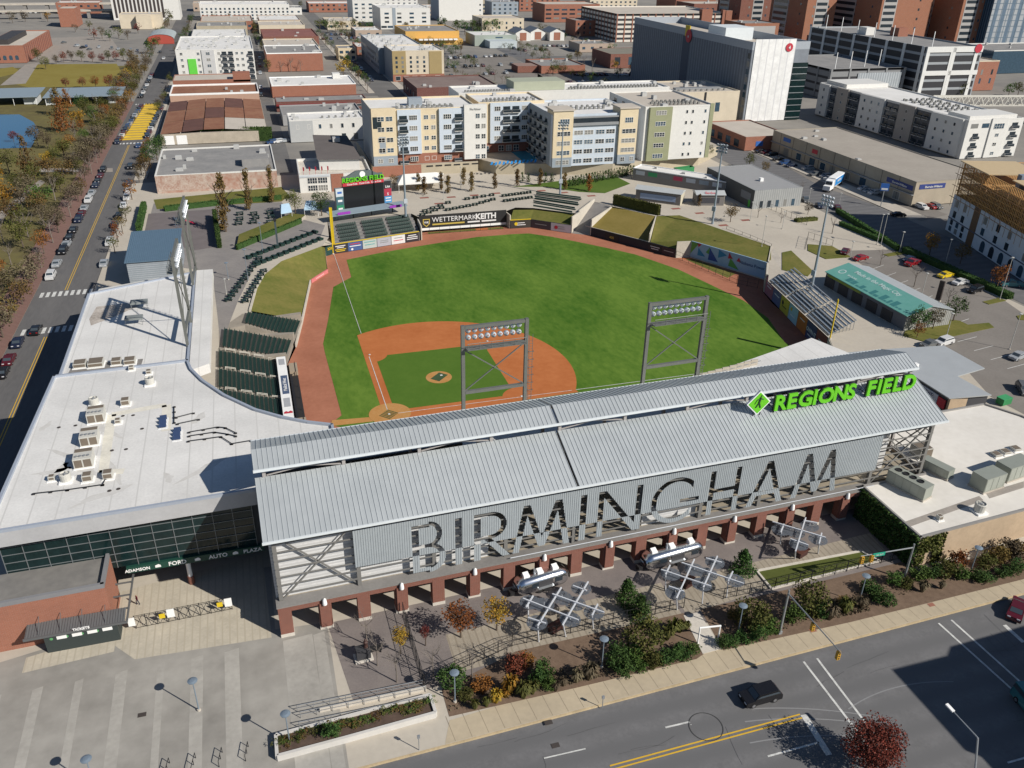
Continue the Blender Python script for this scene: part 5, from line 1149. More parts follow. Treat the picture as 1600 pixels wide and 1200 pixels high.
for u, v, lb in ((388, 440, 'near the left seat line'), (411, 395, 'on the left field walk before the planter'), (357, 437, 'by the corner of the white strip roof')):
    lamp(P(u, v), 'slim concourse lamp '+lb, 8.5 if v < 441 and u != 357 else 4.5, .5, 'concourse lamps')
for u, v, lb, h_ in ((354, 460, 'beside the strip roof edge', 4), (1172, 345, 'right of the tall pole by the lawn', 6), (1190, 385, 'at the stairs beside the blue banner', 9), (1222, 358, 'on the right concourse before the planters', 5.5), (720, 297, 'in front of the pool wall', 8), (693, 312, 'beside the white tent', 6)):
    lamp(P(u, v), 'slim concourse lamp '+lb, h_, .35, 'concourse lamps', flat('lamp_pale', (.4, .4, .38)))
lp2 = thing('speaker_pole', 'dark square pole behind the upper picnic tables', 'pole', tuple(P(434, 385))); mb = MB(); mb.box(-.25, -.25, 0, .25, .25, 8.2); mb.ob('pole', flat('pole_slate', (.05, .07, .08)), lp2)
mb = MB(); mb.box(-.4, -.5, 7.4, .4, .4, 8.2); mb.ob('speaker', BLACKM, lp2)

# ---- tents
def tent(pts, label, z0, z1, m, legs=True):
    c = V((sum(p.x for p in pts)/len(pts), sum(p.y for p in pts)/len(pts), 0)); t = thing('marquee', label, 'tent', tuple(c))
    n_ = len(pts); mb = MB(); q = [V((p.x, p.y, 0))-c for p in pts]
    a, b = (q[0]+q[3])*.5, (q[1]+q[2])*.5; A = a+(b-a)*.14; B = b-(b-a)*.14; A.z = B.z = z1
    vs = [(k.x, k.y, z0) for k in q]+[tuple(A), tuple(B)]; mb.raw(vs, [(0, 1, 5, 4), (1, 2, 5), (2, 3, 4, 5), (3, 0, 4)]); mb.raw([(k.x, k.y, z0) for k in q]+[(k.x, k.y, z0-.35) for k in q], [(i, (i+1) % 4, 4+(i+1) % 4, 4+i) for i in range(4)]); mb.ob('canopy', m, t)
    for k in q: mb = MB(); mb.tube((k.x*.97, k.y*.97, 0), (k.x*.97, k.y*.97, z0), .06, n=6); mb.ob('leg', WHITE, t)
    return t
tent([P(622, 288, 3), P(688, 284, 3), P(693, 271, 3), P(618, 276, 3)], 'big white marquee beside the scoreboard', 3, 5, flat('canvas_white', (.75, .74, .7)))
CB = flat('canvas_blue', (.4, .55, .68)); tent([P(439, 333, 2.5), P(456, 330, 2.5), P(453, 319, 2.5), P(437, 321, 2.5)], 'pale blue pop-up tent left of the round one', 2.5, 4, CB); tent([P(475, 327, 2.5), P(497, 326, 2.5), P(494, 317, 2.5), P(477, 317, 2.5)], 'pale blue pop-up tent nearer the sports bar', 2.5, 4.2, CB)
# raised planter on the left concourse and the playground
pl_ = thing('raised_planter', 'long wedge-shaped concrete planter with lawn on the left concourse', 'planter'); PP = [P(371, 388), P(470, 347), P(478, 340), P(455, 338), P(374, 371)]
mb = MB(); mb.prism([(p.x, p.y) for p in PP], 0, .9); mb.ob('wall', CONC, pl_); mb = MB(); mb.sheet([[(p.x, p.y) for p in PP]], .93); mb.ob('lawn', GRASSD, pl_)
hm = hedge_mesh('hedge', 1, 1, 1, 10, .2, LEAFS['dark'])
def hedge(a, b, dep, h, label, kind='dark', dens=9, leaf=.32, group=None, z=0, cat='hedge'):
    a, b = V((a[0], a[1], 0)), V((b[0], b[1], 0)); d = b-a; Lx = d.length
    me = hedge_mesh('hedge', Lx, dep, h, int(min(2600, dens*(Lx*dep+2*h*(Lx+dep)))), leaf, LEAFS[kind], int(a.x*7+a.y*13)); o = link('hedge', me, None, (a.x, a.y, z), (0, 0, atan2(d.y, d.x))); return tag(o, label, cat, group)
hedge(P(372, 391), P(472, 349), .7, 1.6, 'clipped hedge along the near side of the wedge planter'); hedge(P(333, 340), P(340, 388), 1.2, 2.6, 'dark tall hedge between the playground and the picnic square')
hedge(P(258, 331), P(355, 320), 1.6, 1.6, 'long dark hedge behind the playground'); hedge(P(355, 320), P(440, 312), 1.4, 1.4, 'dark hedge behind the picnic square'); hedge(P(222, 362), P(230, 325), 1.5, 2.2, 'dark hedge between the shed and the street trees')
pg_ = MB(); pg_.sheet([[tuple(P(u, v))[:2] for u, v in ((226, 362), (232, 334), (333, 327), (336, 386), (300, 392))]], .02); struct('playground_surface', pg_, mat('play_rubber', (.15, .13, .13), .95, 0, .15, .3))
pk = MB(); pk.sheet([[tuple(P(u, v))[:2] for u, v in ((245, 327), (240, 312), (440, 292), (452, 306), (440, 315))]], .03); struct('park_strip', pk, GRASSD)
sl = thing('playground_slide', 'red slide with a small climbing frame in the playground', 'slide', tuple(P(299, 352)), R(30))
mb = MB(); mb.bar((1.2, 0, .25), (-2.6, 1.2, 2.3), .7, .12); mb.bar((1.2, 0.35, .4), (-2.6, 1.55, 2.45), .08, .3); mb.bar((1.2, -.35, .4), (-2.6, .85, 2.45), .08, .3); mb.ob('chute', flat('slide_red', (.5, .03, .08), .35), sl)
mb = MB(); mb.box(-4, .4, 2.2, -2.5, 2, 2.35); [mb.box(x, y, 0, x+.1, y+.1, 3.2) for x in (-4, -2.6) for y in (.4, 1.9)]; mb.ob('frame', flat('play_blue', (.08, .12, .18)), sl)
for k, (u, v) in enumerate(((385, 344), (385, 336), (383, 351), (407, 336), (410, 342), (406, 349), (432, 334), (434, 341), (432, 349))):
    p = P(u-10, v); table((p.x, p.y, 0), R(10), 'dark picnic table on the square behind the planter, %s one' % ('far left', 'middle left', 'near left', 'far centre', 'middle centre', 'near centre', 'far right', 'middle right', 'near right')[k], 'picnic square tables', 1.25)
# ================================================================== VEGETATION KIT
def crown_mesh(seed, kind, shape, n, leaf, clumps=14):
    if n > 600: clumps = 34 if n < 4000 else 90
    """leaf-sized faces in uneven clumps through a unit-height crown volume (z 0..1, radius ~.5)"""
    r_ = random.Random(seed); mb = MB(); cs = []
    for _ in range(clumps):
        if shape == 'cone': z_ = r_.random()**1.4; rr = .42*(1-z_)+.05; a = r_.uniform(0, 2*pi); d = rr*r_.uniform(.2, 1); cs.append((d*cos(a), d*sin(a), z_*.95, .1+.14*(1-z_)))
        elif shape == 'column': z_ = r_.random(); rr = .16*(1.1-.7*abs(z_-.4)); a = r_.uniform(0, 2*pi); d = rr*r_.uniform(0, 1); cs.append((d*cos(a), d*sin(a), z_, .1))
        elif shape == 'flat': a = r_.uniform(0, 2*pi); d = .5*r_.random()**.5; cs.append((d*cos(a), d*sin(a), .1+.55*r_.random()*(1-d), .17))
        else:
            while True:
                x, y, z_ = r_.uniform(-1, 1), r_.uniform(-1, 1), r_.uniform(-1, 1)
                if .12 < x*x+y*y+z_*z_ < 1: break
            cs.append((x*.4, y*.4, .5+z_*.38, r_.uniform(.13, .21)))
    for i in range(n):
        c = cs[r_.randrange(len(cs))]; s = c[3]
        while True:
            x, y, z_ = r_.uniform(-1, 1), r_.uniform(-1, 1), r_.uniform(-1, 1)
            q = x*x+y*y+z_*z_
            if q < 1 and r_.random() < .35+q: break
        leafq(mb, (c[0]+x*s, c[1]+y*s, max(.01, c[2]+z_*s)), leaf*r_.uniform(.6, 1.35), r_, 0 if r_.random() < .6 else 1)
    return mb.mesh('crown', LEAFS[kind])
def limb_mesh(seed, spread, n=5, r0=.05, bare=False):
    """tapered trunk with limbs, unit height"""
    r_ = random.Random(seed); mb = MB(); top = .62
    mb.tube((0, 0, 0), (.01, .01, .35), r0, r0*.75, 7); mb.tube((.01, .01, .35), (0, .0, .8), r0*.75, r0*.2, 6)
    def br(p, d, L_, r, lv):
        e = p+d*L_; mb.tube(tuple(p), tuple(e), r, r*.45, 5)
        if lv > 0:
            for _ in range(3 if bare else 2):
                dd = (d+V((r_.uniform(-.7, .7), r_.uniform(-.7, .7), r_.uniform(-.1, .6)))).normalized(); br(p+d*L_*r_.uniform(.5, 1), dd, L_*r_.uniform(.5, .75), r*.5, lv-1)
    for i in range(n):
        a = 2*pi*i/n+r_.uniform(-.4, .4); z_ = r_.uniform(.28, .6); br(V((0, 0, z_)), V((cos(a)*spread, sin(a)*spread, r_.uniform(.5, 1.0))).normalized(), r_.uniform(.22, .36), r0*.4, 2 if bare else 1)
    return mb.mesh('trunk', BARKG if bare else BARK)
CR = {}
def crown(kind, shape, v, n, leaf):
    k = (kind, shape, v, n, leaf)
    if k not in CR: CR[k] = crown_mesh(hash((shape, v, n)) % 9973+v*31, kind, shape, n, leaf)
    return CR[k]
def trunk(v, bare):
    k = ('t', v, bare)
    if k not in CR: CR[k] = limb_mesh(v*7+3, .9 if bare else .7, 6 if bare else 4, .028 if bare else .032, bare)
    return CR[k]
trc = random.Random(11)
def tree(p, h, kind, shape='round', wid=.8, label='', group=None, n=420, leaf=.1, stem=.25, name='tree', cat='tree', bare=False):
    """trunk and crown are parts; crown starts at stem*h"""
    v = trc.randrange(4); T = thing('bare_tree' if bare and name == 'tree' else name, label, cat, (p[0], p[1], p[2] if len(p) > 2 else 0), trc.uniform(0, 6.28), group)
    o = link('trunk', trunk(v, bare), T); o.scale = (h*(.75 if not bare else .9*wid), )*2+(h*(.9 if not bare else 1.0),)
    if kind:
        ch = h*(1-stem); o = link('crown', crown(kind, shape, v, n, leaf), T, (0, 0, h*stem)); o.scale = (h*wid, h*wid, ch)
    return T
def shrub(p, w_, h_, kind, label, shape='round', n=260, leaf=.15, group='bed shrubs', name='shrub', cat='shrub'):
    v = trc.randrange(4); o = link(name, crown(kind, shape, v, n, leaf), None, (p[0], p[1], (p[2] if len(p) > 2 else 0)-.08*h_), (0, 0, trc.uniform(0, 6)), (w_, w_, h_*1.1)); return tag(o, label, cat, group)
def tuft_mesh(kind, seed):
    r_ = random.Random(seed); mb = MB()
    for _ in range(150):
        a = r_.uniform(0, 2*pi); d = r_.uniform(.1, .5); p0 = V((cos(a)*.08, sin(a)*.08, 0)); p1 = V((cos(a)*d*.6, sin(a)*d*.6, r_.uniform(.5, .9))); p2 = V((cos(a)*d, sin(a)*d, p1.z-.15)); w_ = V((-sin(a), cos(a), 0))*.03
        mb.face([p0-w_, p0+w_, p1+w_, p1-w_], r_.randrange(2)); mb.face([p1-w_, p1+w_, p2], r_.randrange(2))
    return mb.mesh('tuft', LEAFS[kind])
TU = {}
def tuft(p, s, kind, label, group='ornamental grass tufts'):
    k = (kind, trc.randrange(3))
    if k not in TU: TU[k] = tuft_mesh(kind, k[1])
    return tag(link('grass_tuft', TU[k], None, tuple(p), (0, 0, trc.uniform(0, 6)), (s, s, s)), label, 'grass tuft', group)

# ================================================================== FOOD COURT AND PLAZA
def trailer(a, b, label):
    A, B = P(*a), P(*b); d = B-A; L_ = d.length; rz = atan2(d.y, d.x); n_ = V((-d.y, d.x, 0)).normalized(); c = (A+B)/2+n_*1.2
    t = thing('food_trailer', label, 'trailer', (c.x, c.y, 0), rz, 'silver food trailers')
    mb = MB(); N = 20; prof = []
    sec = [(-1.15, .5), (-1.22, .9), (-1.22, 1.7), (-1.1, 2.25), (-.75, 2.6), (0, 2.72), (.75, 2.6), (1.1, 2.25), (1.22, 1.7), (1.22, .9), (1.15, .5)]
    st = [(-L_/2, .35), (-L_/2+.15, .62), (-L_/2+.45, .84), (-L_/2+1.0, 1.0), (L_/2-1.0, 1.0), (L_/2-.45, .84), (L_/2-.15, .62), (L_/2, .35)]
    rings = [[(x, y*(.55+.45*k) if k < 1 else y, 1.45+(z_-1.45)*k) for y, z_ in sec] for x, k in st]; m_ = len(sec)
    vs = [q for r_ in rings for q in r_]; fs = [(i*m_+j, i*m_+(j+1) % m_, (i+1)*m_+(j+1) % m_, (i+1)*m_+j) for i in range(len(st)-1) for j in range(m_)]; fs += [tuple(range(m_)), tuple(range(len(vs)-1, len(vs)-m_-1, -1))]
    fs = [tuple(reversed(f)) for f in fs]; mb.raw(vs, fs); mb.ob('body', SILVER, t, smooth=True)
    for x in (-L_/2+1.5, -.2, L_/2-1.7):
        mb = MB(); mb.cbox(x, 0, 2.68, .9, .75, .22); mb.raw([(x-.4, -.35, 2.9), (x+.4, -.35, 2.9), (x+.4, .35, 3.15), (x-.4, .35, 3.15)], [(0, 1, 2, 3)]); mb.ob('roof_hatch', WHITE, t)
    mb = MB(); mb.tube((-.9, .2, 2.65), (-.9, .2, 3.3), .16, n=10); mb.ob('flue', STEEL, t)
    for x in (-L_/2+1.9, L_/2-2.2): mb = MB(); mb.box(x, -1.26, 1.35, x+1.1, -1.21, 2.0); mb.ob('window', GLASS, t)
    mb = MB(); mb.box(-.9, -1.27, 1.2, 1.2, -1.21, 2.1); mb.ob('serving_hatch', flat('hatch_dark', (.05, .05, .055)), t); mb = MB(); mb.box(-1, -1.6, 1.1, 1.3, -1.22, 1.16); mb.ob('counter', STEEL, t)
    for x in (-.55, .35):
        for y in (-1.1, 1.0): mb = MB(); mb.tube((x, y, .36), (x, y+.18, .36), .36, n=14); mb.ob('wheel', TYRE, t)
    mb = MB(); mb.box(-L_/2-1.1, -.1, .4, -L_/2+.2, .1, .5); mb.box(-L_/2-.9, -.45, .35, -L_/2-.3, .45, .9); mb.ob('tow_hitch', BLACKM, t); return t
trailer((811, 938), (889, 914), 'silver rounded food trailer nearer the left, beside the first pergola'); trailer((1011, 898), (1099, 873), 'silver rounded food trailer farther right, with a black box at its nose')
PGM = flat('pergola_white', (.62, .64, .68), .5, .2); DISC = flat('shade_disc_steel', (.13, .145, .17), .5, .4)
rd = random.Random(5); dm_ = MB(); R0 = 1.32
for i in range(24):
    t0, t1 = 2*pi*i/24, 2*pi*(i+1)/24; dm_.face([(R0*cos(t0), R0*sin(t0), 0), (R0*cos(t1), R0*sin(t1), 0), (R0*.93*cos(t1), R0*.93*sin(t1), 0), (R0*.93*cos(t0), R0*.93*sin(t0), 0)])
for _ in range(420):
    a = rd.uniform(0, 2*pi); d = R0*.95*rd.random()**.5; s = rd.uniform(.04, .11); th_ = rd.uniform(0, pi); x, y = d*cos(a), d*sin(a); e = rd.uniform(0, .012)
    dm_.face([(x+s*1.6*cos(th_), y+s*1.6*sin(th_), e), (x-s*sin(th_), y+s*cos(th_), e), (x-s*1.6*cos(th_), y-s*1.6*sin(th_), e), (x+s*sin(th_), y-s*cos(th_), e)])
for i in range(8): a = pi*i/8; dm_.bar((-R0*cos(a), -R0*sin(a), -.02), (R0*cos(a), R0*sin(a), -.02), .04, .03)
disc_me = dm_.mesh('shade_disc', DISC)
def pergola(label, beams, posts, discs, tab):
    o = P(*posts[0][0]); t = thing('shade_pergola', label, 'pergola', (o.x, o.y, 0), 0, 'white beam pergolas'); O = V((o.x, o.y, 0)); HZ = 3.1
    for i, (a, b) in enumerate(beams):
        z_ = HZ+(.14 if i < 2 else 0); A, B = P(a[0], a[1], z_)-O, P(b[0], b[1], z_)-O; mb = MB(); mb.bar(A, B, .17, .16); mb.ob('beam', PGM, t)
    for (f, tp) in posts:
        A = P(*f)-O; T_ = P(tp[0], tp[1], HZ)-O; mb = MB(); mb.tube((A.x, A.y, 0), (T_.x, T_.y, HZ), .09, n=8); mb.ob('post', PGM, t)
    for u, v in discs:
        q = P(u, v, 2.62)-O; link('shade_disc', disc_me, t, tuple(q), (0, 0, u)); mb = MB(); mb.tube((q.x, q.y, 2.62), (q.x, q.y, HZ), .035, n=6); mb.ob('hanger', PGM, t)
    q = P(*tab); tb = thing('counter_table', 'brown high counter table under the '+label.split(' beside')[0][6:], 'table', (q.x, q.y, 0), R(20), 'food court tables'); mb = MB(); mb.box(-1.1, -.6, .95, 1.1, .6, 1.05); mb.ob('top', flat('counter_brown', (.09, .035, .025)), tb)
    mb = MB(); mb.box(-.9, -.4, 0, .9, .4, .95); mb.ob('base', flat('counter_brown_dark', (.05, .02, .018)), tb)
pergola('white left pergola with round mesh shade discs beside the nearer silver trailer', [((817, 935), (904, 969)), ((863, 928), (944, 957)), ((877, 918), (840, 978)), ((919, 909), (879, 977)), ((833, 931), (822, 949)), ((934, 944), (925, 962)), ((895, 915), (917, 923)), ((825, 965), (853, 974))],
        [((842, 1003), (840, 977)), ((884, 995), (880, 976)), ((927, 982), (925, 961)), ((826, 975), (825, 945))], [(908, 919), (878, 934), (899, 943), (839, 973), (891, 968), (928, 957), (850, 945), (828, 941)], (868, 985))
pergola('white middle pergola with round mesh shade discs beside the farther silver trailer', [((1033, 890), (1111, 916)), ((1065, 879), (1162, 912)), ((1085, 874), (1057, 935)), ((1121, 869), (1099, 918)), ((1047, 883), (1040, 898)), ((1145, 893), (1138, 908)), ((1103, 872), (1128, 879)), ((1045, 916), (1069, 924))],
        [((1058, 953), (1057, 934)), ((1097, 943), (1099, 917)), ((1135, 934), (1138, 907)), ((1040, 924), (1040, 897))], [(1117, 879), (1085, 890), (1097, 913), (1106, 897), (1055, 927), (1148, 907), (1048, 897)], (1075, 915))
pergola('white right pergola with round mesh shade discs beside the dark ivy wall', [((1207, 815), (1290, 840)), ((1259, 809), (1243, 862)), ((1225, 819), (1220, 832)), ((1284, 833), (1280, 850)), ((1255, 813), (1277, 817)), ((1235, 842), (1263, 852))],
        [((1242, 873), (1243, 861)), ((1278, 865), (1280, 849)), ((1219, 850), (1221, 831))], [(1265, 822), (1220, 828), (1243, 832), (1278, 843), (1248, 851)], (1252, 868))
bo = thing('bocce_court', 'olive turf bocce court with a pale kerb beside the food court', 'court'); BC = [P(1182, 893), P(1345, 862), P(1374, 878), P(1205, 921)]; mb = MB(); mb.sheet([[(p.x, p.y) for p in BC]], .05); mb.ob('turf', mat('bocce_turf', (.07, .085, .014), .95, 0, .15, .6), bo)
for i in range(4): mb = MB(); a, b = BC[i], BC[(i+1) % 4]; mb.bar((a.x, a.y, .12), (b.x, b.y, .12), .3, .24); mb.ob('kerb', CONCL, bo)
fence('garden_fence', 'long black railing between the food court and the planting beds', [P(664, 1072), P(800, 1010), P(1000, 966), P(1068, 950)], 1.9, 0, 2.0, rails=(.08, .5, .97), pick=.6)
fence('garden_fence', 'black railing between the bocce court and the planting beds', [P(1130, 936), P(1210, 920), P(1376, 880), P(1410, 872)], 1.9, 0, 2.0, rails=(.08, .5, .97), pick=.6)
fence('garden_fence', 'tall black railing crossing the paving from arcade to planting bed', [P(630, 962), P(662, 1072)], 2.3, 0, 2.0, rails=(.05, .5, .97), pick=.35)
gt = fence('security_barrier', 'black gate barrier with yellow signs across the plaza entrance', [P(213, 982), P(363, 952)], 2.1, 0, 1.25, rails=(.05, .97), group='plaza barriers', cat='barrier')
A_, B_ = P(213, 982), P(363, 952); d_ = (B_-A_)/12
for k in range(12): mb = MB(); mb.bar(d_*k+V((0, 0, .15)), d_*(k+1)+V((0, 0, 2.0)), .05, .05); mb.ob('diagonal', BLACKM, gt)
for f, m_, w_, z_ in ((.28, YEL, .7, .9), (.88, YEL, .7, .9), (-.03, WHITE, .8, .6), (.37, WHITE, .9, .8), (.97, WHITE, .9, .7)):
    q = (B_-A_)*f; mb = MB(); mb.box(q.x-w_/2, -.12+q.y, z_, q.x+w_/2, -.05+q.y, z_+(.7 if m_ is YEL else 1.3)); mb.ob('sign_board', m_, gt)
gp = thing('white_gate', 'white pipe gate frame over the garden steps', 'gate', tuple(P(1090, 1006))); q = P(1121, 1003)-P(1090, 1006); mb = MB(); mb.tube((0, 0, 0), (0, 0, 2.7), .1, n=8); mb.tube((q.x, q.y, 0), (q.x, q.y, 2.7), .1, n=8); mb.tube((-.1, 0, 2.7), (q.x+.1, q.y, 2.7), .12, n=8); mb.ob('frame', WHITE, gp)
stp = MB(); stp.prism([tuple(P(*k))[:2] for k in ((1068, 962), (1092, 957), (1128, 1014), (1098, 1022))], 0, .06); struct('garden_path', stp, CONCL)
for u, v, lb in ((311, 1110, 'alone in the middle of the gate plaza'), (453, 1162, 'in the walled planter at the lower left'), (711, 1097, 'in the left end of the planting bed'), (940, 1043, 'in the mulch gap of the planting bed'), (1153, 990, 'right of the white garden gate'), (1342, 942, 'in front of the bocce court'), (1515, 897, 'in the bed before the cream building'), (150, 1234, 'at the lower edge of the gate plaza')):
    lamp(P(u, v), 'grey disc-topped lamp post '+lb, 4.7)
for u, v, h_, lb in ((655, 1172, 1.9, 'left'), (941, 1106, 1.5, 'right')):
    p = P(u, v); t = thing('parking_meter', 'small grey parking meter on the %s part of the front pavement' % lb, 'parking meter', (p.x, p.y, 0)); mb = MB(); mb.tube((0, 0, 0), (0, 0, h_), .05, n=6); mb.ob('post', STEEL, t); mb = MB(); mb.cbox(0, 0, h_, .3, .2, .4); mb.ob('head', STEEL, t)
mn = thing('granite_monument', 'dark granite block with a small statue among bare trees', 'monument', tuple(P(568, 1028)), R(5)); mb = MB(); mb.box(-1.1, -.8, 0, 1.1, .8, .25); mb.ob('base', CONCL, mn); mb = MB(); mb.box(-.85, -.55, .25, .85, .55, 1.7); mb.ob('block', flat('granite', (.05, .05, .055), .3), mn); mb = MB(); mb.lathe([(.3, 0), (.22, .4), (.28, .8), (.12, .95), (.17, 1.15), (0, 1.3)], 10, (.4, 0, 1.7)); mb.ob('statue', flat('bronze', (.06, .03, .025), .5), mn)
bn = thing('bench', 'black bench beside the granite monument', 'bench', tuple(P(588, 1019))); mb = MB(); mb.box(-.7, -.25, .4, .7, .25, .48); mb.ob('seat', BLACKM, bn); mb = MB(); mb.box(-.7, .2, .5, .7, .26, .95); mb.ob('backrest', BLACKM, bn); mb = MB(); mb.box(-.6, -.2, 0, -.5, .2, .4); mb.ob('leg', BLACKM, bn); mb = MB(); mb.box(.5, -.2, 0, .6, .2, .4); mb.ob('leg', BLACKM, bn)
# walled planter and ramp rails on the lower left
wp = thing('walled_planter', 'long white-walled planter with low plants beside the ramp', 'planter'); WP = [P(434, 1188), P(432, 1155), P(672, 1092), P(681, 1120), P(545, 1158)]
mb = MB()
for i in range(5): a, b = WP[i], WP[(i+1) % 5]; mb.bar((a.x, a.y, .4), (b.x, b.y, .4), .35, .8)
mb.ob('wall', flat('planter_white', (.55, .53, .5)), wp); mb = MB(); mb.sheet([[(p.x, p.y) for p in WP]], .55); mb.ob('soil', mat('soil', (.09, .06, .045), .95, 0, .3, 1.2), wp)
pr = random.Random(21)
for k in range(26):
    t = (k+pr.random())/26; p = WP[1].lerp(WP[2], t); f_ = WP[0].lerp(WP[4], t*1.7).lerp(WP[3], max(0, t*1.7-1)) if t < .59 else WP[4].lerp(WP[3], (t-.59)/.41); q = p.lerp(f_, .2+.3*pr.random())
    shrub((q.x, q.y, .5), 1.5, .9, ('olive', 'green', 'bronze')[k % 3], 'low leafy plant in the white-walled planter, %s from its left end' % nth(k), 'flat', 260, .1, 'planter plants')
q = WP[4].lerp(WP[0], .25); shrub((q.x+.2, q.y+.8, .5), 2.4, 1.9, 'dark', 'dark rounded bush at the front bend of the white-walled planter', 'round', 900, .075)
for (a, b, lb) in (((465, 1112), (662, 1072), 'upper grey handrail of the long ramp'), ((470, 1122), (665, 1081), 'lower grey handrail of the long ramp'), ((468, 1138), (664, 1098), 'grey handrail along the walled planter')):
    A, B = P(*a), P(*b); d = B-A; t = thing('ramp_rail', lb, 'handrail', (A.x, A.y, 0), atan2(d.y, d.x)); L_ = d.length; mb = MB(); mb.tube((0, 0, 1), (L_, 0, 1), .045, n=6); mb.tube((0, 0, .55), (L_, 0, .55), .035, n=6); mb.ob('rail', GREYM, t)
    for k in range(9): mb = MB(); mb.tube((k*L_/8, 0, 0), (k*L_/8, 0, 1), .04, n=6); mb.ob('post', GREYM, t)
rw = MB(); a, b = P(412, 1118), P(806-140, 1078); rw.bar((P(500, 1112).x, P(500, 1112).y, .3), (b.x, b.y, .3), .3, .6); struct('ramp_wall', rw, CONCL)
for k, (u, v) in enumerate(((262, 1204), (303, 1196), (345, 1187), (386, 1178))):
    p = P(u, v); t = thing('bike_rack', 'dark wavy bike rack at the foot of the gate plaza, %s from the left' % nth(k), 'bike rack', (p.x, p.y, 0), R(80), 'bike racks'); mb = MB(); q = [(-.9, 0, .1), (-.9, 0, .85), (0, 0, .85), (0, 0, .1), (.0, 0, .85), (.9, 0, .85), (.9, 0, .1)]
    for i in range(6): mb.tube(q[i], q[i+1], .04, n=6)
    mb.ob('rail', BLACKM, t)
    for x in (-.9, .9): mb = MB(); mb.tube((x, 0, 0), (x, 0, .2), .045, n=6); mb.ob('foot', BLACKM, t)

# ---- planting beds
MULCH = mat('mulch', (.12, .082, .058), .95, 0, .3, 1.0, (.2, .14, .1), 5, .15)
mu = MB(); mu.sheet([px([(690, 1078), (806, 1018), (1068, 958), (1100, 1022), (1088, 1030), (900, 1075), (702, 1120)])], .03); mu.sheet([px([(1094, 952), (1210, 926), (1410, 878), (1432, 900), (1450, 893), (1600, 850), (1620, 895), (1600, 905), (1440, 945), (1330, 972), (1130, 1016)])], .03); struct('planting_bed', mu, MULCH)
BUSH = [(706, 1072, 3.2, 2.6, 'dark', 'round'), (727, 1092, 1.8, 1.3, 'olive', 'round'), (752, 1078, 2.3, 1.9, 'orange', 'round'), (806, 1050, 2.6, 3.0, 'red', 'round'), (822, 1040, 2.0, 2.2, 'orange', 'round'), (842, 1068, 2.4, 3.4, 'dark', 'cone'), (850, 1058, 2.3, 2.8, 'dark', 'round'), (858, 1076, 1.7, 1.7, 'green', 'round'),
        (963, 1038, 2.8, 3.4, 'dark', 'round'), (975, 1054, 2.4, 2.2, 'dark', 'round'), (1004, 1018, 4.6, 5.2, 'olive', 'round'), (1000, 1043, 2.2, 1.8, 'green', 'round'), (1018, 1040, 2.4, 2.0, 'olive', 'round'), (1036, 1034, 2.2, 1.8, 'dark', 'round'), (1052, 1030, 2.0, 1.7, 'dark', 'round'), (1068, 1025, 2.2, 1.8, 'dark', 'round'), (1082, 1020, 1.8, 1.6, 'green', 'round'), (988, 1030, 2.4, 2.2, 'green', 'round'),
        (1128, 1010, 1.7, 1.8, 'dark', 'round'), (1142, 1008, 1.8, 1.6, 'dark', 'round'), (1162, 1002, 2.0, 1.7, 'dark', 'round'), (1182, 997, 2.4, 2.2, 'dark', 'round'), (1172, 980, 4.4, 4.8, 'olive', 'round'), (1192, 985, 2.6, 2.4, 'green', 'round'), (1150, 970, 2.2, 2.2, 'bronze', 'round'), (1206, 988, 2.2, 2.0, 'green', 'round'),
        (1240, 968, 2.6, 2.4, 'green', 'round'), (1262, 955, 4.2, 5.2, 'olive', 'round'), (1282, 962, 2.4, 2.4, 'dark', 'round'), (1300, 950, 2.2, 1.4, 'brown', 'round'), (1318, 948, 2.0, 1.6, 'bronze', 'round'), (1358, 925, 2.4, 2.0, 'dark', 'round'), (1370, 935, 2.4, 1.9, 'dark', 'round'), (1384, 944, 2.2, 1.7, 'dark', 'round'),
        (1395, 912, 2.2, 2.0, 'green', 'round'), (1412, 918, 2.0, 1.7, 'olive', 'round'), (1435, 905, 2.8, 2.4, 'green', 'round'), (1455, 900, 2.6, 2.2, 'dark', 'round'), (1474, 898, 3.0, 2.8, 'olive', 'round'), (1492, 886, 2.6, 3.0, 'orange', 'round'), (1498, 902, 2.4, 1.8, 'green', 'round'), (1524, 905, 2.4, 1.6, 'dark', 'round'), (1540, 908, 2.2, 1.5, 'dark', 'round'), (1556, 876, 3.0, 2.6, 'bronze', 'round'),
        (1566, 900, 2.2, 1.6, 'dark', 'round'), (1578, 896, 2.2, 1.6, 'dark', 'round'), (1592, 890, 2.2, 1.7, 'dark', 'round'), (1575, 868, 3.2, 3.0, 'brown', 'round'), (1540, 885, 2.6, 2.2, 'olive', 'round'), (1596, 870, 3.0, 2.6, 'bronze', 'round')]
KN = {'dark': 'dark green', 'olive': 'olive green', 'orange': 'orange leaved', 'red': 'rust red', 'green': 'mid green', 'bronze': 'bronze brown', 'brown': 'dry brown'}
for k, (u, v, w_, h_, kd, shp) in enumerate(BUSH):
    zone = lambda q: 0 if q < 1095 else (1 if q < 1345 else (2 if q < 1432 else 3)); where = ('bed left of the white gate', 'bed right of the white gate', 'bed below the bocce court', 'bed before the cream building')[zone(u)]
    same = sorted(q for q in BUSH if q[4] == kd and zone(q[0]) == zone(u)); p = P(u, v)
    shrub((p.x, p.y, 0), w_*1.2, h_, kd, '%s %s in the %s, %s' % (KN[kd], 'bush' if h_ < 4 else 'small tree', where, 'the only one' if len(same) == 1 else nth(same.index((u, v, w_, h_, kd, shp)))+' from left'), shp, 1500 if h_ > 4 else 1000, .055 if h_ > 4 else .075)
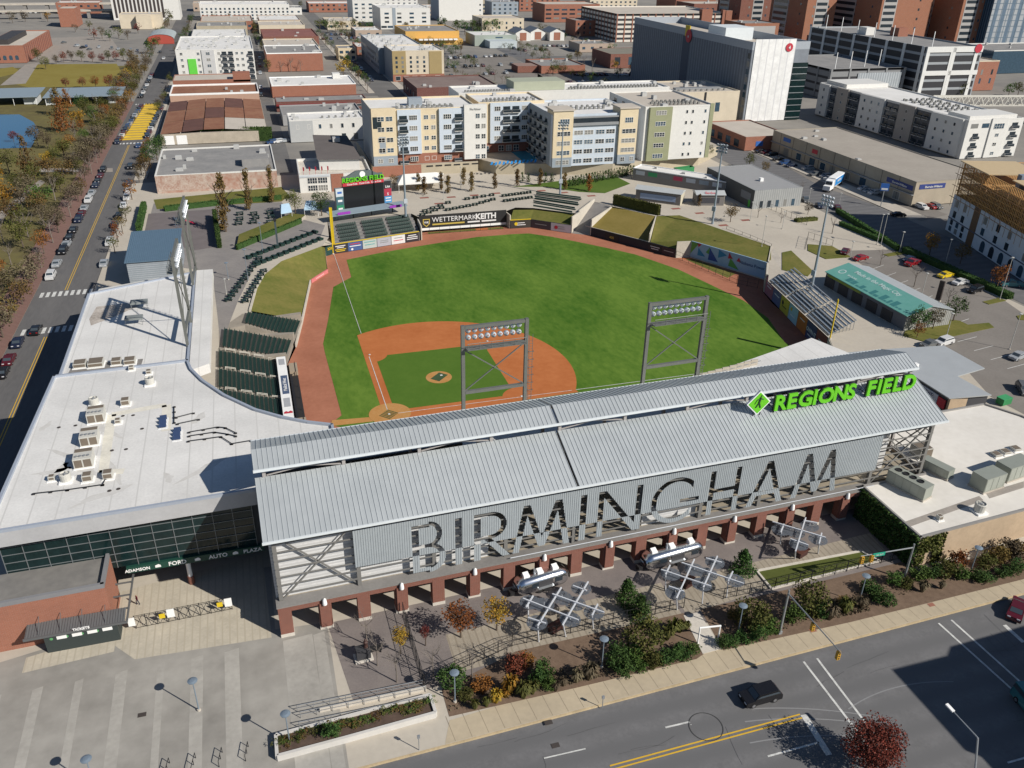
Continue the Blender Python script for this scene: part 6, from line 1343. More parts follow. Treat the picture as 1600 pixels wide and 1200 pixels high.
for k, (u, v) in enumerate(((790, 1090), (775, 1098), (797, 1082), (760, 1104), (832, 1084), (818, 1090), (742, 1108), (1062, 988), (1050, 992), (1072, 984), (1042, 1000), (1320, 958), (880, 1072), (900, 1066), (920, 1062), (868, 1080), (1345, 950), (1295, 968), (1470, 920), (1440, 925))):
    p = P(u, v); tuft((p.x, p.y, .02), 1.5+.6*(k % 3), 'yellow' if k < 3 else ('brown' if k > 11 else 'olive'), 'tufted ornamental grass in the planting beds, %s from the left' % nth(sorted(range(20), key=lambda i: [790, 775, 797, 760, 832, 818, 742, 1062, 1050, 1072, 1042, 1320, 880, 900, 920, 868, 1345, 1295, 1470, 1440][i]).index(k)))
gr = random.Random(8); gc = MB()
for (a, b, c, d) in (((700, 1112), (1085, 1028), (870, 1055), (1000, 1010)), ((1135, 1010), (1430, 925), (1230, 965), (1400, 920)), ((800, 1090), (960, 1055), (880, 1070), (930, 1062)), ((1300, 968), (1360, 955), (1310, 940), (1350, 940))):
    for _ in range(900):
        t, s = gr.random(), gr.random(); u = a[0]+(b[0]-a[0])*t; v = a[1]+(b[1]-a[1])*t-s*26; p = P(u, v); leafq(gc, (p.x, p.y, .05+.2*gr.random()), .22*gr.uniform(.5, 1.4), gr, gr.randrange(2))
stuff(tag(gc.ob('ground_cover', LEAFS['brown']), 'dry leaf litter and low ground cover in the planting beds', 'ground cover'))
# ---- food court trees
for u, v, h_, kd, w_, lb in ((626, 1021, 4.6, 'yellow', .5, 'slim yellow-orange tree left of the tall railing'), (720, 996, 5.6, 'orange', .85, 'orange tree in the paving, left of the yellow one'), (776, 985, 5.2, 'yellow', .8, 'bright yellow-orange tree nearest the left silver trailer'), (665, 1009, 3.6, 'red', .4, 'thin reddish sapling by the tall railing')):
    tree(P(u, v), h_, kd, 'round', w_, lb, 'food court trees', 1100, .055, .32)
for k, (u, v) in enumerate(((620, 1066), (574, 1008), (677, 1056), (738, 1060), (792, 1040), (590, 1040))):
    tree(P(u, v), 5.5, None, label='leafless young tree in the food court paving, %s' % ('nearest the ramp', 'behind the monument', 'inside the corner of the railing', 'before the left bed', 'right of the yellow tree', 'in front of the monument')[k], group='bare food court trees', bare=True, wid=.7)
for u, v, lb in ((980, 940, 'small dark conifer between the two trailer pergolas'), (1000, 966, 'small dark conifer by the railing below the other two'), (1160, 893, 'small dark conifer right of the middle pergola')): tree(P(u, v), 3.8, 'dark', 'cone', 1.0, lb, 'food court conifers', 2400, .06, .04, 'conifer')
tree((35.6, -96.4, SZ), 6.6, 'red', 'round', 1.02, 'dense rust-red tree at the bottom edge beside the road', None, 9500, .03, .12)

# ================================================================== STREET FURNITURE
SIGM = flat('signal_pole', (.3, .32, .33), .45, .4)
def mast(foot, top, a0_, a1_, label, lights, sign=None):
    p = P(*foot); H = HT(top, foot); t = thing('traffic_signal', label, 'traffic signal', (p.x, p.y, 0), 0, 'mast-arm traffic signals'); mb = MB(); mb.tube((0, 0, 0), (0, 0, H), .17, .12, 10); mb.ob('pole', SIGM, t)
    A, B = V((0, 0, H-.6)), P(a1_[0], a1_[1], H-.2)-V((p.x, p.y, 0)); B.z = H-.2; mb = MB(); mb.tube(A, B, .1, .06, 8); mb.ob('arm', SIGM, t); d = (B-A)
    for f in lights:
        q = A+d*f; mb = MB(); mb.box(q.x-.2, q.y-.2, q.z-1.25, q.x+.2, q.y+.2, q.z-.1); s_ = mb.ob('signal_head', flat('signal_yellow', (.5, .28, .03)), t)
        for k in range(3): mb = MB(); mb.lathe([(.12, 0), (0, .02)], 8); mb.xf(Matrix.Translation((q.x, q.y-.21, q.z-.3-k*.37)) @ Matrix.Rotation(R(90), 4, 'X')); mb.ob('lens', flat('lens_dark', (.03, .02, .02), .2), s_)
    if sign:
        q0, q1 = A+d*sign[0], A+d*sign[1]; mb = MB(); mb.bar(q0+V((0, -.12, -.1)), q1+V((0, -.12, -.1)), .05, .6); g_ = mb.ob('street_sign', flat('sign_teal', (.02, .3, .2)), t); dd = q1-q0; c = (q0+q1)/2
        lettering(t, '14th St S', .34, (c.x, c.y-.18, c.z-.22), atan2(dd.y, dd.x) if abs(atan2(dd.y, dd.x)) < 1.57 else atan2(-dd.y, -dd.x), WL, 0, .02).parent = g_
    mb = MB(); mb.box(-.25, -.2, .0, .25, .2, .5); mb.ob('foot_box', STEEL, t); return t
mast((1412, 905), (1430, 850), None, (1345, 869), 'traffic signal mast at the ivy corner with a green street sign', (.78, .98-.02), (.55, .78)); mast((1218, 990), (1236, 922), None, (1315, 1021), 'traffic signal mast whose arm reaches over the front pavement to the road', (.5, .96))
p = P(1528, 1153, 8.2); q = P(1490, 1112, 8.6); sl_ = thing('street_light', 'grey cobra-head street light at the bottom right corner', 'street light', (p.x, p.y-2.2, SZ)); mb = MB(); mb.tube((0, 0, 0), (0, 2.2, 8.35), .13, .09, 8); mb.ob('pole', STEEL, sl_)
B = q-V((p.x, p.y-2.2, SZ)); mb = MB(); mb.tube((0, 2.2, 8.35), tuple(B), .07, .05, 8); mb.ob('arm', STEEL, sl_); mb = MB(); mb.bar(B, B+(B-V((0, 2.2, 8.35))).normalized()*.95, .36, .16); mb.ob('head', WHITE, sl_)
# corner building outside the picture whose shadow falls on the crossing
cb_ = thing('corner_building', 'tall brick corner building beyond the crossing, outside the right edge', 'building'); mb = MB(); mb.prism([(68.4, -107), (68.4, -122), (110, -122), (110, -104.5), (77.0, -105.5), (75, -107)], SZ, 20.3); mb.ob('wall', BRK, cb_)
mb = MB(); mb.prism([(69.5, -109), (110, -109), (110, -121), (69.5, -121)], 20.32, 22.6); mb.ob('upper_floor', BRKD, cb_)
for k in range(9):
    for z_ in (3, 7, 11, 15): mb = MB(); mb.box(70.5+k*4, -107.06 if k < 2 else -105.2, z_, 72.3+k*4, -106.9 if k < 2 else -104.0, z_+2); mb.ob('window', GLASS, cb_)
for k, (u, v, r_) in enumerate(((1103, 1135, 1.15),)):
    mh = MB(); c = P(u, v, SZ); th2 = [2*pi*i/40 for i in range(40)]; mh.sheet([[(c.x+1.95*cos(t), c.y+1.95*sin(t)) for t in th2], [(c.x+1.85*cos(t), c.y+1.85*sin(t)) for t in th2]], SZ-.02); struct('tar_ring', mh, flat('tar', (.05, .05, .05)))
iron = flat('iron', (.06, .05, .045))
for k, (u, v) in enumerate(((857, 1129), (868, 1163), (222, 1117), (1270, 985), (1455, 945))):
    p = P(u, v); z_ = .02 if k != 1 else SZ-.02; mb = MB(); mb.cbox(p.x, p.y, z_, .9, .6, .015); tag(mb.ob('drain_cover', iron if k < 3 else flat('tactile_red', (.3, .13, .09))), 'flat drain cover or paving plate %s' % ('by the kerb of the front street', 'in the road near the kerb', 'in the gate plaza', 'reddish, at the signal mast', 'reddish, right of the crossing')[k], 'cover')

# ================================================================== CARS
CARP = {}
PAINT = {'white': (.62, .62, .62), 'black': (.012, .012, .014), 'silver': (.34, .36, .38), 'grey': (.12, .125, .13), 'red': (.26, .015, .02), 'maroon': (.09, .01, .018), 'blue': (.03, .07, .18), 'navy': (.015, .022, .05), 'yellow': (.7, .5, .02), 'tan': (.3, .26, .19), 'teal': (.05, .18, .2)}
def paint(c): return mat('car_paint_'+c, PAINT[c], .25, .1, .04, 1., spec=.6)
BASEP = mat('car_paint_base', (.3, .3, .3), .25)
def carproto(kind):
    if kind in CARP: return CARP[kind]
    L_, W_, H_, prof = {'sedan': (4.7, 1.82, 1.45, [(-2.35, .55), (-2.3, .85), (-1.5, .95), (-.75, 1.42), (.75, 1.43), (1.6, 1.0), (2.25, .95), (2.35, .6)]),
        'suv': (4.8, 1.9, 1.75, [(-2.4, .6), (-2.36, .98), (-1.35, 1.08), (-.75, 1.68), (1.75, 1.72), (2.2, 1.12), (2.36, 1.0), (2.4, .6)]),
        'pickup': (5.5, 1.95, 1.8, [(-2.75, .65), (-2.7, 1.05), (-1.5, 1.12), (-.85, 1.78), (.45, 1.78), (.7, 1.12), (2.7, 1.12), (2.75, .65)]),
        'van': (5.4, 2.0, 2.2, [(-2.7, .6), (-2.66, 1.1), (-2.0, 1.25), (-1.3, 2.1), (2.6, 2.2), (2.68, 1.2), (2.69, 1.1), (2.7, .6)])}[kind]
    t = thing('parked_car', 'car', 'car'); n_ = len(prof); mb = MB(); hw = W_/2
    sec = lambda y, tuck: [(x, y*(1-(tuck if z_ > 1.15 else 0)), z_) for x, z_ in prof]+[(L_/2-.02, y, .28), (-L_/2+.02, y, .28)]
    a, b = sec(-hw, .13), sec(hw, .13); m_ = n_+2; mb.raw(a+b, [tuple(range(m_)), tuple(range(2*m_-1, m_-1, -1))]+[(i, m_+i, m_+(i+1) % m_, (i+1) % m_) for i in range(m_)])
    me = mb.mesh('body', BASEP); bm = None; body = link('body', me, t)
    g = MB(); (x0, z0), (x1, z1), (x2, z2), (x3, z3) = prof[2], prof[3], prof[4], prof[5]; wy = hw*.87
    def lp(p, q, f): return (p[0]+(q[0]-p[0])*f, p[1]+(q[1]-p[1])*f)
    for (p, q), sgn in ((((x0, z0), (x1, z1)), -1), (((x3, z3), (x2, z2)), 1)):
        (ax, az), (bx, bz) = lp(p, q, .12), lp(p, q, .9); e = .012; nx = sgn*e*2
        g.raw([(ax+nx, -wy*.92, az+e), (ax+nx, wy*.92, az+e), (bx+nx, wy*.86, bz+e), (bx+nx, -wy*.86, bz+e)], [(0, 1, 2, 3) if sgn > 0 else (3, 2, 1, 0)])
    for s in (-1, 1):
        q = [lp((x0, z0), (x1, z1), .3), (x1+.1, z1-.1), (x2-.1, z2-.1), lp((x3, z3), (x2, z2), .3)]; f = [(x, s*(hw*(1 if z_ < 1.16 else .87)+.012) if False else s*(hw*.935+.035), z_) for x, z_ in q]; g.raw(f, [(0, 1, 2, 3) if s > 0 else (3, 2, 1, 0)])
    g.ob('glass', flat('car_glass', (.05, .065, .08), .06), t)
    wr = .36 if kind in ('suv', 'pickup', 'van') else .32
    for x in (-L_*.3, L_*.29):
        for s in (-1, 1):
            w_ = MB(); w_.tube((x, s*(hw-.2), wr), (x, s*(hw+.02), wr), wr, n=14); w_.tube((x, s*hw, wr), (x, s*(hw+.035), wr), wr*.6, n=10, m=1); w_.ob('wheel', [TYRE, CHROME], t)
    for s in (-1, 1):
        q = MB(); q.box(-L_/2-.02, s*hw*.62-.2, .68, -L_/2+.12, s*hw*.62+.2, .84); q.ob('headlight', flat('headlight', (.6, .6, .62), .1), t); q = MB(); q.box(L_/2-.12, s*hw*.68-.16, .74, L_/2+.02, s*hw*.68+.16, .92); q.ob('tail_light', flat('tail_light', (.3, .01, .01), .2), t)
    CARP[kind] = [proto(t), False]; return CARP[kind]
def car(p, rz, kind, colour, label, group, name='parked_car', z=None):
    pr_ = carproto(kind); t = pr_[0]; loc = (p[0], p[1], SZ-.04 if z is None else z)
    if not pr_[1]:
        pr_[1] = True; c = t; c.location = loc; c.rotation_euler = (0, 0, rz); c['label'] = label; c['group'] = group; c.name = name
        SRC[c.name] = list(c.children); CARP[kind].append({BASEP: paint(colour)})
        for k in c.children:
            for sl in k.material_slots:
                if sl.material is BASEP: sl.link = 'OBJECT'; sl.material = paint(colour)
        return c
    c = dup(t, loc, rz, label, group, swap=None); c.name = name
    for k in c.children:
        for sl in k.material_slots:
            if sl.link == 'OBJECT' or sl.material is BASEP: sl.link = 'OBJECT'; sl.material = paint(colour)
    return c
c_ = P(1187, 1092, SZ); car((c_.x, c_.y), R(1.5), 'suv', 'black', 'black sports utility vehicle driving along the front street', 'cars in motion', 'moving_car')
c_ = P(1587, 957, SZ); car((c_.x, c_.y), R(35), 'sedan', 'maroon', 'dark red car turning at the right edge of the crossing', 'cars in motion', 'moving_car')
c_ = P(1612, 1112, SZ); car((c_.x, c_.y), R(80), 'van', 'teal', 'pale blue vehicle cut off by the right edge in the shadow', 'cars in motion', 'moving_car')
# ================================================================== CITY
def BW(name, label, x, y, W, D, h, wall, roof, ang=0., **k): return Bld(name, label, k.pop('cat', 'building'), None, None, None, h, wall, roof, at=(x, y), W=W, D=D, ang=R(ang), **k)
RWH = mat('roof_white', (.58, .57, .55), .8, 0, .12, .12, (.72, .71, .69), 1, .08); RGR = mat('roof_grey', (.2, .2, .2), .9, 0, .2, .15, (.3, .29, .28), 1, .1); RTAN = mat('roof_tan', (.42, .38, .33), .9, 0, .15, .12, (.52, .47, .41), 1, .1)
YW = flat('wall_yellow', (.62, .52, .36)); BLW = flat('wall_blue_grey', (.5, .56, .63)); WW = flat('wall_white', (.64, .63, .6)); GNW = flat('wall_moss', (.27, .28, .17)); GRW = flat('wall_slate', (.27, .31, .35)); TANW = mat('wall_tan', (.4, .35, .26), .85, 0, .12, .3); BEI = mat('wall_beige', (.56, .49, .38), .85, 0, .1, .2)
FL5 = [.9+3.4*i for i in range(1, 6)]
# --- apartments behind centre field, on a podium
pa = P(584, 259, 4); pc_ = P(861, 261, 4); pd_ = P(1047, 249, 4)
pod = thing('podium', 'tan podium wall with pool deck below the apartments', 'podium'); PPOL = [(pa.x-.5, pa.y-1.2), (60.5, pa.y-1.4), (61, 166), (66, 156.4), (pc_.x+24, pc_.y-.6), (147, 152.5), (163, 166), (163, 205), (pa.x-.5, 205)]
mb = MB(); mb.prism(PPOL, 0, 3.95, 0, 1); mb.ob('wall', [TANW, mat('deck_paving', (.36, .32, .27), .9)], pod); mb = MB(); mb.box(pa.x-.6, pa.y-1.5, 0, pa.x+17, pa.y-1.15, 3.9); mb.ob('brick_base', BRKO, pod)
for k in range(15):
    x = pa.x+19+k*3.4 if k < 6 else 69+(k-6)*5.2; y = pa.y-1.45 if k < 6 else 156.2; mb = MB(); mb.box(x, y, 2.9, x+2.4, y+.1, 3.4); mb.ob('vent_slot', BLACKM, pod)
lettering(pod, 'CITY WHOLESALE', 1.7, (79, 156.2, 1.5), R(.5), flat('lettering_pink', (.5, .2, .24)), .01)
pl2 = px([(797, 236), (822, 231), (846, 248), (820, 254)], 4); mb = MB(); mb.sheet([[(q[0], q[1]) for q in pl2]], 3.98); mb.ob('pool', flat('pool_water', (.02, .22, .34), .08), pod)
for k in range(12): p = P(768+k*6.2, 258-k*.45+(k % 2), 4); t = thing('sun_lounger', 'bright blue sun lounger at the pool edge, %s from the left' % nth(k), 'sun lounger', (p.x, p.y, 3.97), R(60), 'blue pool loungers'); mb = MB(); mb.box(-.9, -.35, .3, .5, .35, .4); mb.ob('seat', flat('lounger_blue', (.02, .25, .6)), t); mb = MB(); mb.bar((.5, 0, .35), (1.1, 0, .95), .7, .08); mb.ob('backrest', flat('lounger_blue', (.02, .25, .6)), t)
h_ = HT((579, 172), (584, 259), 4)+4
L = BW('apartment_block', 'five-storey apartments with a yellow corner tower and blue bays, left of the pool court', pa.x, pa.y, 38.5, 24, h_, YW, RWH, z0=4.)
H = L.H; rows = [1.0+i*(H-1.2)/5 for i in range(5)]; dz = (H-1.2)/5
L.panel('F', 0, 38.5, 0, dz, BRKO, .08); L.seg('F', 0, 8.6, 0, H+.6, YW, 1.0, (3.2, 6.2), rows[1:], 2.4, 1.6, 'pair'); L.panel('F', 0, 8.6, 0, dz*.95, GRW, 1.06); L.grid('F', (2.4, 6.2), rows[:1], 1.8, 1.5, 'pair', 1.06)
L.panel('F', 2.4, 4.6, dz*1.2, dz*2.8, GRW, 1.04); L.box('corner_loggia', .4, -1.06, dz*3.6, 3.4, -.9, dz*4.7, GLASS)
L.seg('F', 9.2, 17.6, dz, H-.3, BLW, .7, (14.8,), rows, 2.9, 1.7, 'quad'); L.seg('F', 24.2, 33.2, dz, H-.3, BLW, .9, (27.2,), rows, 2.9, 1.7, 'quad'); L.grid('F', (19.6, 22.2), rows, 1.7, 1.5, 'pair'); L.seg('F', 33.2, 41.6, 1.0, H+.9, WW, 1.8, (38.2, 40.4), rows[:5], 1.6, 1.7, 'pair')
for z_ in rows: L.balcony('F', 11.2, z_-.6, 3.2, 1.0, .7 if z_ > dz else 0); L.balcony('F', 31.2, z_-.6, 3.0, 1.0, .9 if z_ > dz else 0)
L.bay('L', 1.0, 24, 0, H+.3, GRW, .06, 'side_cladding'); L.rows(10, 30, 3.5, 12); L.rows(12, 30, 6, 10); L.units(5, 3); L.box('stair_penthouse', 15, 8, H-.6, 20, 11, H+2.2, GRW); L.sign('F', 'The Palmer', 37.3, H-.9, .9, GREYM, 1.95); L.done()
B_ = BW('apartment_block', 'low-set blue and yellow apartment wing at the back of the pool court', 64, pc_.y+27, 26, 20, h_-.6, YW, RWH, z0=4.)
B_.seg('F', 4.4, 20.2, dz, H-.9, BLW, .8, (7.2, 18), rows[1:], 2.4, 1.7, 'triple'); B_.panel('F', 0, 26, 0, dz, BRK, .1); B_.grid('F', (3, 9, 12, 15), (.4,), 2.2, 2.2, 'pair', .1)
for z_ in rows[1:]: B_.balcony('F', 10.8, z_-.6, 3.2, 1.0, .8); B_.balcony('F', 14.4, z_-.6, 3.2, 1.0, .8); B_.win('F', 23, z_, 1.6, 1.5, 'pair')
B_.rows(3, 23, 4, 14); B_.rows(5, 23, 7, 12); B_.units(4, 8); B_.done()
h_ = HT((849, 172), (861, 261), 4)+4; Hc = h_-4
C = BW('apartment_block', 'apartments with twin yellow towers and a pale blue middle, right of the pool court', pc_.x, pc_.y, 32.5, 30, h_-1.8, BLW, RWH, z0=4.)
H = C.H; dz = H/5.4; rows = [.9+i*dz for i in range(5)]
C.seg('F', 0, 7.4, dz, Hc, YW, 1.0, (4.0,), rows[1:4], 5.0, 1.6, 'quad'); C.panel('F', 0, 7.4, 0, dz, GRW, 1.05); C.win('F', 4.2, rows[4]+.6, 3.6, 2.0, 'quad', 1.0); C.win('F', 3.8, rows[0], 5, 1.6, 'quad', 1.05)
C.seg('F', 25.4, 32.5, dz, Hc, YW, 1.0, (29.2,), rows[1:4], 5.4, 1.6, 'quad'); C.panel('F', 25.4, 32.5, 0, dz, GRW, 1.05); C.grid('F', (27.4, 31), rows[:1], 1.6, 1.6, 'pair', 1.05); C.win('F', 29, rows[4]+.4, 3.2, 1.9, 'quad', 1.0)
C.grid('F', (10.0, 14, 18.4, 22.4), rows[:4], 3.4, 1.6, 'triple'); C.box('top_terrace', 7.6, -.5, H-3.6, 25.2, -.05, H-1.0, GLASS); C.box('terrace_rail', 7.6, -.7, H-3.9, 25.2, -.55, H-2.9, GREYM); C.box('terrace_frame', 7.6, -.62, H-1.3, 25.2, -.5, H-.7, GREYM)
C.box('tower_cap', -.5, -1.4, Hc-.3, 7.8, 7, Hc+.2, RTAN); C.box('tower_cap', 25, -1.4, Hc-.3, 33, 7, Hc+.2, RTAN); C.box('tower_body', .1, 0, H-.6, 7.3, 6.5, Hc-.32, YW); C.box('tower_body', 25.5, 0, H-.6, 32.4, 6.5, Hc-.32, YW)
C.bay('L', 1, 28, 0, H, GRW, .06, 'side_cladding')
for z_ in rows:
    for x in (5, 11, 17, 23): C.balcony('L', x, z_-.6, 3.0, 1.1, .06)
C.rows(8, 24, 12, 10); C.rows(4, 28, 16, 12); C.units(6, 5); C.done()
h_ = HT((1031, 166), (1047, 250), 4)+4
D_ = BW('apartment_block', 'moss green and white apartment wing at the right end above the brick base', pd_.x-12, pd_.y, 28, 34, h_, WW, RTAN, z0=4.)
H = D_.H; dz = H/5; rows = [1.0+i*dz for i in range(5)]
D_.seg('F', 1.5, 10.5, 0, H-.2, GNW, 1.0, (6,), rows, 4.2, 1.6, 'quad'); D_.grid('F', (17, 19.4, 24.6), rows, .9, 1.3, 'plain'); D_.panel('F', 26.4, 28, 0, H+.4, GNW, .2)
for z_ in rows:
    for x in (6, 14, 22): D_.balcony('L', x, z_-.6, 3.2, 1.0)
D_.rows(6, 24, 5, 12); D_.rows(6, 24, 8, 12); D_.rows(8, 24, 11, 10); D_.units(4, 6); D_.done()
E_ = BW('apartment_block', 'long rear bar of the apartments with white roof and a green penthouse', 62, pc_.y+50, 92, 18, 22.5, WW, RWH); E_.box('green_penthouse', 24, 4, 22.0, 46, 15, 25.5, flat('wall_sage', (.36, .38, .29))); E_.rows(4, 22, 5, 16); E_.rows(48, 88, 4, 30); E_.rows(50, 88, 7, 26); E_.units(8, 2)
E_.grid('R', (4, 9, 14), (3, 7, 11, 15), 1.6, 1.6); E_.done()
F_ = BW('annex_building', 'white annex with a plain roof behind the yellow corner tower', pa.x+16, pa.y+28, 30, 26, 17.5, WW, RWH); F_.units(5, 9); F_.done()
G_ = BW('flat_roof_building', 'low dark red roofed building across the side street behind the apartments', 66, 305, 44, 40, 8, BRKD, mat('roof_rust_grey', (.17, .125, .115), .9, 0, .2, .1, (.25, .2, .18), 1, .1)); G_.grid('L', (6, 14, 22, 30), (2,), 3, 2.4, 'dark'); G_.units(4, 4); G_.done()
bx = BW('concrete_hall', 'windowless beige hall between the apartments and the tall white block', 168, 224, 37, 34, 15.2, BEI, RTAN); bx.win('F', 26, 6, 2.4, 4.2, 'dark'); bx.panel('F', 18.4, 19.6, 0, 15, BLACKM, .04, 'slot'); bx.box('roof_channel', 8, 9, 14.7, 32, 12, 15.6, GREYM); bx.rows(8, 32, 6, 9); bx.units(8, 11); bx.done()
# --- tall white block with slate west side
tw = BW('tall_block', 'tall block with bright white end, slate-grey ribbed long side and red badge', 211, 228, 31, 134, 36, wave('slate_cladding', (.19, .21, .24), (.13, .145, .175), 2.6, 'Y', .7), RTAN, cope=flat('screen_grey', (.33, .36, .4)), par=3.5)
tw.panel('F', 1.2, 23, 0, 37.2, wave('white_cladding', (.72, .72, .71), (.58, .58, .59), 3.7, 'X', .6, sharp=(.9, .97)), .3, 'white_end'); tw.panel('F', 23.2, 31.5, 0, 26.5, GLASSG, .3, 'glass_corner')
for k in range(9): tw.panel('F', 23.2, 31.5, 1+k*2.9, 1.25+k*2.9, STEEL, .36, 'floor_line')
for k in range(8): tw.win('L', 132, 4+k*3.5, 2.4, 2.4, 'slot')
tw.box('recess', -.1, 62, 0, .3, 70, 32, flat('recess_blue', (.04, .06, .1))); tw.box('plant_room', 8, 40, 32.5, 24, 58, 38.5, flat('plant_white', (.6, .64, .66))); tw.box('yellow_badge_wall', -.2, 63, 32, .3, 68, 37.4, YEL)
for face, st, z_ in (('F', 19.5, 33.5), ('L', 71, 32.5)):
    mb = MB(); mb.lathe([(0, .25), (1.9 if face == 'F' else 3.2, .25), (1.9 if face == 'F' else 3.2, 0)], 20); mb.xf(tw.M(face, st, z_) @ Matrix.Translation((0, -.35, 0)) @ Matrix.Rotation(R(90), 4, 'X')); mb.ob('red_badge', REDP, tw.T); tw.sign(face, '4' if face == 'F' else 'o', st, z_-.8, 2.2, WL, .75, .05)
tw.done()
# --- large parking decks
def deck(label, x, y, W, D, h, wall, floors, ang=0., col=None, faces='FL', open_=.5, name='parking_garage', cw=7., pw=.9):
    b = BW(name, label, x, y, W, D, h, wall, RGR if pw > 1 else RTAN, ang, cat='parking garage', par=.9); fz = b.H/floors
    for f in range(floors):
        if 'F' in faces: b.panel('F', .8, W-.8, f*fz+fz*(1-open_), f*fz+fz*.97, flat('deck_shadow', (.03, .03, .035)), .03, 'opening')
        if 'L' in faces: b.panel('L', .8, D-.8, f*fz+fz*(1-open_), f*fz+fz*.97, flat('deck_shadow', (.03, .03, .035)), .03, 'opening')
    for k in range(int(W/cw)+1):
        if 'F' in faces: b.panel('F', min(W-pw, k*cw), min(W, k*cw+pw), 0, b.H, col or wall, .35, 'pier')
    for k in range(int(D/cw)+1):
        if 'L' in faces: b.panel('L', min(D-pw, k*cw), min(D, k*cw+pw), 0, b.H, col or wall, .35, 'pier')
    return b
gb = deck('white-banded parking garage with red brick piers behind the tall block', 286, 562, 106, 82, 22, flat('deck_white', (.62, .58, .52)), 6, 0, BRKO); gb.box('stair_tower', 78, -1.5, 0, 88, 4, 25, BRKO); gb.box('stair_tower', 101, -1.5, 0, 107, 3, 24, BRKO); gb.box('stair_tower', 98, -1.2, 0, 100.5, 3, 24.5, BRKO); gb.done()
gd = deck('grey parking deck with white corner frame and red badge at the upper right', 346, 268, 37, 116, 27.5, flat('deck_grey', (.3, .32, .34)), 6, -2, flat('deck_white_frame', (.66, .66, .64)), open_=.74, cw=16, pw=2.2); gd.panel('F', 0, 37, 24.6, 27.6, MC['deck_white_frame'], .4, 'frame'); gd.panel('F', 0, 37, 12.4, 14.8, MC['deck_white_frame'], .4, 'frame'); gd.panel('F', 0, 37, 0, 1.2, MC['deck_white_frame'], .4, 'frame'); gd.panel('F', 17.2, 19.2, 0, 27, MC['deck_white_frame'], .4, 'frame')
mb = MB(); mb.lathe([(0, .25), (2.4, .25), (2.4, 0)], 18); mb.xf(gd.M('F', 33.5, 26.5) @ Matrix.Translation((0, -.5, 0)) @ Matrix.Rotation(R(90), 4, 'X')); mb.ob('red_badge', REDP, gd.T); gd.box('stair_hut', 10, 70, 26.5, 16, 78, 31, WW); gd.box('brick_hut', 26, 60, 26.5, 33, 68, 31.5, BRKO)
for k in range(7): gd.box('roof_lamp', 6+k*.5, 4+k*18, 26.6, 6.3+k*.5, 4.3+k*18, 35, WHITE)
gd.done()
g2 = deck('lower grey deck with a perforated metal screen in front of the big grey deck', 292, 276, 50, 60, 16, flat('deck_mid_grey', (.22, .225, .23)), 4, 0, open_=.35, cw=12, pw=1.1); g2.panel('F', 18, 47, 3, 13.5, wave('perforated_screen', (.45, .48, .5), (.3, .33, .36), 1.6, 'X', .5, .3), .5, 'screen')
for k in range(4): g2.box('roof_lamp', 6+k*12, 5+k*3, 15, 6.3+k*12, 5.3+k*3, 24, WHITE)
g2.done()
# --- right-hand apartments
ar_ = BW('apartment_block', 'long white and grey apartment block with dark balcony bays above the tan warehouse', 259, 138, 28, 100, 15.5, WW, RWH); ROWS = [1.0+3.7*i for i in range(4)]
for y0, y1, m_ in ((2, 20, WW), (30, 40, flat('wall_taupe', (.33, .3, .27))), (50, 67, WW), (76, 85, MC['wall_taupe']), (91, 99, WW)): ar_.seg('L', 100-y1, 100-y0, .5, 15.4, m_, 1.0, [100-(y0+y1)/2-d for d in ((-5, 0, 5) if y1-y0 > 12 else (0,))], ROWS, 1.3, 1.4, 'plain')
for y0 in (22, 26, 41.5, 46, 69, 73, 86.5):
    for z_ in ROWS: ar_.balcony('L', 100-y0-1.6, z_-.6, 3.4, 1.0)
for y0, y1 in ((20, 30), (40, 50), (67, 76), (85, 91)): ar_.panel('L', 100-y1+.1, 100-y0-.1, .6, 14.6, flat('bay_navy', (.04, .055, .08), .3), .02, 'balcony_bay')
ar_.grid('F', (3.5, 9), ROWS[3:], 3.6, 1.8, 'dark'); ar_.seg('F', 11.5, 19.5, 0, 15.8, WW, .5, (15.5,), ROWS, 1.8, 1.4, 'pair'); ar_.win('F', 15.5, 11.6, 5, 2.2, 'quad', .55)
for z_ in ROWS: ar_.balcony('F', 24, z_-.6, 3.4, 1.0); ar_.balcony('F', 5, z_-.6, 3.2, .8) if z_ < 10 else None
for k in range(8): ar_.rows(8, 22, 8+k*5.5, 6); ar_.rows(8, 22, 9.6+k*5.5, 5)
ar_.box('raised_roof', 2, 2, 15, 26, 14, 16.6, WW); ar_.box('raised_roof', 2, 82, 15, 26, 98, 17, WW); ar_.done()
fb_ = thing('truss_footbridge', 'pale steel truss footbridge behind the right-hand apartments', 'footbridge', (294, 196, 10), R(-10)); mb = MB()
for y in (0, 3): 
    mb.bar((0, y, 0), (90, y, 0), .4, .4); mb.bar((0, y, 4.2), (90, y, 4.2), .4, .4)
    for k in range(18): mb.bar((k*5, y, 0), (k*5+2.5, y, 4.2), .3, .3); mb.bar((k*5+2.5, y, 4.2), (k*5+5, y, 0), .3, .3)
mb.ob('truss', flat('truss_white', (.6, .58, .52)), fb_); mb = MB(); mb.box(0, .2, -.3, 90, 2.8, 0); mb.ob('deck', CONC, fb_); mb = MB(); mb.box(88, 0, -10, 89.5, 3, -.3); mb.ob('pier', CONC, fb_); mb = MB(); mb.box(1, 0, -10, 2.5, 3, -.3); mb.ob('pier', CONC, fb_)
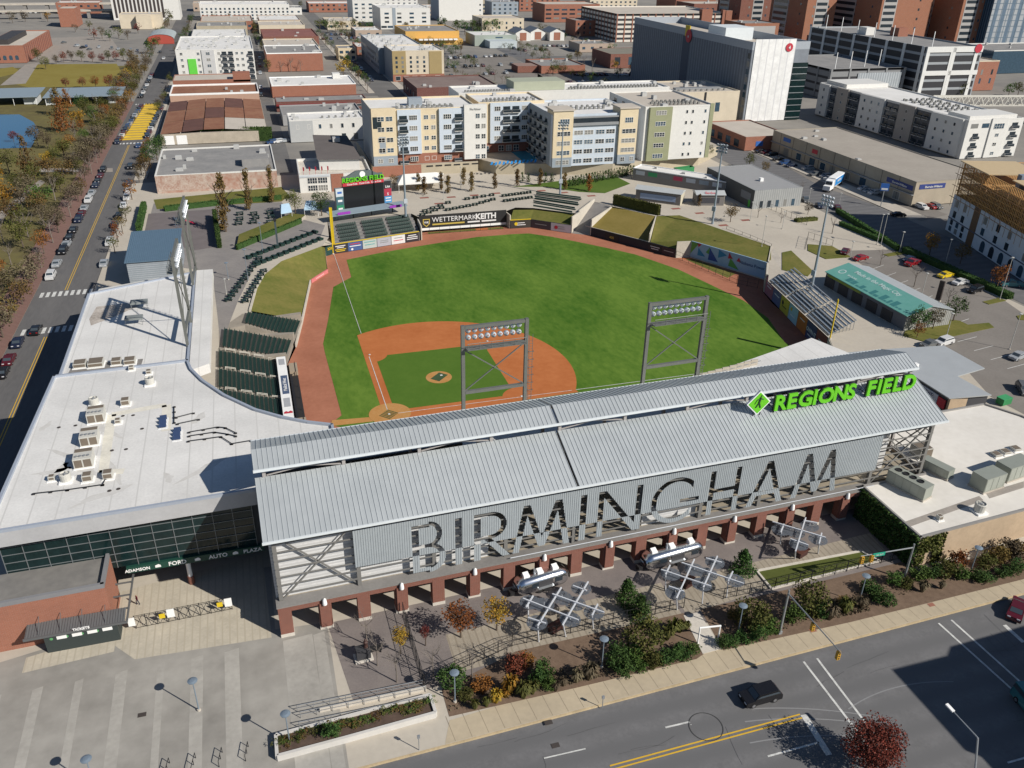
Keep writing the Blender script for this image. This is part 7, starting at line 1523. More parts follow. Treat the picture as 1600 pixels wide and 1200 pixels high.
# --- warehouse row on the right
tn = BW('warehouse', 'long tan warehouse with blue name signs and a flat grey-tan roof', 190.5, 84, 31, 86, 8.2, mat('wall_warehouse', (.36, .31, .24), .85, 0, .12, .3), mat('roof_gravel', (.3, .27, .235), .9, 0, .2, .1, (.38, .345, .3), 1, .1), par=.3, cope=flat('coping_tan', (.3, .27, .22)))
for y in range(6, 86, 9): tn.panel('L', y, y+.15, 0, 8.2, BLACKM, .06, 'joint')
for i, y in enumerate((8, 26, 35, 44, 50, 57, 66, 75)): tn.win('L', 86-y, .2, 3.4, 2.8, 'dark' if i % 2 else 'plain')
tn.panel('L', 0, 86, 3.6, 3.9, GREYM, .8, 'canopy'); tn.panel('L', 72, 85, 4.9, 6.5, flat('sign_navy', (.03, .05, .2)), .12, 'sign'); tn.panel('F', 1.6, 12, 5.6, 7.2, MC['sign_navy'], .12, 'sign'); tn.panel('L', 8, 13, 5.5, 7, BLUEP, .12, 'sign')
tn.sign('F', 'Sherwin-Williams', 7.2, 5.95, 1.0, WL, .2); tn.sign('L', 'Sherwin-Williams', 78.6, 5.3, 1.05, WL, .2); tn.panel('L', 28, 31.5, 5.0, 6.6, REDP, .12, 'red_mark'); tn.units(5, 17, (1, 2), (.5, 1)); tn.done()
bk = BW('brick_warehouse', 'low red brick building with a tan flat roof left of the tan warehouse', 178.5, 171, 22, 34, 5.6, BRKO, RTAN, par=.4); bk.panel('F', 5, 8.4, 1.6, 3.6, BLUEP, .1, 'sign'); bk.grid('L', (6, 13, 20, 27), (.4,), 4, 3, 'dark'); bk.done()
cs_ = BW('construction_block', 'white apartment building under construction with bare timber upper floors', 168.5, 10, 26, 52, 11, flat('wrap_white', (.55, .6, .66)), flat('plywood', (.52, .4, .24)), -16.5, par=0)
cs_.grid('L', (3, 8, 20, 27, 33, 42, 48), (4.6, 7.8), 1.8, 2.0, 'dark'); cs_.panel('L', 13, 16.4, 0, 11, flat('timber_dark', (.13, .07, .035)), .1, 'open_bay'); cs_.grid('F', (5, 12, 20), (1, 5, 9), 2, 2.2, 'dark'); cs_.panel('L', 0, 52, 3.9, 4.2, flat('belt_navy', (.05, .07, .12)), .12, 'belt'); cs_.grid('L', (22, 27, 32, 37, 42), (.3,), 2.4, 3.2, 'arch', .02); cs_.grid('L', (2.5, 6, 9.5), (.4, 2.3), 1.6, 1.5, 'dark'); cs_.grid('B', (5, 12, 19), (2, 5, 8.6), 1.4, 2, 'dark')
TIM = flat('timber_frame', (.6, .33, .12), .8, 0, .2)
for f in range(3):
    z0 = 11+f*3.3; fr_ = MB(); rr = random.Random(f)
    for k in range(66): y = k*.78; fr_.box(-.02, y, z0, .14, y+.22, z0+3.1); fr_.box(12, y, z0, 12.1, y+.1, z0+3.1)
    for k in range(34): x = k*.78; fr_.box(x, .02, z0, x+.1, .12, z0+3.1); fr_.box(x, 18, z0, x+.1, 18.1, z0+3.1); fr_.box(x, 51.8, z0, x+.1, 51.9, z0+3.1)
    for z_ in (z0+1.2, z0+3.1): fr_.box(0, 0, z_, .15, 52, z_+.18); fr_.box(0, 0, z_, 26, .15, z_+.18); fr_.box(0, 51.8, z_, 26, 51.95, z_+.18); fr_.box(.3, .3, z_-.02, 25.8, 51.6, z_+.04) if z_ > z0+2 and f < 2 else None
    fr_.ob('stud_wall', TIM, cs_.T); cs_.box('floor_deck', .2, .2, z0-.1, 26, 51.8, z0+.02, flat('plywood_dark', (.42, .26, .12)))
cs_.box('roof_deck', -.5, 36, 20.8, 16, 52.5, 21.05, MC['plywood']); cs_.box('roof_deck', 3, 0, 20.8, 26, 30, 21.05, MC['plywood']); cs_.box('blue_panel', 6, 31, 17, 12, 33, 22, flat('panel_slate', (.2, .24, .3)))
sc_ = MB()
for k in range(19):
    y = k*2.8; sc_.box(-1.5, y, 8, -1.42, y+.08, 20.5)
for z_ in (10.6, 14.0, 17.4): sc_.box(-1.5, 0, z_, -1.3, 52, z_+.1)
for k in range(9): sc_.bar((-1.45, k*5.6, 10.6), (-1.45, k*5.6+5.6, 17.4), .08, .08)
sc_.ob('scaffold', flat('scaffold_brown', (.34, .19, .09)), cs_.T); cs_.done()
# --- grey metal hall, concession strip, kiosks
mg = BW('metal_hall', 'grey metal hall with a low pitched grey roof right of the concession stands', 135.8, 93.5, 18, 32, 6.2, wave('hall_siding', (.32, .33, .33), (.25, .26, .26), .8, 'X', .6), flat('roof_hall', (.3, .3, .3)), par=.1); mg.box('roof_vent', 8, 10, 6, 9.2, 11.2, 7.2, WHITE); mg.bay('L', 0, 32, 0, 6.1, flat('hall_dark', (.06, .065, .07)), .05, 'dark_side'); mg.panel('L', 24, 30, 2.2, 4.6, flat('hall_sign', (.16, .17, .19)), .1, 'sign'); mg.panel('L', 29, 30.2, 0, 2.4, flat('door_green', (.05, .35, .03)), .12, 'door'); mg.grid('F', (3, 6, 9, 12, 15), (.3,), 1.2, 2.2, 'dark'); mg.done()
st_b = BW('concession_building', 'long concession building with a white roof and colourful menu boards', 112.5, 137.5, 40, 7, 4.4, flat('concession_grey', (.2, .19, .18)), RWH, -48, par=.3, cope=WHITE)
for k, c in enumerate(((.5, .52, .55), (.05, .3, .12), (.2, .2, .2), (.5, .06, .12), (.45, .48, .52), (.25, .3, .35), (.5, .52, .55), (.45, .5, .55))): st_b.panel('F', 1.2+k*4.8, 4.6+k*4.8, 2.2, 3.6, flat('menu_%d' % k, c), .1, 'menu_board')
st_b.units(4, 31, (.8, 1.6), (.5, 1)); st_b.done()
for (lb, x, y, W, D, ang, h) in (('larger kiosk with a pale pitched roof and photo mural facing the lawn', 101.8, 112.4, 16, 6, -40, 4.0), ('smaller kiosk with a pale roof painted with red writing', 119, 101.2, 10, 6, -14, 3.8)):
    k = thing('kiosk', lb, 'kiosk', (x, y, 0), R(ang), 'concession kiosks'); mb = MB(); mb.box(.4, .5, 0, W-.4, D, h-.1); mb.ob('wall', flat('kiosk_grey', (.16, .15, .145)), k)
    mb = MB(); mb.raw([(0, 0, h-.2), (W, 0, h-.2), (W, D/2, h+.7), (0, D/2, h+.7), (W, D+.4, h-.2), (0, D+.4, h-.2)], [(0, 1, 2, 3), (3, 2, 4, 5), (0, 3, 5), (1, 4, 2)]); mb.ob('roof', flat('kiosk_roof', (.5, .52, .52), .5, .2), k); mb = MB(); mb.box(2, .4, .9, W-2, .48, 2.7); mb.ob('mural', flat('mural_blue', (.25, .32, .45)) if W > 12 else flat('shutter_dark', (.05, .05, .06)), k)
    mb = MB(); mb.box(W-.4, .6, 0, W-.3, D-.1, h-.3); mb.ob('end_panel', flat('kiosk_cream', (.5, .46, .36)), k)
    if W < 12: lettering(k, 'Barber', 1.4, (W/2, .6, h+.12), 0, REDP, .0, .02, R(-55))
hedge(P(957, 320), P(1028, 337), 1.4, 3.6, 'tall dark hedge screen at the top of the golden lawn', 'olive', z=-.3); ln_ = MB(); ln_.sheet([px([(850, 292), (905, 300), (945, 302), (985, 287), (965, 277), (880, 282), (800, 292)])], .03); struct('green_lawn', ln_, GRASSG)
dp = thing('dumpster', 'long green open dumpster on bare ground behind the concession stands', 'dumpster', tuple(P(1058, 273)), R(12)); mb = MB(); mb.box(0, 0, .2, 8, 2.4, .35); mb.box(0, 0, .35, 8, .12, 2.2); mb.box(0, 2.28, .35, 8, 2.4, 2.2); mb.box(0, .12, .35, .12, 2.28, 2.2); mb.box(7.88, .12, .35, 8, 2.28, 2.2); mb.ob('body', flat('dumpster_green', (.03, .2, .07)), dp)
dp = thing('dumpster', 'small green lidded dumpster behind the grey store', 'dumpster', tuple(P(1566, 636)), R(8)); mb = MB(); mb.box(0, 0, .2, 2.4, 1.6, 1.4); mb.ob('body', MC['dumpster_green'], dp); mb = MB(); mb.box(-.05, -.05, 1.42, 2.45, 1.65, 1.5); mb.ob('lid', flat('lid_green', (.05, .3, .12)), dp)
# --- turquoise-roofed shop
e0, e1, r0_, r1, f1 = P(1289, 424, 3.9), P(1417, 494, 3.9), P(1328, 408, 5.6), P(1458, 474, 5.6), P(1488, 482, 3.9)
sa = atan2(e0.y-e1.y, e0.x-e1.x); Ls = (e0-e1).length; shp_ = thing('metal_shop', 'grey metal shop with a turquoise painted roof slope and white lettering', 'shop', (e1.x, e1.y, 0), sa); ny = V((-sin(sa), cos(sa), 0)); Ds = (f1-e1).dot(-ny); Rs = Ds/2
mb = MB(); mb.raw([(0, 0, 3.9), (Ls, 0, 3.9), (Ls, -Rs, 5.6), (0, -Rs, 5.6), (0, 0, 3.75), (Ls, 0, 3.75), (Ls, -Rs, 5.45), (0, -Rs, 5.45)], [(3, 2, 1, 0), (4, 5, 6, 7), (0, 1, 5, 4), (1, 2, 6, 5), (3, 0, 4, 7)]); mb.ob('painted_roof', mat('turquoise_paint', (.12, .34, .29), .55, 0, .12, .3, (.17, .4, .35), 2, .1), shp_)
mb = MB(); mb.raw([(0, -Ds, 3.9), (Ls, -Ds, 3.9), (Ls, -Rs, 5.6), (0, -Rs, 5.6), (0, -Ds, 3.75), (Ls, -Ds, 3.75), (Ls, -Rs, 5.45), (0, -Rs, 5.45)], [(0, 1, 2, 3), (7, 6, 5, 4), (4, 5, 1, 0), (5, 6, 2, 1), (7, 4, 0, 3)]); mb.ob('grey_roof', ROOF, shp_)
mb = MB(); mb.raw([(.3, -.4, 0), (Ls-.3, -.4, 0), (Ls-.3, -Ds+.4, 0), (.3, -Ds+.4, 0), (.3, -.4, 3.8), (Ls-.3, -.4, 3.8), (Ls-.3, -Ds+.4, 3.8), (.3, -Ds+.4, 3.8), (.3, -Rs, 5.4), (Ls-.3, -Rs, 5.4)], [(0, 1, 5, 4), (2, 3, 7, 6), (3, 0, 4, 8, 7), (1, 2, 6, 9, 5)]); mb.ob('wall', wave('shop_siding', (.34, .34, .32), (.2, .2, .19), .55, 'X', .6), shp_)
mb = MB(); mb.box(.3, -.38, .2, Ls-.3, -.3, 3.7); mb.ob('dark_front', flat('shop_front_grey', (.1, .11, .13)), shp_)
for k in range(5): mb = MB(); x = 4.5+k*5.3; mb.box(x, -.3, .3, x+3.6, -.2, 2.9); mb.ob('roller_door', flat('door_dark', (.025, .025, .03)), shp_)
mb = MB(); mb.box(16, -.28, 3.0, Ls-1, -.18, 3.6); mb.ob('lime_sign', flat('sign_lime', (.22, .28, .04)), shp_)
sl_a = atan2(1.7, Rs)
def roofp(x, t): return (x, -Rs*t, 3.9+1.7*t+.03)
t = text_mb('Made in the Magic City', 1.75, .02, .02); q = MB(); q.raw(t.v, t.f); M_ = Matrix.Translation(roofp(Ls*.55, .66)) @ Matrix.Rotation(pi, 4, 'Z') @ Matrix.Rotation(-(pi/2-sl_a), 4, 'X'); q.xf(M_); q.ob('roof_lettering', flat('lettering_ice', (.5, .62, .6)), shp_)
mb = MB(); th2 = [2*pi*i/24 for i in range(24)]; mb.sheet([[(Ls-3+1.0*cos(a), -Rs*.42+1.0*sin(a)) for a in th2], [(Ls-3+.7*cos(a), -Rs*.42+.7*sin(a)) for a in th2]], 0); mb.v = [(x, y, 3.9-1.7*y/Rs+.03) for x, y, z in mb.v]; mb.ob('roundel', MC['lettering_ice'], shp_)
t = text_mb('REGIONS', .8, .02, .01); q = MB(); q.raw(t.v, t.f); q.xf(Matrix.Translation(roofp(Ls-7, .36)) @ Matrix.Rotation(pi, 4, 'Z') @ Matrix.Rotation(-(pi/2-sl_a), 4, 'X')); q.ob('roof_lettering', MC['lettering_ice'], shp_)
rs = random.Random(4); x = 3.0
while x < Ls*.74:                                      # painted city skyline along the eave
    w_ = rs.uniform(.6, 1.7); t0, t1 = .1, .14+.34*rs.random(); mb = MB(); a, b, c, d = roofp(x, t0), roofp(x+w_, t0), roofp(x+w_, t1), roofp(x, t1); mb.face([d, c, b, a]); mb.ob('skyline_shape', flat('skyline_teal', (.05, .2, .2)), shp_); x += w_+rs.uniform(.05, .5)
sgp = thing('sign_post', 'tall dark slab sign standing between the shop and parked cars', 'sign', tuple(P(1465, 470)), R(20)); mb = MB(); mb.box(-.25, -.6, 0, .25, .6, 5.2); mb.ob('slab', flat('slab_brown', (.04, .03, .028)), sgp); mb = MB(); mb.box(-.3, -.7, 0, .3, .7, .3); mb.ob('foot', CONC, sgp)
bs_ = thing('pole_sign', 'blue square sign on a pole in front of the tan warehouse', 'sign', tuple(P(1376, 322)), R(-30)); mb = MB(); mb.tube((0, 0, 0), (0, 0, 5.4), .14, n=8); mb.ob('pole', STEEL, bs_); mb = MB(); mb.box(-1.3, -.15, 5.2, 1.3, .15, 7.6); mb.ob('board', BLUEP, bs_); mb = MB(); mb.box(-1, -.2, 5.5, 1, -.15, 6.1); mb.ob('small_print', WL, bs_)
# --- sports bar beside the scoreboard
sbar = BW('sports_bar', 'white sports bar with a dark sloping roof, red script sign and glass garage doors', -5.2, 146.5, 24, 24, 6, WW, CONCL, -2, par=.9, cope=WW); sbar.grid('F', (4.2, 7.6), (.5, 3.0), 3.2, 2.0, 'quad'); sbar.panel('F', 10.4, 14.6, 0, 6, BRKO, .2, 'brick_pier'); sbar.panel('F', 0, 10, 5.2, 5.9, flat('band_pale', (.5, .53, .56)), .2, 'band')
mb = MB(); q0, q1, q2, q3 = [P(*k)-V((-5.2, 146.5, 8)) for k in ((497, 253, 8), (560, 252, 8), (534, 224, 8), (486, 223, 8))]; HB = 4.2
mb.raw([(q.x, q.y, 6+z_) for q, z_ in ((q0, 3.0), (q1, 3.0), (q2, 4.6), (q3, 4.6))]+[(q.x, q.y, 5.2) for q in (q0, q1, q2, q3)], [(0, 4, 5, 1), (1, 5, 6, 2), (2, 6, 7, 3), (3, 7, 4, 0)]); mb.ob('upper_wall', WW, sbar.T)
mb = MB(); mb.raw([(q.x*1.0+dx, q.y+dy, 6.1+z_) for q, z_, dx, dy in ((q0, 2.9, -.6, -.8), (q1, 2.9, .8, -.8), (q2, 4.7, .8, .6), (q3, 4.7, -.6, .6))], [(0, 1, 2, 3)]); mb.ob('sloping_roof', mat('roof_brown_grey', (.12, .105, .1), .9, 0, .15, .2), sbar.T)
mb = MB(); mb.box(q0.x+1, q0.y-.1, 6.2, q0.x+5, q0.y, 8.6); mb.ob('window_wall', GLASS, sbar.T); t = text_mb('Avondale', 1.4, .06, .03, .3); q = MB(); q.raw(t.v, t.f); q.xf(Matrix.Translation((q0.x+9.4, q0.y-.2, 7.1))); q.ob('script_sign', REDP, sbar.T)
for k in range(5): mb = MB(); mb.tube((1.5+k*2, .5, 6), (1.5+k*2, .5, 8.6), .05, n=5); mb.face([(1.5+k*2, .5, 7.2), (1.9+k*2, .3, 7.3), (1.9+k*2, .3, 8.5), (1.5+k*2, .5, 8.6)]); mb.ob('red_flag', REDP, sbar.T)
sbar.box('roof_units', q2.x-5, q2.y-8, 10.4, q2.x-2.4, q2.y-5, 11.8, UNITM); sbar.done()
wb = BW('white_building', 'white two-storey building with evenly spaced dark windows behind the sports bar', -3, 226, 31, 16, 9.2, WW, RWH); wb.grid('F', (3.2, 7.8, 12.4, 17, 21.6, 26.2), (5.2,), 1.2, 1.9, 'plain'); wb.grid('F', (3.4, 22, 27), (.3,), 1.8, 2.6, 'dark'); wb.panel('F', 0, 9.5, 0, 8.6, flat('wall_light_grey', (.42, .43, .43)), .06); wb.rows(14, 28, 5, 6); wb.units(4, 71); wb.done()
def simple(name, label, x, y, W, D, h, wall, roof, seed, units=3, wins=None, **k):
    b = BW(name, label, x, y, W, D, h, wall, roof, **k)
    for (f, n_, rows_, w_, hh_, st) in (wins or ()):
        Lf = W if f in 'FB' else D; b.grid(f, [Lf*(i+.5)/n_ for i in range(n_)], rows_, w_, hh_, st)
    if units: b.units(int(units*1.8), seed, (.8, 2.6))
    return b
RUST = mat('rust_roof', (.2, .085, .055), .85, 0, .25, .12, (.3, .16, .1), .6, .12)
# left column of blocks, near to far
b = simple('brick_building', 'whitewashed and red brick building with a grey roof beside the left concourse', -51, 156.5, 39, 40, 6, mat('worn_brick', (.32, .14, .095), .9, 0, .25, .4, (.48, .42, .36), .9, .12), RGR, 5, 6, cope=WW, par=.5); b.panel('F', 0, 20, .8, 5.8, mat('peeling_whitewash', (.5, .44, .38), .9, 0, .3, .5, (.3, .16, .12), 2, .2), .05, 'whitewash'); b.box('roof_house', 28, 8, 5.5, 37, 16, 8, RGR); b.done()
w_ = BW('rusty_warehouse', 'wide warehouse with a rust-stained panelled roof', -54, 232, 42, 76, 4.2, mat('ware_wall', (.4, .35, .28)), RTAN, par=0)
for i in range(5):
    for j in range(3): x0, y0 = i*8.4, j*25.3; mb = MB(); zc = lambda x: 4.25+1.6*(1-abs(x-21)/21); mb.raw([(x0+.15, y0+.15, zc(x0)), (x0+8.25, y0+.15, zc(x0+8.4)), (x0+8.25, y0+25.1, zc(x0+8.4)), (x0+.15, y0+25.1, zc(x0))], [(0, 1, 2, 3)]); mb.ob('roof_panel', MC['roof_tan'] if i > 2 and j == 0 else [RUST, mat('rust_dark', (.12, .055, .042), .85, 0, .25, .2), RUST][(i+j*2) % 3], w_.T)
w_.panel('F', 6, 10, 0, 3.6, WHITE, .06, 'door'); w_.panel('F', 1.5, 5, 0, 3.6, WHITE, .06, 'door'); w_.done()
b = simple('brick_building', 'pinkish brick strip building with white parapet behind the rusty warehouse', -55, 326, 43, 30, 5.2, flat('wall_pink_brick', (.42, .27, .2)), RUST, 8, 2, cope=WHITE, par=.9); b.done()
b = simple('brick_building', 'narrow brown brick building with a flat tan roof below the white and green apartments', -55, 362, 40, 22, 6.4, BRKO, RTAN, 9, 0, [('F', 6, (1.5,), 2, 1.6, 'plain')], par=.4); b.box('stair_tower', 31, 0, 5, 40, 8, 9.4, BRKO); b.done()
b = simple('apartment_block', 'white apartments with one bright green panel beside the park street', -54, 404, 43, 72, 17, WW, RWH, 12, 18); ROWS = [.8+3.3*i for i in range(5)]; b.panel('F', 6, 10.5, 0, 12, flat('panel_green', (.12, .55, .06)), .4, 'green_panel'); b.seg('F', 14, 21, 1.5, 16.8, flat('wall_pale_grey', (.5, .5, .5)), .5, (17.5,), ROWS, 2.2, 1.6, 'pair')
b.grid('F', (3, 12.2, 23.5, 33.5, 36.5), ROWS, 1.5, 1.5, 'pair')
for z_ in ROWS: b.balcony('F', 26.4, z_-.5, 3, 1, 0); b.balcony('F', 30, z_-.5, 3, 1, 0); b.balcony('F', 41, z_-.5, 3, 1, 0)
b.done()
b = simple('tan_building', 'low tan and brick shops beyond the white and green apartments', -56, 482, 44, 60, 6, flat('wall_dusty', (.38, .3, .24)), RTAN, 4, 6); b.done(); b = simple('flat_roof_building', 'pale grey flat-roofed works with a white silo hut', -52, 560, 40, 70, 7, flat('wall_works', (.4, .4, .38)), RWH, 14, 8); b.done()
b = simple('apartment_block', 'long far white apartment row with regular dark windows at the top left', -50, 790, 84, 40, 14.5, WW, RWH, 15, 6, [('F', 20, (.8, 3.7, 6.6, 9.5), 1.8, 1.7, 'dark')]); b.done()
# second column
b = simple('dark_roof_building', 'dark-roofed row with red awnings behind the white two-storey building', -5, 297, 44, 15, 4.6, BRKD, RGR, 21, 3, [('F', 6, (1.4,), 3, 1.2, 'plain')], par=.4); b.panel('F', 0, 34, 2.8, 3.4, flat('awning_red', (.2, .02, .02)), 1.4, 'awning'); b.done()
b = simple('dark_roof_building', 'grey shed roofs with skylights in front of the red awnings', -4, 262, 36, 26, 4.6, flat('wall_shed', (.3, .3, .3)), RGR, 22, 5); b.done()
b = simple('brick_building', 'long red brick building with a white flat roof in the second block', -5, 338, 44, 30, 6.2, BRKO, RWH, 23, 3, cope=WHITE, par=.5); b.box('white_hut', 34, 20, 5.8, 38, 25, 8.6, WW); b.done()
b = simple('brick_building', 'red brick building with a white roof edge behind the bare trees', -3, 434, 34, 42, 11, BRKO, RGR, 24, 5, cope=WHITE); b.done(); b = simple('tan_building', 'tan building with a row of dark openings and a brick side', -2, 482, 36, 52, 9, BEI, RTAN, 25, 4, [('F', 7, (5,), 2.2, 1.6, 'dark')]); b.done()
b = simple('brick_building', 'long low dark red brick sheds far up the second block', 0, 578, 42, 60, 6, BRK, mat('roof_maroon', (.22, .09, .075), .9, 0, .2, .1), 26, 2); b.done()
# hotel and beyond
h_ = simple('hotel', 'tan and ochre six-storey hotel with white roof and dark street side', 66.5, 381, 31, 30, 17.2, BEI, RWH, 27, 10); ROWS = [5+2.5*i for i in range(5)]
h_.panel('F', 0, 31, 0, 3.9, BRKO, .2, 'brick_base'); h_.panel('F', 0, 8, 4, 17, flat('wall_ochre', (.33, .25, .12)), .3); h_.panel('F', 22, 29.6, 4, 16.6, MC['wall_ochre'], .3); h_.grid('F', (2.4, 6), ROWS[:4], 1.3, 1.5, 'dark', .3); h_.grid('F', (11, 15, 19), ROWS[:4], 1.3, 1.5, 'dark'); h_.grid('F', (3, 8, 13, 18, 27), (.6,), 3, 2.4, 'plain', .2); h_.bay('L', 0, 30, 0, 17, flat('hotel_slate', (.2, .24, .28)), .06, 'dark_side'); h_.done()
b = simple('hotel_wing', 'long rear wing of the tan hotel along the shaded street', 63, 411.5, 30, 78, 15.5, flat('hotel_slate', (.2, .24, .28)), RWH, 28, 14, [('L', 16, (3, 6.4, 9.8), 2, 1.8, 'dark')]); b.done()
b = simple('market_hall', 'yellow-orange market hall with a grey roof behind the hotel', 110, 575, 44, 52, 9, flat('wall_orange', (.6, .36, .1)), RGR, 29, 4, cope=MC['wall_orange'] if 'wall_orange' in MC else None); b.box('porch', 8, -12, 0, 44, -.05, 4, MC['wall_orange']); [b.box('canvas_sail', 8+k*4, -15, 3.6, 11+k*4, -12.2, 4.6, WHITE) for k in range(8)]; b.done()
b = simple('corner_house', 'small yellow-fronted corner building left of the hotel', 46, 480, 12, 18, 8, YW, RGR, 30, 1, [('F', 3, (1, 4.5), 2.4, 1.8, 'dark')]); b.done()
b = simple('office_block', 'white modern office block with slate stripes and dark bands at the top', 108, 688, 46, 50, 18, WW, RWH, 31, 6, [('F', 4, (5.5, 9, 12.5), 4, 1.6, 'dark'), ('F', 8, (1.2,), 5, 1.8, 'dark')]); b.panel('F', 11, 14, 0, 18, GRW, .2); b.done(); b = simple('office_block', 'taller white office wing behind the slate-striped block', 92, 756, 34, 44, 20, WW, RWH, 32, 4, [('F', 5, (4, 8, 12, 15.5), 3, 1.6, 'dark')]); b.done()
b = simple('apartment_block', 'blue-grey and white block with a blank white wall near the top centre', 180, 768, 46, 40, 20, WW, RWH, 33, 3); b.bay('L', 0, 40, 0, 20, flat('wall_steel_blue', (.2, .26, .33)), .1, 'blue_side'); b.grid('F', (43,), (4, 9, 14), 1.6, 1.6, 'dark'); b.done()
b = simple('church_hall', 'pale stone hall with a hipped brown roof behind round trees', 196, 660, 40, 36, 11, BEI, RTAN, 34, 0, [('F', 6, (2, 6), 1.6, 2, 'dark')]); b.done()
b = simple('clinic', 'grey-green clinic with a white glass-fronted entrance by the parking lot', 160.5, 550, 34, 30, 8, flat('wall_grey_green', (.3, .34, .3)), RWH, 35, 3); b.box('white_entrance', 8, -16, 0, 30, -.05, 5, flat('glass_white', (.45, .5, .52))); b.grid('F', (20,), (5.6,), 6, 1, 'dark'); b.done()
b = simple('brick_building', 'low orange brick building with a dark roof beside the shaded parking lot', 165, 398, 30, 34, 4.6, BRKO, RGR, 36, 2); b.box('side_block', -14, 6, 0, -.1, 20, 4, BRK); b.done()
b = simple('brick_building', 'dark brick hall with a broad grey-brown hipped roof left of the tall block', 219, 413, 30, 34, 9, BRK, mat('roof_drab', (.2, .185, .15), .9, 0, .15, .2), 37, 0, [('F', 3, (2,), 4, 5, 'dark')], par=.2); b.done()
for k in range(3):
    hx, hy = 203+k*15, 578+(k % 2)*6; t = thing('gabled_house', 'white gabled house with a brick front panel, %s of the three' % ('left', 'middle', 'right')[k], 'house', (hx, hy, 0), 0, 'white gabled houses'); mb = MB(); mb.raw([(0, 0, 0), (13, 0, 0), (13, 22, 0), (0, 22, 0), (0, 0, 6.5), (13, 0, 6.5), (13, 22, 6.5), (0, 22, 6.5), (6.5, 0, 9.5), (6.5, 22, 9.5)], [(0, 1, 5, 8, 4), (2, 3, 7, 9, 6), (1, 2, 6, 5), (3, 0, 4, 7)]); mb.ob('wall', WW, t)
    mb = MB(); mb.raw([(-.5, -.5, 6.4), (6.5, -.5, 9.7), (6.5, 22.5, 9.7), (-.5, 22.5, 6.4), (13.5, -.5, 6.4), (13.5, 22.5, 6.4)], [(0, 1, 2, 3), (1, 4, 5, 2)]); mb.ob('roof', flat('slate_roof', (.13, .15, .18)), t); mb = MB(); mb.box(3.6, -.12, .5, 9.4, 0, 6.6); mb.ob('brick_panel', BRKO, t)
b = simple('brick_building', 'orange brick parking block at the top, left of the white-banded garage', 284, 742, 60, 40, 17, BRKO, RTAN, 38, 0, [('F', 7, (3, 7, 11), 6, 1.6, 'dark')]); b.done(); b = simple('brick_building', 'brick and white flats with a gable between the two garages', 268, 610, 44, 26, 13, BRKO, RGR, 39, 0, [('F', 8, (2, 6, 9), 1.6, 2, 'dark')]); b.panel('F', 20, 44, 1, 12, WW, .2); b.done()
# brick hospital towers and the glass tower at the upper right
HBR = brick('hospital_brick', (.3, .12, .065), (.24, .095, .05)); SLB = flat('tower_bands', (.36, .35, .34))
for k, (lb, x, y, W, D, hh, wl) in enumerate((('brick tower with pale banded windows at the left of the hospital row', 404, 470, 26, 50, 47, HBR), ('wide brown brick tower in the centre of the hospital row', 448, 440, 46, 60, 56, HBR), ('lower brick block in front of the hospital row', 384, 405, 50, 30, 17, BRKD), ('slim lit brick tower left of the glass tower', 508, 424, 24, 60, 54, HBR), ('far brick tower at the left end of the hospital row', 400, 560, 34, 40, 42, BRK), ('orange brick block with two window rows left of the hospital row', 352, 470, 30, 30, 22, HBR))):
    b = simple('brick_tower', lb, x, y, W, D, hh, wl, (RTAN, RGR)[k % 2], 40+k, 3, [('F', 2, [6+6.6*i for i in range(int(hh/7.5))], 1.6, 1.8, 'dark'), ('L', 3, [6+7*i for i in range(int(hh/9))], 1.6, 1.6, 'dark')], cat='tower')
    x0, x1 = ((.3, .72), (.04, .3), (.1, .9), (.1, .6), (.35, .65), (.1, .9))[k]; b.panel('F', W*x0, W*x1, 2, hh-2, SLB, .1, 'window_bay')
    for i in range(int((hh-5)/4.4)): b.panel('F', W*x0+.8, W*x1-.8, 3.4+4.4*i, 5.6+4.4*i, GLASS, .16, 'band_window')
    b.bay('L', 4, D*.5, 2, hh-3, SLB, .1, 'side_bay')
    for i in range(int((hh-5)/4.4)): b.panel('L', 5, D*.5-1, 3.4+4.4*i, 5.6+4.4*i, GLASS, .16, 'band_window')
    b.done()
b = BW('glass_tower', 'glass tower at the top right, ribbed side painted shade-dark, front painted with pale reflections', 528, 415, 90, 85, 64, wave('painted_reflection_glass', (.12, .17, .23), (.36, .38, .4), 7.3, 'D', .1), RTAN, cat='tower'); b.bay('L', .5, 84.5, 0, 64, wave('ribbed_shade_glass', (.02, .045, .08), (.07, .12, .18), 2.2, 'Y', .15), .1, 'ribbed_side'); [b.panel('F', 0, 90, 3+4*i, 3.4+4*i, flat('spandrel_blue', (.12, .17, .22), .2), .08, 'floor_line') for i in range(15)]; [b.panel('F', 3+k*6, 3.3+k*6, 0, 64, MC['spandrel_blue'], .1, 'mullion') for k in range(15)]; b.done()  # side's shade and front's city reflection are put into the glass colours
b = simple('glass_podium', 'low dark glass building with a pale cornice below the glass tower', 470, 345, 90, 40, 15, GLASSB, RGR, 48, 3, cat='building', cope=WW); b.done(); b = simple('brick_building', 'orange brick corner block with a pale cornice right of the grey deck', 402, 286, 15, 30, 17, BRKO, RTAN, 49, 0, [('F', 2, (4, 9), 1.4, 3, 'dark')], cope=BEI); b.done()
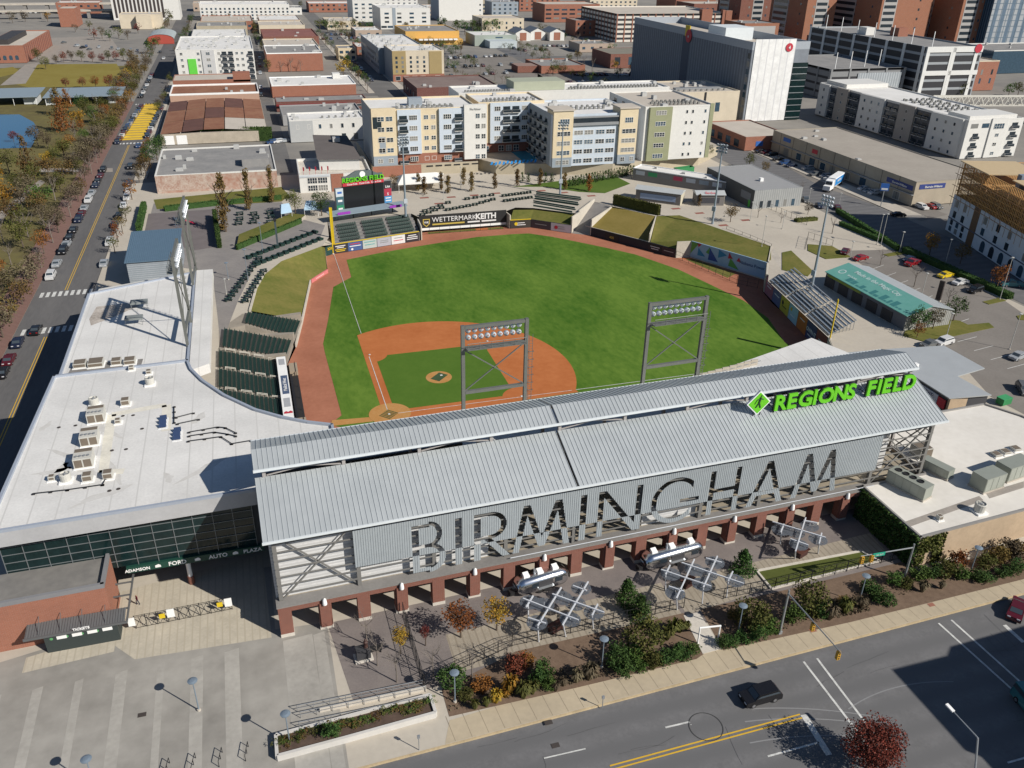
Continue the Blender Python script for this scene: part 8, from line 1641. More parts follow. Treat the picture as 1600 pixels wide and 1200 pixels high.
# far left: powerhouse, striped block, viaduct
pw = simple('powerhouse', 'red brick powerhouse with arched windows and a black roof monitor', -176, 500, 25, 98, 10.5, BRKO, RTAN, 50, 0); pw.grid('F', (2.5, 6, 9.5, 13, 16.5, 20), (1.8,), 2.0, 2.8, 'arch'); pw.box('roof_monitor', 6, 10, 10, 15, 70, 13, flat('monitor_black', (.045, .04, .04))); [pw.panel('R', 2+k*6.2, 2.6+k*6.2, 0, 10, BRKD, .3, 'pilaster') for k in range(16)]; pw.done()
b = simple('brick_tower', 'narrow orange brick tower beside the dark viaduct', -166, 738, 14, 30, 15, BRKO, RTAN, 51, 0, cat='tower'); b.done()
b = simple('striped_office', 'white office block with bold dark vertical window strips at the top left', -129, 800, 60, 40, 38, WW, RTAN, 52, 2); [b.panel('F', 2+k*3.5, 4.1+k*3.5, 2, 37, flat('strip_brown', (.05, .04, .04)), .05, 'window_strip') for k in range(13)]; b.done()
b = simple('annex_building', 'blank cream annex in front of the striped white office', -115, 717, 34, 24, 11.5, BEI, RTAN, 53, 1); b.box('front_block', 14, -6, 0, 26, -.05, 11, BEI); b.done()
vt = thing('vaulted_hall', 'small hall with a pale vaulted roof and a red front beside the park street', 'hall', (-84, 596, 0)); mb = MB(); prof = [(9+9.5*cos(pi*i/10), 3.4+3.4*sin(pi*i/10)) for i in range(11)]; mb.raw([(x, 0, z_) for x, z_ in prof]+[(x, 44, z_) for x, z_ in prof], [(i, 11+i, 12+i, i+1) for i in range(10)]); mb.ob('roof', flat('vault_grey', (.42, .46, .46), .5, .2), vt); mb = MB(); mb.raw([(x, .3, z_) for x, z_ in prof]+[(-.3, .3, 0), (18.3, .3, 0)], [(0, 12, 11)+tuple(range(10, 0, -1))][::1]); mb.ob('red_front', flat('front_red', (.38, .07, .05)), vt)
vd = thing('viaduct', 'grey elevated railway viaduct on square piers along the top left edge', 'viaduct', (-420, 800, 0), R(5)); mb = MB(); mb.box(0, 0, 6, 300, 10, 7.6); mb.ob('deck', CONC, vd); mb = MB(); mb.box(0, 60, 8, 300, 72, 9.6); mb.ob('deck', CONC, vd)
for k in range(15): mb = MB(); mb.box(6+k*20, 1, 0, 9+k*20, 9, 6); mb.ob('pier', CONCD, vd); mb = MB(); mb.box(6+k*20, 61, 0, 9+k*20, 71, 8); mb.ob('pier', CONCD, vd)
for k, (x0, x1, y) in enumerate(((-150, -117, 338), (-114, -78, 334))):
    t = thing('park_pavilion', 'long blue-grey shade pavilion in the park, %s one' % ('left', 'right')[k], 'pavilion', (x0, y, 0), 0, 'park pavilions'); W = x1-x0; mb = MB(); mb.raw([(0, 0, 4.0), (W, 0, 4.0), (W, 24, 4.8), (0, 24, 4.8), (0, 0, 3.7), (W, 0, 3.7), (W, 24, 4.5), (0, 24, 4.5)], [(0, 1, 2, 3), (7, 6, 5, 4), (0, 4, 5, 1), (1, 5, 6, 2), (2, 6, 7, 3), (3, 7, 4, 0)]); mb.ob('roof', flat('pavilion_blue', (.27, .33, .37), .5, .2), t)
    for x in (1, W/3, W*2/3, W-1): mb = MB(); mb.tube((x, .8, 0), (x, .8, 3.8), .12, n=6); mb.ob('post', WHITE, t)
    for x in (.5, W-7): mb = MB(); mb.box(x, 3, 0, x+6, 14, 3.4); mb.ob('hut', flat('hut_white', (.5, .52, .52)), t)
# generic far rows so the town goes on to the edge of the picture
k_n = 0; FARW = [BRKO, BEI, WW, MC['wall_dusty'], TANW, GRW, BRK]; FARN = ['red brick', 'beige', 'white', 'dusty tan', 'tan', 'slate grey', 'dark brick']
FAR = [(-60, 900, 60, 30, 8, 3), (60, 880, 60, 36, 9, 0), (135, 905, 50, 40, 14, 2), (200, 880, 60, 40, 12, 4), (300, 880, 50, 40, 16, 0), (380, 860, 60, 40, 14, 1), (460, 800, 50, 50, 22, 0), (545, 760, 60, 50, 30, 6), (250, 820, 30, 30, 14, 5), (60, 690, 28, 40, 7, 1), (76, 620, 22, 30, 6, 3), (330, 690, 50, 30, 12, 1), (430, 700, 50, 40, 20, 6), (-190, 880, 40, 30, 10, 0), (520, 620, 60, 60, 36, 6), (610, 560, 60, 70, 44, 0),
                           (62, 505, 14, 26, 6, 0), (230, 500, 28, 24, 6, 3), (0, 660, 38, 40, 7, 1), (2, 710, 36, 50, 7, 3), (-50, 646, 40, 40, 8, 4), (-48, 700, 44, 60, 7, 0), (160, 830, 40, 30, 9, 3), (10, 850, 40, 30, 7, 2)]
fkey = lambda q: (q[5], 0 if q[0] < 50 else (1 if q[1] > 800 else (2 if q[0] < 240 else 3)))
for q_ in FAR:
    x, y, W, D, hh, i = q_; sm_ = sorted((t for t in FAR if fkey(t) == fkey(q_)), key=lambda t: PX((t[0], t[1], 0))[0])
    b = simple('city_building', '%s far building %s, %s' % (FARN[i], ['near the top edge, left of centre', 'near the top edge, right of centre', 'behind the hotel street', 'behind the garages at upper right'][fkey(q_)[1]], 'the only one' if len(sm_) == 1 else nth(sm_.index(q_))+' from left'), x, y, W, D, hh, FARW[i], (RTAN, RWH, RGR)[k_n % 3], 100+k_n, 3, [('F', max(3, int(W/6)), [2+4*j for j in range(max(1, int(hh/4.5)))], 2.4, 1.8, 'dark')], group='far city buildings'); b.done(); k_n += 1
# ================================================================== PARK, TREES, PARKED CARS, PEOPLE
pk = MB(); pk.sheet([[(-420, -100), (-80, -100), (-80, 478), (-420, 478)]], SZ-.04); struct('park_ground', pk, mat('park_ground', (.1, .082, .045), .95, 0, .25, .05, (.17, .15, .055), .4, .1))
pk = MB(); pk.sheet([px([(60, 100), (182, 99), (196, 122), (180, 134), (45, 136), (18, 130)])], SZ-.02); pk.sheet([px([(-80, 118), (20, 104), (34, 112), (-60, 134)])], SZ-.02); struct('park_lawn', pk, mat('great_lawn', (.19, .15, .035), .95, 0, .2, .05, (.25, .21, .06), .6, .1))
pk = MB(); pk.sheet([px([(-60, 178), (30, 178), (52, 190), (62, 205), (48, 230), (-60, 233)])], SZ-.015); struct('pond', pk, flat('pond_water', (.02, .095, .19), .06))
pk = MB(); pk.sheet([px([(60, 262), (176, 262), (176, 268), (60, 268)])], SZ-.01); pk.sheet([px([(-20, 345), (62, 280), (70, 284), (-20, 362)])], SZ-.012); pk.sheet([px([(60, 60), (170, 55), (200, 95), (62, 98)])], SZ-.015); pk.sheet([px([(0, 133), (40, 130), (60, 98), (40, 100)])], SZ-.014); struct('park_paths', pk, mat('path_grey', (.28, .25, .22), .9))
lt = MB()
for q in ([(1300, 392), (1400, 390), (1570, 470), (1700, 560), (1700, 700), (1548, 620), (1476, 540), (1488, 512), (1330, 402)],): lt.sheet([px(q)], .012)
lt.sheet([px([(675, 92), (800, 88), (860, 128), (760, 132), (690, 128)], SZ)], SZ-.03); lt.sheet([px([(840, 112), (1000, 112), (1000, 150), (840, 148)], SZ)], SZ-.03); lt.sheet([px([(1180, 232), (1230, 236), (1480, 335), (1440, 345), (1280, 290)], SZ)], SZ-.035); struct('parking_lot', lt, mat('lot_asphalt', (.17, .155, .14), .9, 0, .2, .08, (.24, .22, .2), 2, .1))
lm = MB()
for k in range(9): a, b = P(1345+k*19, 408+k*12, .02), P(1362+k*19, 402+k*12, .02); lm.face([(q[0], q[1], .022) for q in strip(a, b, .14, 0)])
for k in range(6): a, b = P(1470+k*26, 520+k*14, .02), P(1500+k*26, 512+k*14, .02); lm.face([(q[0], q[1], .022) for q in strip(a, b, .14, 0)])
struct('bay_markings', lm, WPAINT)
ig = MB()
for q in ([(1411, 525), (1416, 514), (1486, 500), (1500, 502), (1512, 508), (1545, 505), (1553, 512), (1446, 535)], [(1535, 472), (1560, 466), (1572, 470), (1545, 476)], [(1588, 494), (1620, 490), (1620, 502), (1592, 500)], [(1380, 398), (1405, 393), (1420, 396), (1388, 401)], [(1222, 395), (1236, 392), (1270, 424), (1262, 432), (1222, 422)], [(1262, 382), (1300, 385), (1330, 402), (1290, 405), (1262, 392)]): ig.prism(px(q), -.1, .14)
struct('grass_island', ig, GRASSD)
# ---- street trees
def rowtrees(x0, y0, y1, step, kinds, hr, label, group, jit=1.2, n=520, wid=.85, bare=.3, z=0):
    y, k = y0, 0
    while y < y1:
        kd = trc.choice(kinds); b_ = trc.random() < bare; tree((x0+trc.uniform(-jit, jit), y+trc.uniform(-1.5, 1.5), z), trc.uniform(*hr), None if b_ else kd, 'round', wid*trc.uniform(.85, 1.2), '%s, %s from the near end' % (label % ('leafless' if b_ else KN.get(kd, 'yellow')), nth(k)), group, n, .06, .2, bare=b_); y += step*trc.uniform(.85, 1.2); k += 1
KN['yellow'] = 'yellow'
MIX = ['brown', 'brown', 'bronze', 'brown', 'bronze', 'olive', 'brown', 'orange']
rowtrees(-75.6, -6, 468, 8.2, MIX, (6, 8.5), '%s street tree along the park side kerb', 'park side kerb trees', n=700); rowtrees(-81.8, 30, 470, 10.5, MIX+['olive', 'green'], (6, 9), '%s tree in the second row beside the park', 'park second row trees', 1.8, n=700); rowtrees(-89.5, 70, 330, 14, MIX+['olive', 'olive', 'green', 'yellow'], (6, 9), '%s tree in the third row inside the park', 'park third row trees', 2.5, 700)
rowtrees(-58.4, 96, 232, 11, ['brown', 'bronze', 'orange', 'olive'], (5, 7), '%s street tree on the stadium side kerb', 'stadium side kerb trees', .5, 420, .7); rowtrees(-58.8, 300, 400, 13, ['olive', 'brown'], (5, 7), '%s street tree beside the rusty warehouse', 'warehouse kerb trees', .5)
for x_, y0_, y1_, st_, lb_ in ((47.6, 350, 640, 17, 'left of the hotel street'), (67.5, 420, 660, 15, 'right of the hotel street'), (110, 320, 560, 14, 'left of the lot street'), (129, 318, 700, 15, 'right of the lot street'), (-15.6, 420, 760, 19, 'left of the narrow lane'), (-3.6, 530, 760, 19, 'right of the narrow lane'), (180, 330, 560, 16, 'beyond the shaded lot'), (196, 470, 700, 14, 'by the gabled houses'), (250, 470, 660, 16, 'before the garages'), (-58.6, 500, 800, 17, 'far up the long street'), (-78, 490, 800, 16, 'far up the park side')):
    rowtrees(x_, y0_, y1_, st_, ['olive', 'green', 'bronze', 'dark', 'olive'], (5, 9), '%s far tree '+lb_, 'trees '+lb_, 1.5, 300, .95, .12, SZ)
def trees(lst, label, group, n=360, leaf=.085, shape=None, z=0.):
    for k, t in enumerate(lst):
        u, v, h, kd = t[:4]; sh = t[4] if len(t) > 4 else 'round'; wd = t[5] if len(t) > 5 else (.85 if sh == 'round' else .8); b_ = kd == 'bare'
        c = [q for q in lst if q[3] == kd]; i = sorted(c).index(t)
        tree(P(u, v, z), h, None if b_ else kd, sh, wd, '%s %s%s' % ('leafless' if b_ else KN[kd], label, '' if len(c) == 1 else ', %s from the left' % nth(i)), group, n, leaf, .06 if sh in ('cone', 'column') else .2, bare=b_)
trees([(48, 280, 15, 'bronze', 'cone', .62), (100, 205, 14, 'orange', 'cone', .8), (92, 180, 14, 'bronze', 'cone', .7), (106, 168, 10, 'orange', 'cone', .6), (130, 178, 9, 'dark'), (147, 192, 8, 'green'), (160, 175, 8, 'olive'), (60, 228, 9, 'brown'), (75, 232, 7, 'brown'), (100, 245, 7, 'bronze'), (22, 222, 5, 'red'), (15, 270, 9, 'olive'), (-5, 300, 10, 'yellow'), (10, 330, 10, 'yellow'), (28, 300, 7, 'olive'), (95, 300, 7, 'olive'), (120, 272, 7, 'olive'), (75, 260, 6, 'yellow'), (20, 350, 8, 'bronze'), (55, 322, 7, 'brown'), (132, 222, 6, 'green'), (128, 205, 5, 'orange'), (60, 96, 9, 'olive'), (72, 108, 8, 'olive'), (88, 100, 6, 'brown'), (100, 97, 7, 'red'), (112, 95, 7, 'brown'), (128, 96, 8, 'olive'), (145, 97, 7, 'red'), (160, 98, 6, 'red'), (170, 95, 7, 'olive'), (182, 96, 7, 'red'), (193, 94, 8, 'olive'), (206, 96, 8, 'bronze'), (214, 108, 9, 'bronze'), (208, 118, 9, 'bronze'), (200, 128, 8, 'yellow'), (104, 138, 6, 'red'), (130, 137, 6, 'red'), (150, 138, 7, 'orange'), (172, 139, 8, 'red'), (190, 142, 8, 'orange'), (205, 160, 7, 'yellow'), (195, 170, 6, 'brown'), (180, 205, 6, 'bronze'), (170, 220, 6, 'brown'), (160, 240, 6, 'olive'), (140, 250, 6, 'brown')], 'park tree', 'park trees', 900, .055)
trees([(148, 62, 9, 'red'), (160, 60, 9, 'brown'), (172, 64, 9, 'dark'), (186, 60, 10, 'olive'), (200, 62, 8, 'brown'), (216, 52, 9, 'red'), (240, 84, 12, 'green'), (265, 40, 14, 'olive'), (272, 28, 12, 'bronze'), (20, 36, 10, 'brown'), (40, 34, 10, 'brown'), (75, 34, 9, 'yellow'), (140, 46, 8, 'olive'), (118, 50, 7, 'brown')], 'tree by the far yards at upper left', 'far left trees', 240)
trees([(353, 362, 16, 'bronze', 'column', .62), (390, 328, 12, 'bronze', 'column', .62), (426, 316, 11, 'bronze', 'column', .62), (462, 334, 8, 'olive'), (503, 337, 8.5, 'dark'), (236, 262, 9, 'dark'), (246, 250, 9, 'dark'), (228, 275, 8, 'bronze'), (250, 240, 8, 'dark')], 'tree around the left concourse', 'left concourse trees', 1300, .045)
trees([(616, 294, 5, 'bronze'), (654, 298, 6, 'bronze', 'column', .95), (663, 304, 6, 'bronze', 'column', .95), (690, 297, 6, 'bronze', 'column', .95), (700, 302, 6, 'bronze', 'column', .95), (724, 289, 6, 'bronze', 'column', .95), (737, 299, 6.5, 'bronze', 'column', .95), (773, 295, 5.5, 'bronze', 'column', .95), (808, 291, 6, 'bronze', 'column', .95), (844, 290, 6, 'bronze', 'column', .95), (882, 297, 6, 'bronze', 'column', .95), (920, 299, 6, 'orange', 'column', .95), (992, 232, 9, 'dark'), (1000, 240, 6, 'dark'), (1141, 347, 6, 'bronze'), (1058, 318, 4, 'bronze', 'column', .95), (1092, 322, 4, 'bronze', 'column', .95)], 'tree on the centre field concourse', 'centre concourse trees', 700, .06)
for k in range(28):
    p = P(890+k*4.3, 291-k*.82) if k < 24 else P((816, 825, 852, 862)[k-24], 284); tree(p, 3.4, 'dark', 'cone', .75, 'small pointed evergreen in the row below the podium wall, %s from the left' % nth((k+4) if k < 24 else k-24), 'podium evergreens', 170, .12, .03, 'conifer')
trees([(1430, 519, 6.5, 'dark'), (1457, 514, 5.5, 'brown'), (1489, 502, 6.5, 'dark'), (1375, 415, 5, 'bare'), (1428, 448, 6, 'bare'), (1480, 478, 6, 'bare'), (1452, 398, 6.5, 'yellow'), (1500, 412, 6, 'bronze'), (1556, 452, 7, 'orange'), (1300, 365, 6, 'bare'), (1262, 335, 4, 'brown'), (1225, 300, 5, 'bare'), (1252, 302, 5, 'bare'), (1170, 262, 6, 'olive'), (1105, 248, 6, 'olive'), (1195, 272, 5, 'bronze'), (1220, 348, 4, 'bare'), (1184, 340, 5, 'bare'), (1432, 528, 4, 'orange')], 'tree near the right-hand lots', 'right lot trees', 800, .055)
trees([(500, 48, 11, 'olive'), (512, 50, 12, 'green'), (524, 52, 12, 'green'), (536, 50, 11, 'bronze'), (552, 48, 11, 'olive'), (566, 52, 11, 'olive'), (578, 50, 10, 'dark'), (537, 122, 12, 'yellow'), (420, 112, 8, 'olive'), (440, 112, 8, 'bare'), (455, 112, 9, 'bare'), (470, 112, 8, 'bare'), (492, 108, 8, 'bronze'), (690, 50, 14, 'dark'), (715, 52, 13, 'green'), (726, 54, 13, 'dark'), (738, 50, 12, 'green'), (750, 48, 12, 'olive'), (762, 50, 12, 'green'), (776, 52, 14, 'green'), (720, 82, 9, 'bronze'), (712, 84, 8, 'dark'), (864, 118, 8, 'olive'), (872, 116, 7, 'olive'), (890, 102, 8, 'olive'), (902, 96, 8, 'bronze'), (912, 108, 9, 'bare'), (925, 112, 10, 'bare'), (960, 112, 8, 'yellow'), (985, 118, 8, 'olive'), (966, 122, 7, 'dark'), (955, 60, 8, 'olive'), (878, 62, 6, 'green'), (845, 84, 6, 'bronze'), (1500, 152, 9, 'olive'), (1590, 150, 9, 'olive'), (1575, 152, 9, 'green'), (1485, 150, 8, 'green'), (745, 56, 9, 'green'), (845, 22, 8, 'green'), (560, 15, 9, 'olive'), (600, 16, 9, 'olive'), (700, 20, 9, 'green'), (735, 24, 9, 'olive'), (455, 20, 8, 'olive'), (470, 12, 8, 'olive'), (820, 12, 9, 'olive'), (900, 8, 8, 'olive'), (336, 32, 8, 'olive'), (360, 34, 8, 'bronze'), (400, 50, 8, 'bronze')], 'tree among the far blocks', 'far city trees', 420, .07)
hedge(P(298, 222), P(424, 220), 5, 5, 'bulky dark hedge between the rusty warehouse and the grey-roofed building', 'dark', 12, .55, z=-.1); hedge(P(1310, 352), P(1372, 378), 1.4, 1.3, 'dark clipped hedge by the right concourse steps'); hedge(P(1305, 332), P(1400, 392), 1.4, 1.5, 'dark hedge along the warehouse street'); hedge(P(1408, 394), P(1572, 468), 2.2, 1.6, 'long dark hedge at the edge of the parking lot'); hedge(P(1246, 348), P(1278, 345), 2, 1, 'small dark hedge by the metal hall', 'olive')
fence('iron_fence', 'thin black fence at the right concourse gate', [P(1190, 322), P(1260, 352)], 2, 0, 2.5, rails=(.1, .95)); fence('iron_fence', 'thin dark fence beside the lawn island', [P(1258, 390), P(1262, 372), P(1300, 385)], 2, 0, 2.5, rails=(.1, .95)); fence('stair_rail', 'dark rail at the top of the sloping lawn', [P(1135, 358), P(1172, 372), P(1205, 386)], 1.0, 0, 3)
for k, (u, v, h, lb) in enumerate(((1370, 382, 9, 'at the hedge by the warehouse street'), (1376, 384, 9.5, 'right of another at the hedge'), (1405, 394, 6, 'at the tip of the grass island'), (1477, 412, 7, 'between the two autumn trees'), (1562, 468, 11, 'at the right end of the long hedge'), (1577, 546, 8.5, 'in the open parking lot at the right'), (1478, 528, 6, 'beside the white car behind the grey store'), (1328, 404, 5, 'behind the turquoise roof'), (1440, 462, 6, 'behind the ridge of the turquoise roof'), (1262, 322, 6, 'near the white truck'), (1218, 312, 6, 'in front of the metal hall'), (1310, 325, 5, 'beside the warehouse street'))):
    lamp(P(u, v), 'pale parking lot lamp '+lb, h, .4, 'parking lot lamps', flat('lamp_pale', (.4, .4, .38)))
# ---- cars
cr = random.Random(12); KINDS = ['sedan', 'sedan', 'suv', 'suv', 'pickup']; COLS = ['white', 'black', 'silver', 'grey', 'navy', 'maroon', 'white', 'black', 'silver', 'blue']
KW = {'sedan': 'car', 'suv': 'tall car', 'pickup': 'pickup', 'van': 'van'}
def cars(lst, label, group, rz, z=None):
    for i, (p, kd, c) in enumerate(lst):
        car(p, rz+cr.uniform(-.03, .03), kd, c, '%s %s %s, %s' % (c, KW[kd], label, nth(i)+' from the near end'), group, z=z)
def pick(): return cr.choice(KINDS), cr.choice(COLS)
L_ = []
for (u, v, kd, c) in ((4, 585, 'sedan', 'black'), (12, 565, 'sedan', 'maroon'), (24, 538, 'sedan', 'navy'), (80, 433, 'suv', 'white'), (86, 414, 'sedan', 'silver'), (95, 394, 'suv', 'black'), (101, 384, 'sedan', 'silver'), (108, 373, 'sedan', 'black'), (116, 361, 'sedan', 'black'), (120, 345, 'suv', 'navy'), (127, 335, 'sedan', 'maroon'), (131, 327, 'sedan', 'silver'), (139, 314, 'suv', 'white'), (144, 303, 'sedan', 'silver'), (151, 291, 'sedan', 'navy'), (154, 284, 'sedan', 'black'), (158, 276, 'sedan', 'maroon'), (163, 267, 'suv', 'black')): p = P(u, v); L_.append(((-71.6, p.y), kd, c))
for k in range(14): L_.append(((-71.4+k*.22, 240+k*6.3), *pick()))
for k in range(7): L_.append(((-70.8, 352+k*13), *pick()))
cars(L_, 'on the park side of the long street', 'cars parked on the park side', R(88))
L_ = []
for (u, v, kd, c) in ((167, 413, 'sedan', 'silver'), (176, 380, 'suv', 'white'), (184, 352, 'sedan', 'navy'), (190, 338, 'sedan', 'black'), (197, 322, 'sedan', 'white'), (202, 310, 'suv', 'white'), (205, 299, 'sedan', 'white'), (203, 288, 'sedan', 'navy'), (207, 262, 'suv', 'black')): p = P(u, v); L_.append(((p.x-.6, p.y), kd, c))
for k in range(11): L_.append(((-60.6+k*.18, 250+k*7), *pick()))
cars(L_, 'on the stadium side of the long street', 'cars parked on the stadium side', R(88))
p = P(57, 518); car(p, R(88)+pi, 'sedan', 'black', 'black car driving over the near crosswalk on the park street', 'cars in motion', 'moving_car'); p = P(217, 229); car(p, R(88), 'sedan', 'blue', 'blue car driving over the yellow street mural', 'cars in motion', 'moving_car'); p = P(256, 92); car(p, R(88), 'sedan', 'white', 'white car far up the park street', 'cars in motion', 'moving_car'); p = P(250, 82); car(p, R(88), 'sedan', 'black', 'black car far up the park street behind the white one', 'cars in motion', 'moving_car')
for u, v, kd, c, rz, lb in ((1344, 406, 'sedan', 'red', 12, 'red car behind the far end of the turquoise roof'), (1425, 414, 'pickup', 'red', 20, 'red pickup with a green tyre cover by the long hedge'), (1477, 433, 'sedan', 'yellow', 10, 'bright yellow coupe by the long hedge'), (1500, 444, 'sedan', 'white', 10, 'white car beside the yellow coupe'), (1523, 456, 'suv', 'black', 15, 'black car beside the white one at the hedge'), (1580, 446, 'pickup', 'teal', -20, 'teal pickup at the kerb beyond the hedge'), (1474, 538, 'suv', 'white', 12, 'white estate car behind the grey store'), (1452, 541, 'sedan', 'grey', 12, 'grey car left of the white estate car'), (1590, 560, 'sedan', 'silver', 15, 'silver car in the open lot at the right edge'), (1598, 612, 'suv', 'grey', 60, 'grey car at the right edge above the cream building'), (1420, 408, 'sedan', 'navy', 25, 'dark car in the shade by the hedge'), (1320, 396, 'sedan', 'maroon', 40, 'maroon car among shrubs at the right concourse'),
                          (1258, 314, 'pickup', 'grey', 68, 'grey pickup on the warehouse street'), (1280, 323, 'sedan', 'navy', 68, 'dark car parked on the warehouse street'), (1308, 326, 'sedan', 'maroon', 68, 'dark red car parked on the warehouse street'), (1440, 325, 'suv', 'white', 90, 'white car at the front end of the tan warehouse'), (1454, 324, 'sedan', 'red', 90, 'red car at the front end of the tan warehouse'), (1462, 324, 'suv', 'grey', 90, 'grey car rightmost at the end of the tan warehouse'), (1403, 337, 'sedan', 'black', 160, 'black car in the shaded street before the construction site')):
    p = P(u, v); car(p, R(rz), kd, c, lb, 'cars around the right-hand lots', z=.03 if u > 1310 and u not in (1440, 1454, 1462, 1403, 1580) else None)
for k, (u, v) in enumerate(((1190, 238), (1198, 240), (1206, 243), (1216, 250), (1226, 256), (1236, 260), (1262, 265), (1274, 274), (1290, 277), (1296, 281), (1350, 296), (1358, 300), (1366, 303))):
    kd, c = pick(); p = P(u, v); car(p, R(5), kd, c, '%s %s nosed up to the tan warehouse, %s from left' % (c, KW[kd], nth(k)), 'cars at the tan warehouse')
tp = P(1290, 300); tk = thing('delivery_truck', 'white truck with a long blue and white box trailer in front of the tan warehouse', 'truck', (tp.x, tp.y, SZ), R(38)); mb = MB(); mb.box(0, -1.25, .7, 2.2, 1.25, 2.2); mb.raw([(2.2, -1.25, .7), (2.2, 1.25, .7), (2.2, 1.25, 3.6), (2.2, -1.25, 3.6), (4.6, -1.25, .7), (4.6, 1.25, .7), (4.6, 1.25, 3.9), (4.6, -1.25, 3.9)], [(3, 2, 1, 0), (4, 5, 6, 7), (0, 1, 5, 4), (2, 3, 7, 6), (1, 2, 6, 5), (3, 0, 4, 7)]); mb.ob('cab', WHITE, tk); mb = MB(); mb.box(2.1, -1.05, 2.3, 2.19, 1.05, 3.3); mb.ob('windscreen', GLASS, tk)
mb = MB(); mb.box(5, -1.3, 1.15, 17, 1.3, 4.1); to_ = mb.ob('box_trailer', WHITE, tk); mb = MB(); mb.box(5.4, -1.34, 1.3, 16.6, -1.3, 3.7); mb.ob('blue_side', flat('truck_blue', (.02, .2, .5)), tk).parent = to_; lettering(tk, 'SAVE ON', 1.1, (10, -1.4, 2.4), 0, WL, .03).parent = to_
for x in (1, 4.2, 13.5, 15):
    for y in (-1.2, .9): mb = MB(); mb.tube((x, y, .5), (x, y+.3, .5), .5, n=12); mb.ob('wheel', TYRE, tk)
def lot(a, b, n, rz, label, group, z=None, skip=.2):
    for k in range(n):
        if cr.random() < skip: continue
        f = k/max(1, n-1); kd, c = pick(); p = P(a[0]+(b[0]-a[0])*f, a[1]+(b[1]-a[1])*f, SZ); car(p, R(rz), kd, c, '%s %s %s, %s from left' % (c, KW[kd], label, nth(k)), group, z=z)
lot((695, 92), (790, 88), 13, 95, 'in the far row of the lot beside the hotel', 'hotel lot cars'); lot((700, 106), (800, 102), 12, 95, 'in the middle row of the lot beside the hotel', 'hotel lot cars', skip=.35); lot((705, 119), (790, 115), 9, 95, 'in the near row of the lot beside the hotel', 'hotel lot cars', skip=.4); lot((900, 118), (985, 118), 12, 95, 'in the far row of the shaded lot', 'shaded lot cars'); lot((890, 130), (985, 132), 14, 95, 'in the near row of the shaded lot', 'shaded lot cars'); lot((835, 72), (930, 74), 14, 95, 'in the lot by the gabled houses', 'gabled house lot cars'); lot((838, 78), (930, 80), 13, 95, 'in the near lot by the gabled houses', 'gabled house lot cars')
lot((505, 62), (560, 60), 10, 95, 'in the yard by the round green trees', 'yard cars', skip=.15); lot((510, 55), (570, 54), 9, 95, 'in the far yard by the green trees', 'yard cars'); lot((548, 92), (585, 130), 12, 85, 'along the shaded hotel street', 'hotel street cars', skip=.1); lot((525, 90), (560, 118), 8, 85, 'along the sunny side of the hotel street', 'hotel street cars', skip=.3); lot((405, 70), (408, 150), 8, 90, 'in the narrow lane between the blocks', 'lane cars', skip=.35); lot((415, 225), (445, 222), 4, 20, 'in the yard behind the hedge', 'yard cars', skip=.2); lot((80, 62), (140, 78), 7, 60, 'in the yard by the powerhouse', 'powerhouse yard cars', skip=.3); lot((0, 22), (170, 18), 22, 90, 'in the lot before the viaduct', 'viaduct lot cars', skip=.25); lot((125, 72), (215, 80), 10, 95, 'in the grey yard beyond the great lawn', 'far yard cars', skip=.4); lot((505, 250), (560, 254), 5, 10, 'beside the sports bar', 'bar cars', skip=.2); lot((660, 70), (690, 72), 5, 95, 'behind the hotel roof', 'hotel lot cars'); lot((760, 68), (820, 80), 8, 95, 'before the grey-green clinic', 'clinic cars')
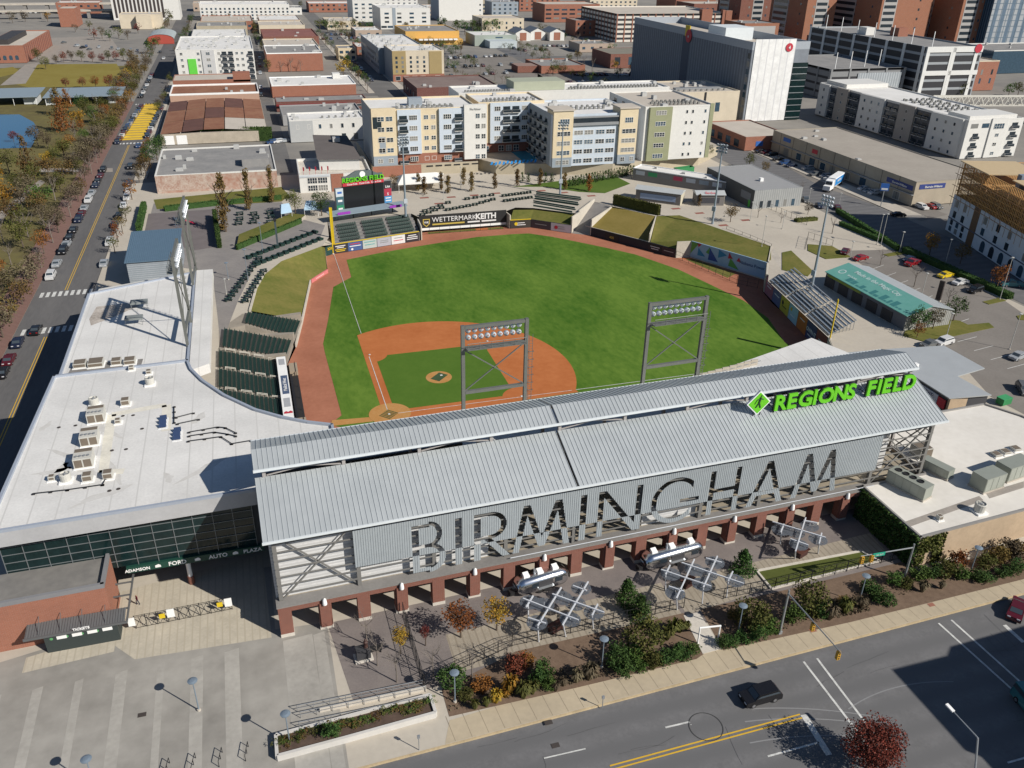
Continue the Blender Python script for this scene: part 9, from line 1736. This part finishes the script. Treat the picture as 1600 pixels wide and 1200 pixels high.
# ---- people: one continuous skinned body each
def person_mesh(shirt, trousers, seed):
    vs = [(0, 0, .95), (0, 0, 1.18), (0, 0, 1.42), (0, 0, 1.52), (0, .02, 1.66), (.1, 0, .9), (.13, .12, .5), (.13, .02, .08), (.13, .16, .03), (-.1, 0, .9), (-.13, -.06, .5), (-.13, -.2, .1), (-.13, -.06, .03), (.2, 0, 1.4), (.27, -.05, 1.12), (.26, .1, .88), (-.2, 0, 1.4), (-.27, .05, 1.12), (-.26, .2, .9)]
    es = [(0, 1), (1, 2), (2, 3), (3, 4), (0, 5), (5, 6), (6, 7), (7, 8), (0, 9), (9, 10), (10, 11), (11, 12), (2, 13), (13, 14), (14, 15), (2, 16), (16, 17), (17, 18)]
    rs_ = [.15, .14, .15, .055, .105, .095, .065, .045, .04, .095, .065, .045, .04, .06, .045, .035, .06, .045, .035]
    me = bpy.data.meshes.new('person'); me.from_pydata(vs, es, []); o = bpy.data.objects.new('person', me); COL.objects.link(o); md = o.modifiers.new('s', 'SKIN')
    for i, r_ in enumerate(rs_): me.skin_vertices[0].data[i].radius = (r_, r_*.8)
    me.skin_vertices[0].data[0].use_root = True; sb_ = o.modifiers.new('d', 'SUBSURF'); sb_.levels = sb_.render_levels = 1
    dg = bpy.context.evaluated_depsgraph_get(); m2 = bpy.data.meshes.new_from_object(o.evaluated_get(dg)); bpy.data.objects.remove(o)
    for k in (flat('skin', (.3, .17, .11)), flat('shirt_'+shirt, PAINT[shirt], .9), flat('trousers_'+trousers, PAINT[trousers], .9), flat('hair', (.03, .02, .015))): m2.materials.append(k)
    for p_ in m2.polygons: z_ = p_.center.z; p_.material_index = 3 if z_ > 1.68 or (z_ > 1.58 and p_.center.y < -.02) else (0 if z_ > 1.5 or (abs(p_.center.x) > .2 and z_ < 1.0) else (1 if z_ > .93 else 2)); p_.use_smooth = True
    return m2
for k, (u, v, sh_, tr_, rz, lb) in enumerate(((11, 474, 'black', 'navy', 20, 'person in dark clothes walking on the brick pavement, left of a pair'), (18, 470, 'navy', 'grey', 40, 'person in dark clothes walking on the brick pavement, right of a pair'), (24, 489, 'black', 'black', 200, 'person in black walking alone on the brick pavement'), (348, 304, 'black', 'navy', 90, 'person in black on the grass strip path behind the playground'), (352, 304, 'white', 'tan', 90, 'person in white on the grass strip path behind the playground'), (216, 945, 'maroon', 'navy', 120, 'person in a red top under the awning of the ticket block'))):
    p = P(u, v); tag(link('person', person_mesh(sh_, tr_, k), None, (p.x, p.y, .02), (0, 0, R(rz))), lb, 'person')
# ---- the 290 leafy trees that show largest stay single; the rest, far off, read as one mass
bpy.context.view_layer.update()
tl = [o for o in COL.objects if o.parent is None and o.get('category') == 'tree' and o.name.split('.')[0] == 'tree']
tl.sort(key=lambda o: -max(c.scale.z for c in o.children)/(o.location-CAM).length)
fm_ = MB(); fmats = []
for o in tl[290:]:
    for c in list(o.children):
        M_ = o.matrix_world @ c.matrix_local; n0 = len(fm_.v); fm_.v += [tuple(M_ @ v.co) for v in c.data.vertices]
        ix = []
        for m_ in c.data.materials:
            if m_ not in fmats: fmats.append(m_)
            ix.append(fmats.index(m_))
        for p_ in c.data.polygons: fm_.f.append(tuple(n0+i for i in p_.vertices)); fm_.m.append(ix[p_.material_index])
        bpy.data.objects.remove(c)
    bpy.data.objects.remove(o)
stuff(tag(fm_.ob('far_trees', fmats), 'many small green and brown trees scattered among the far city blocks', 'trees'))
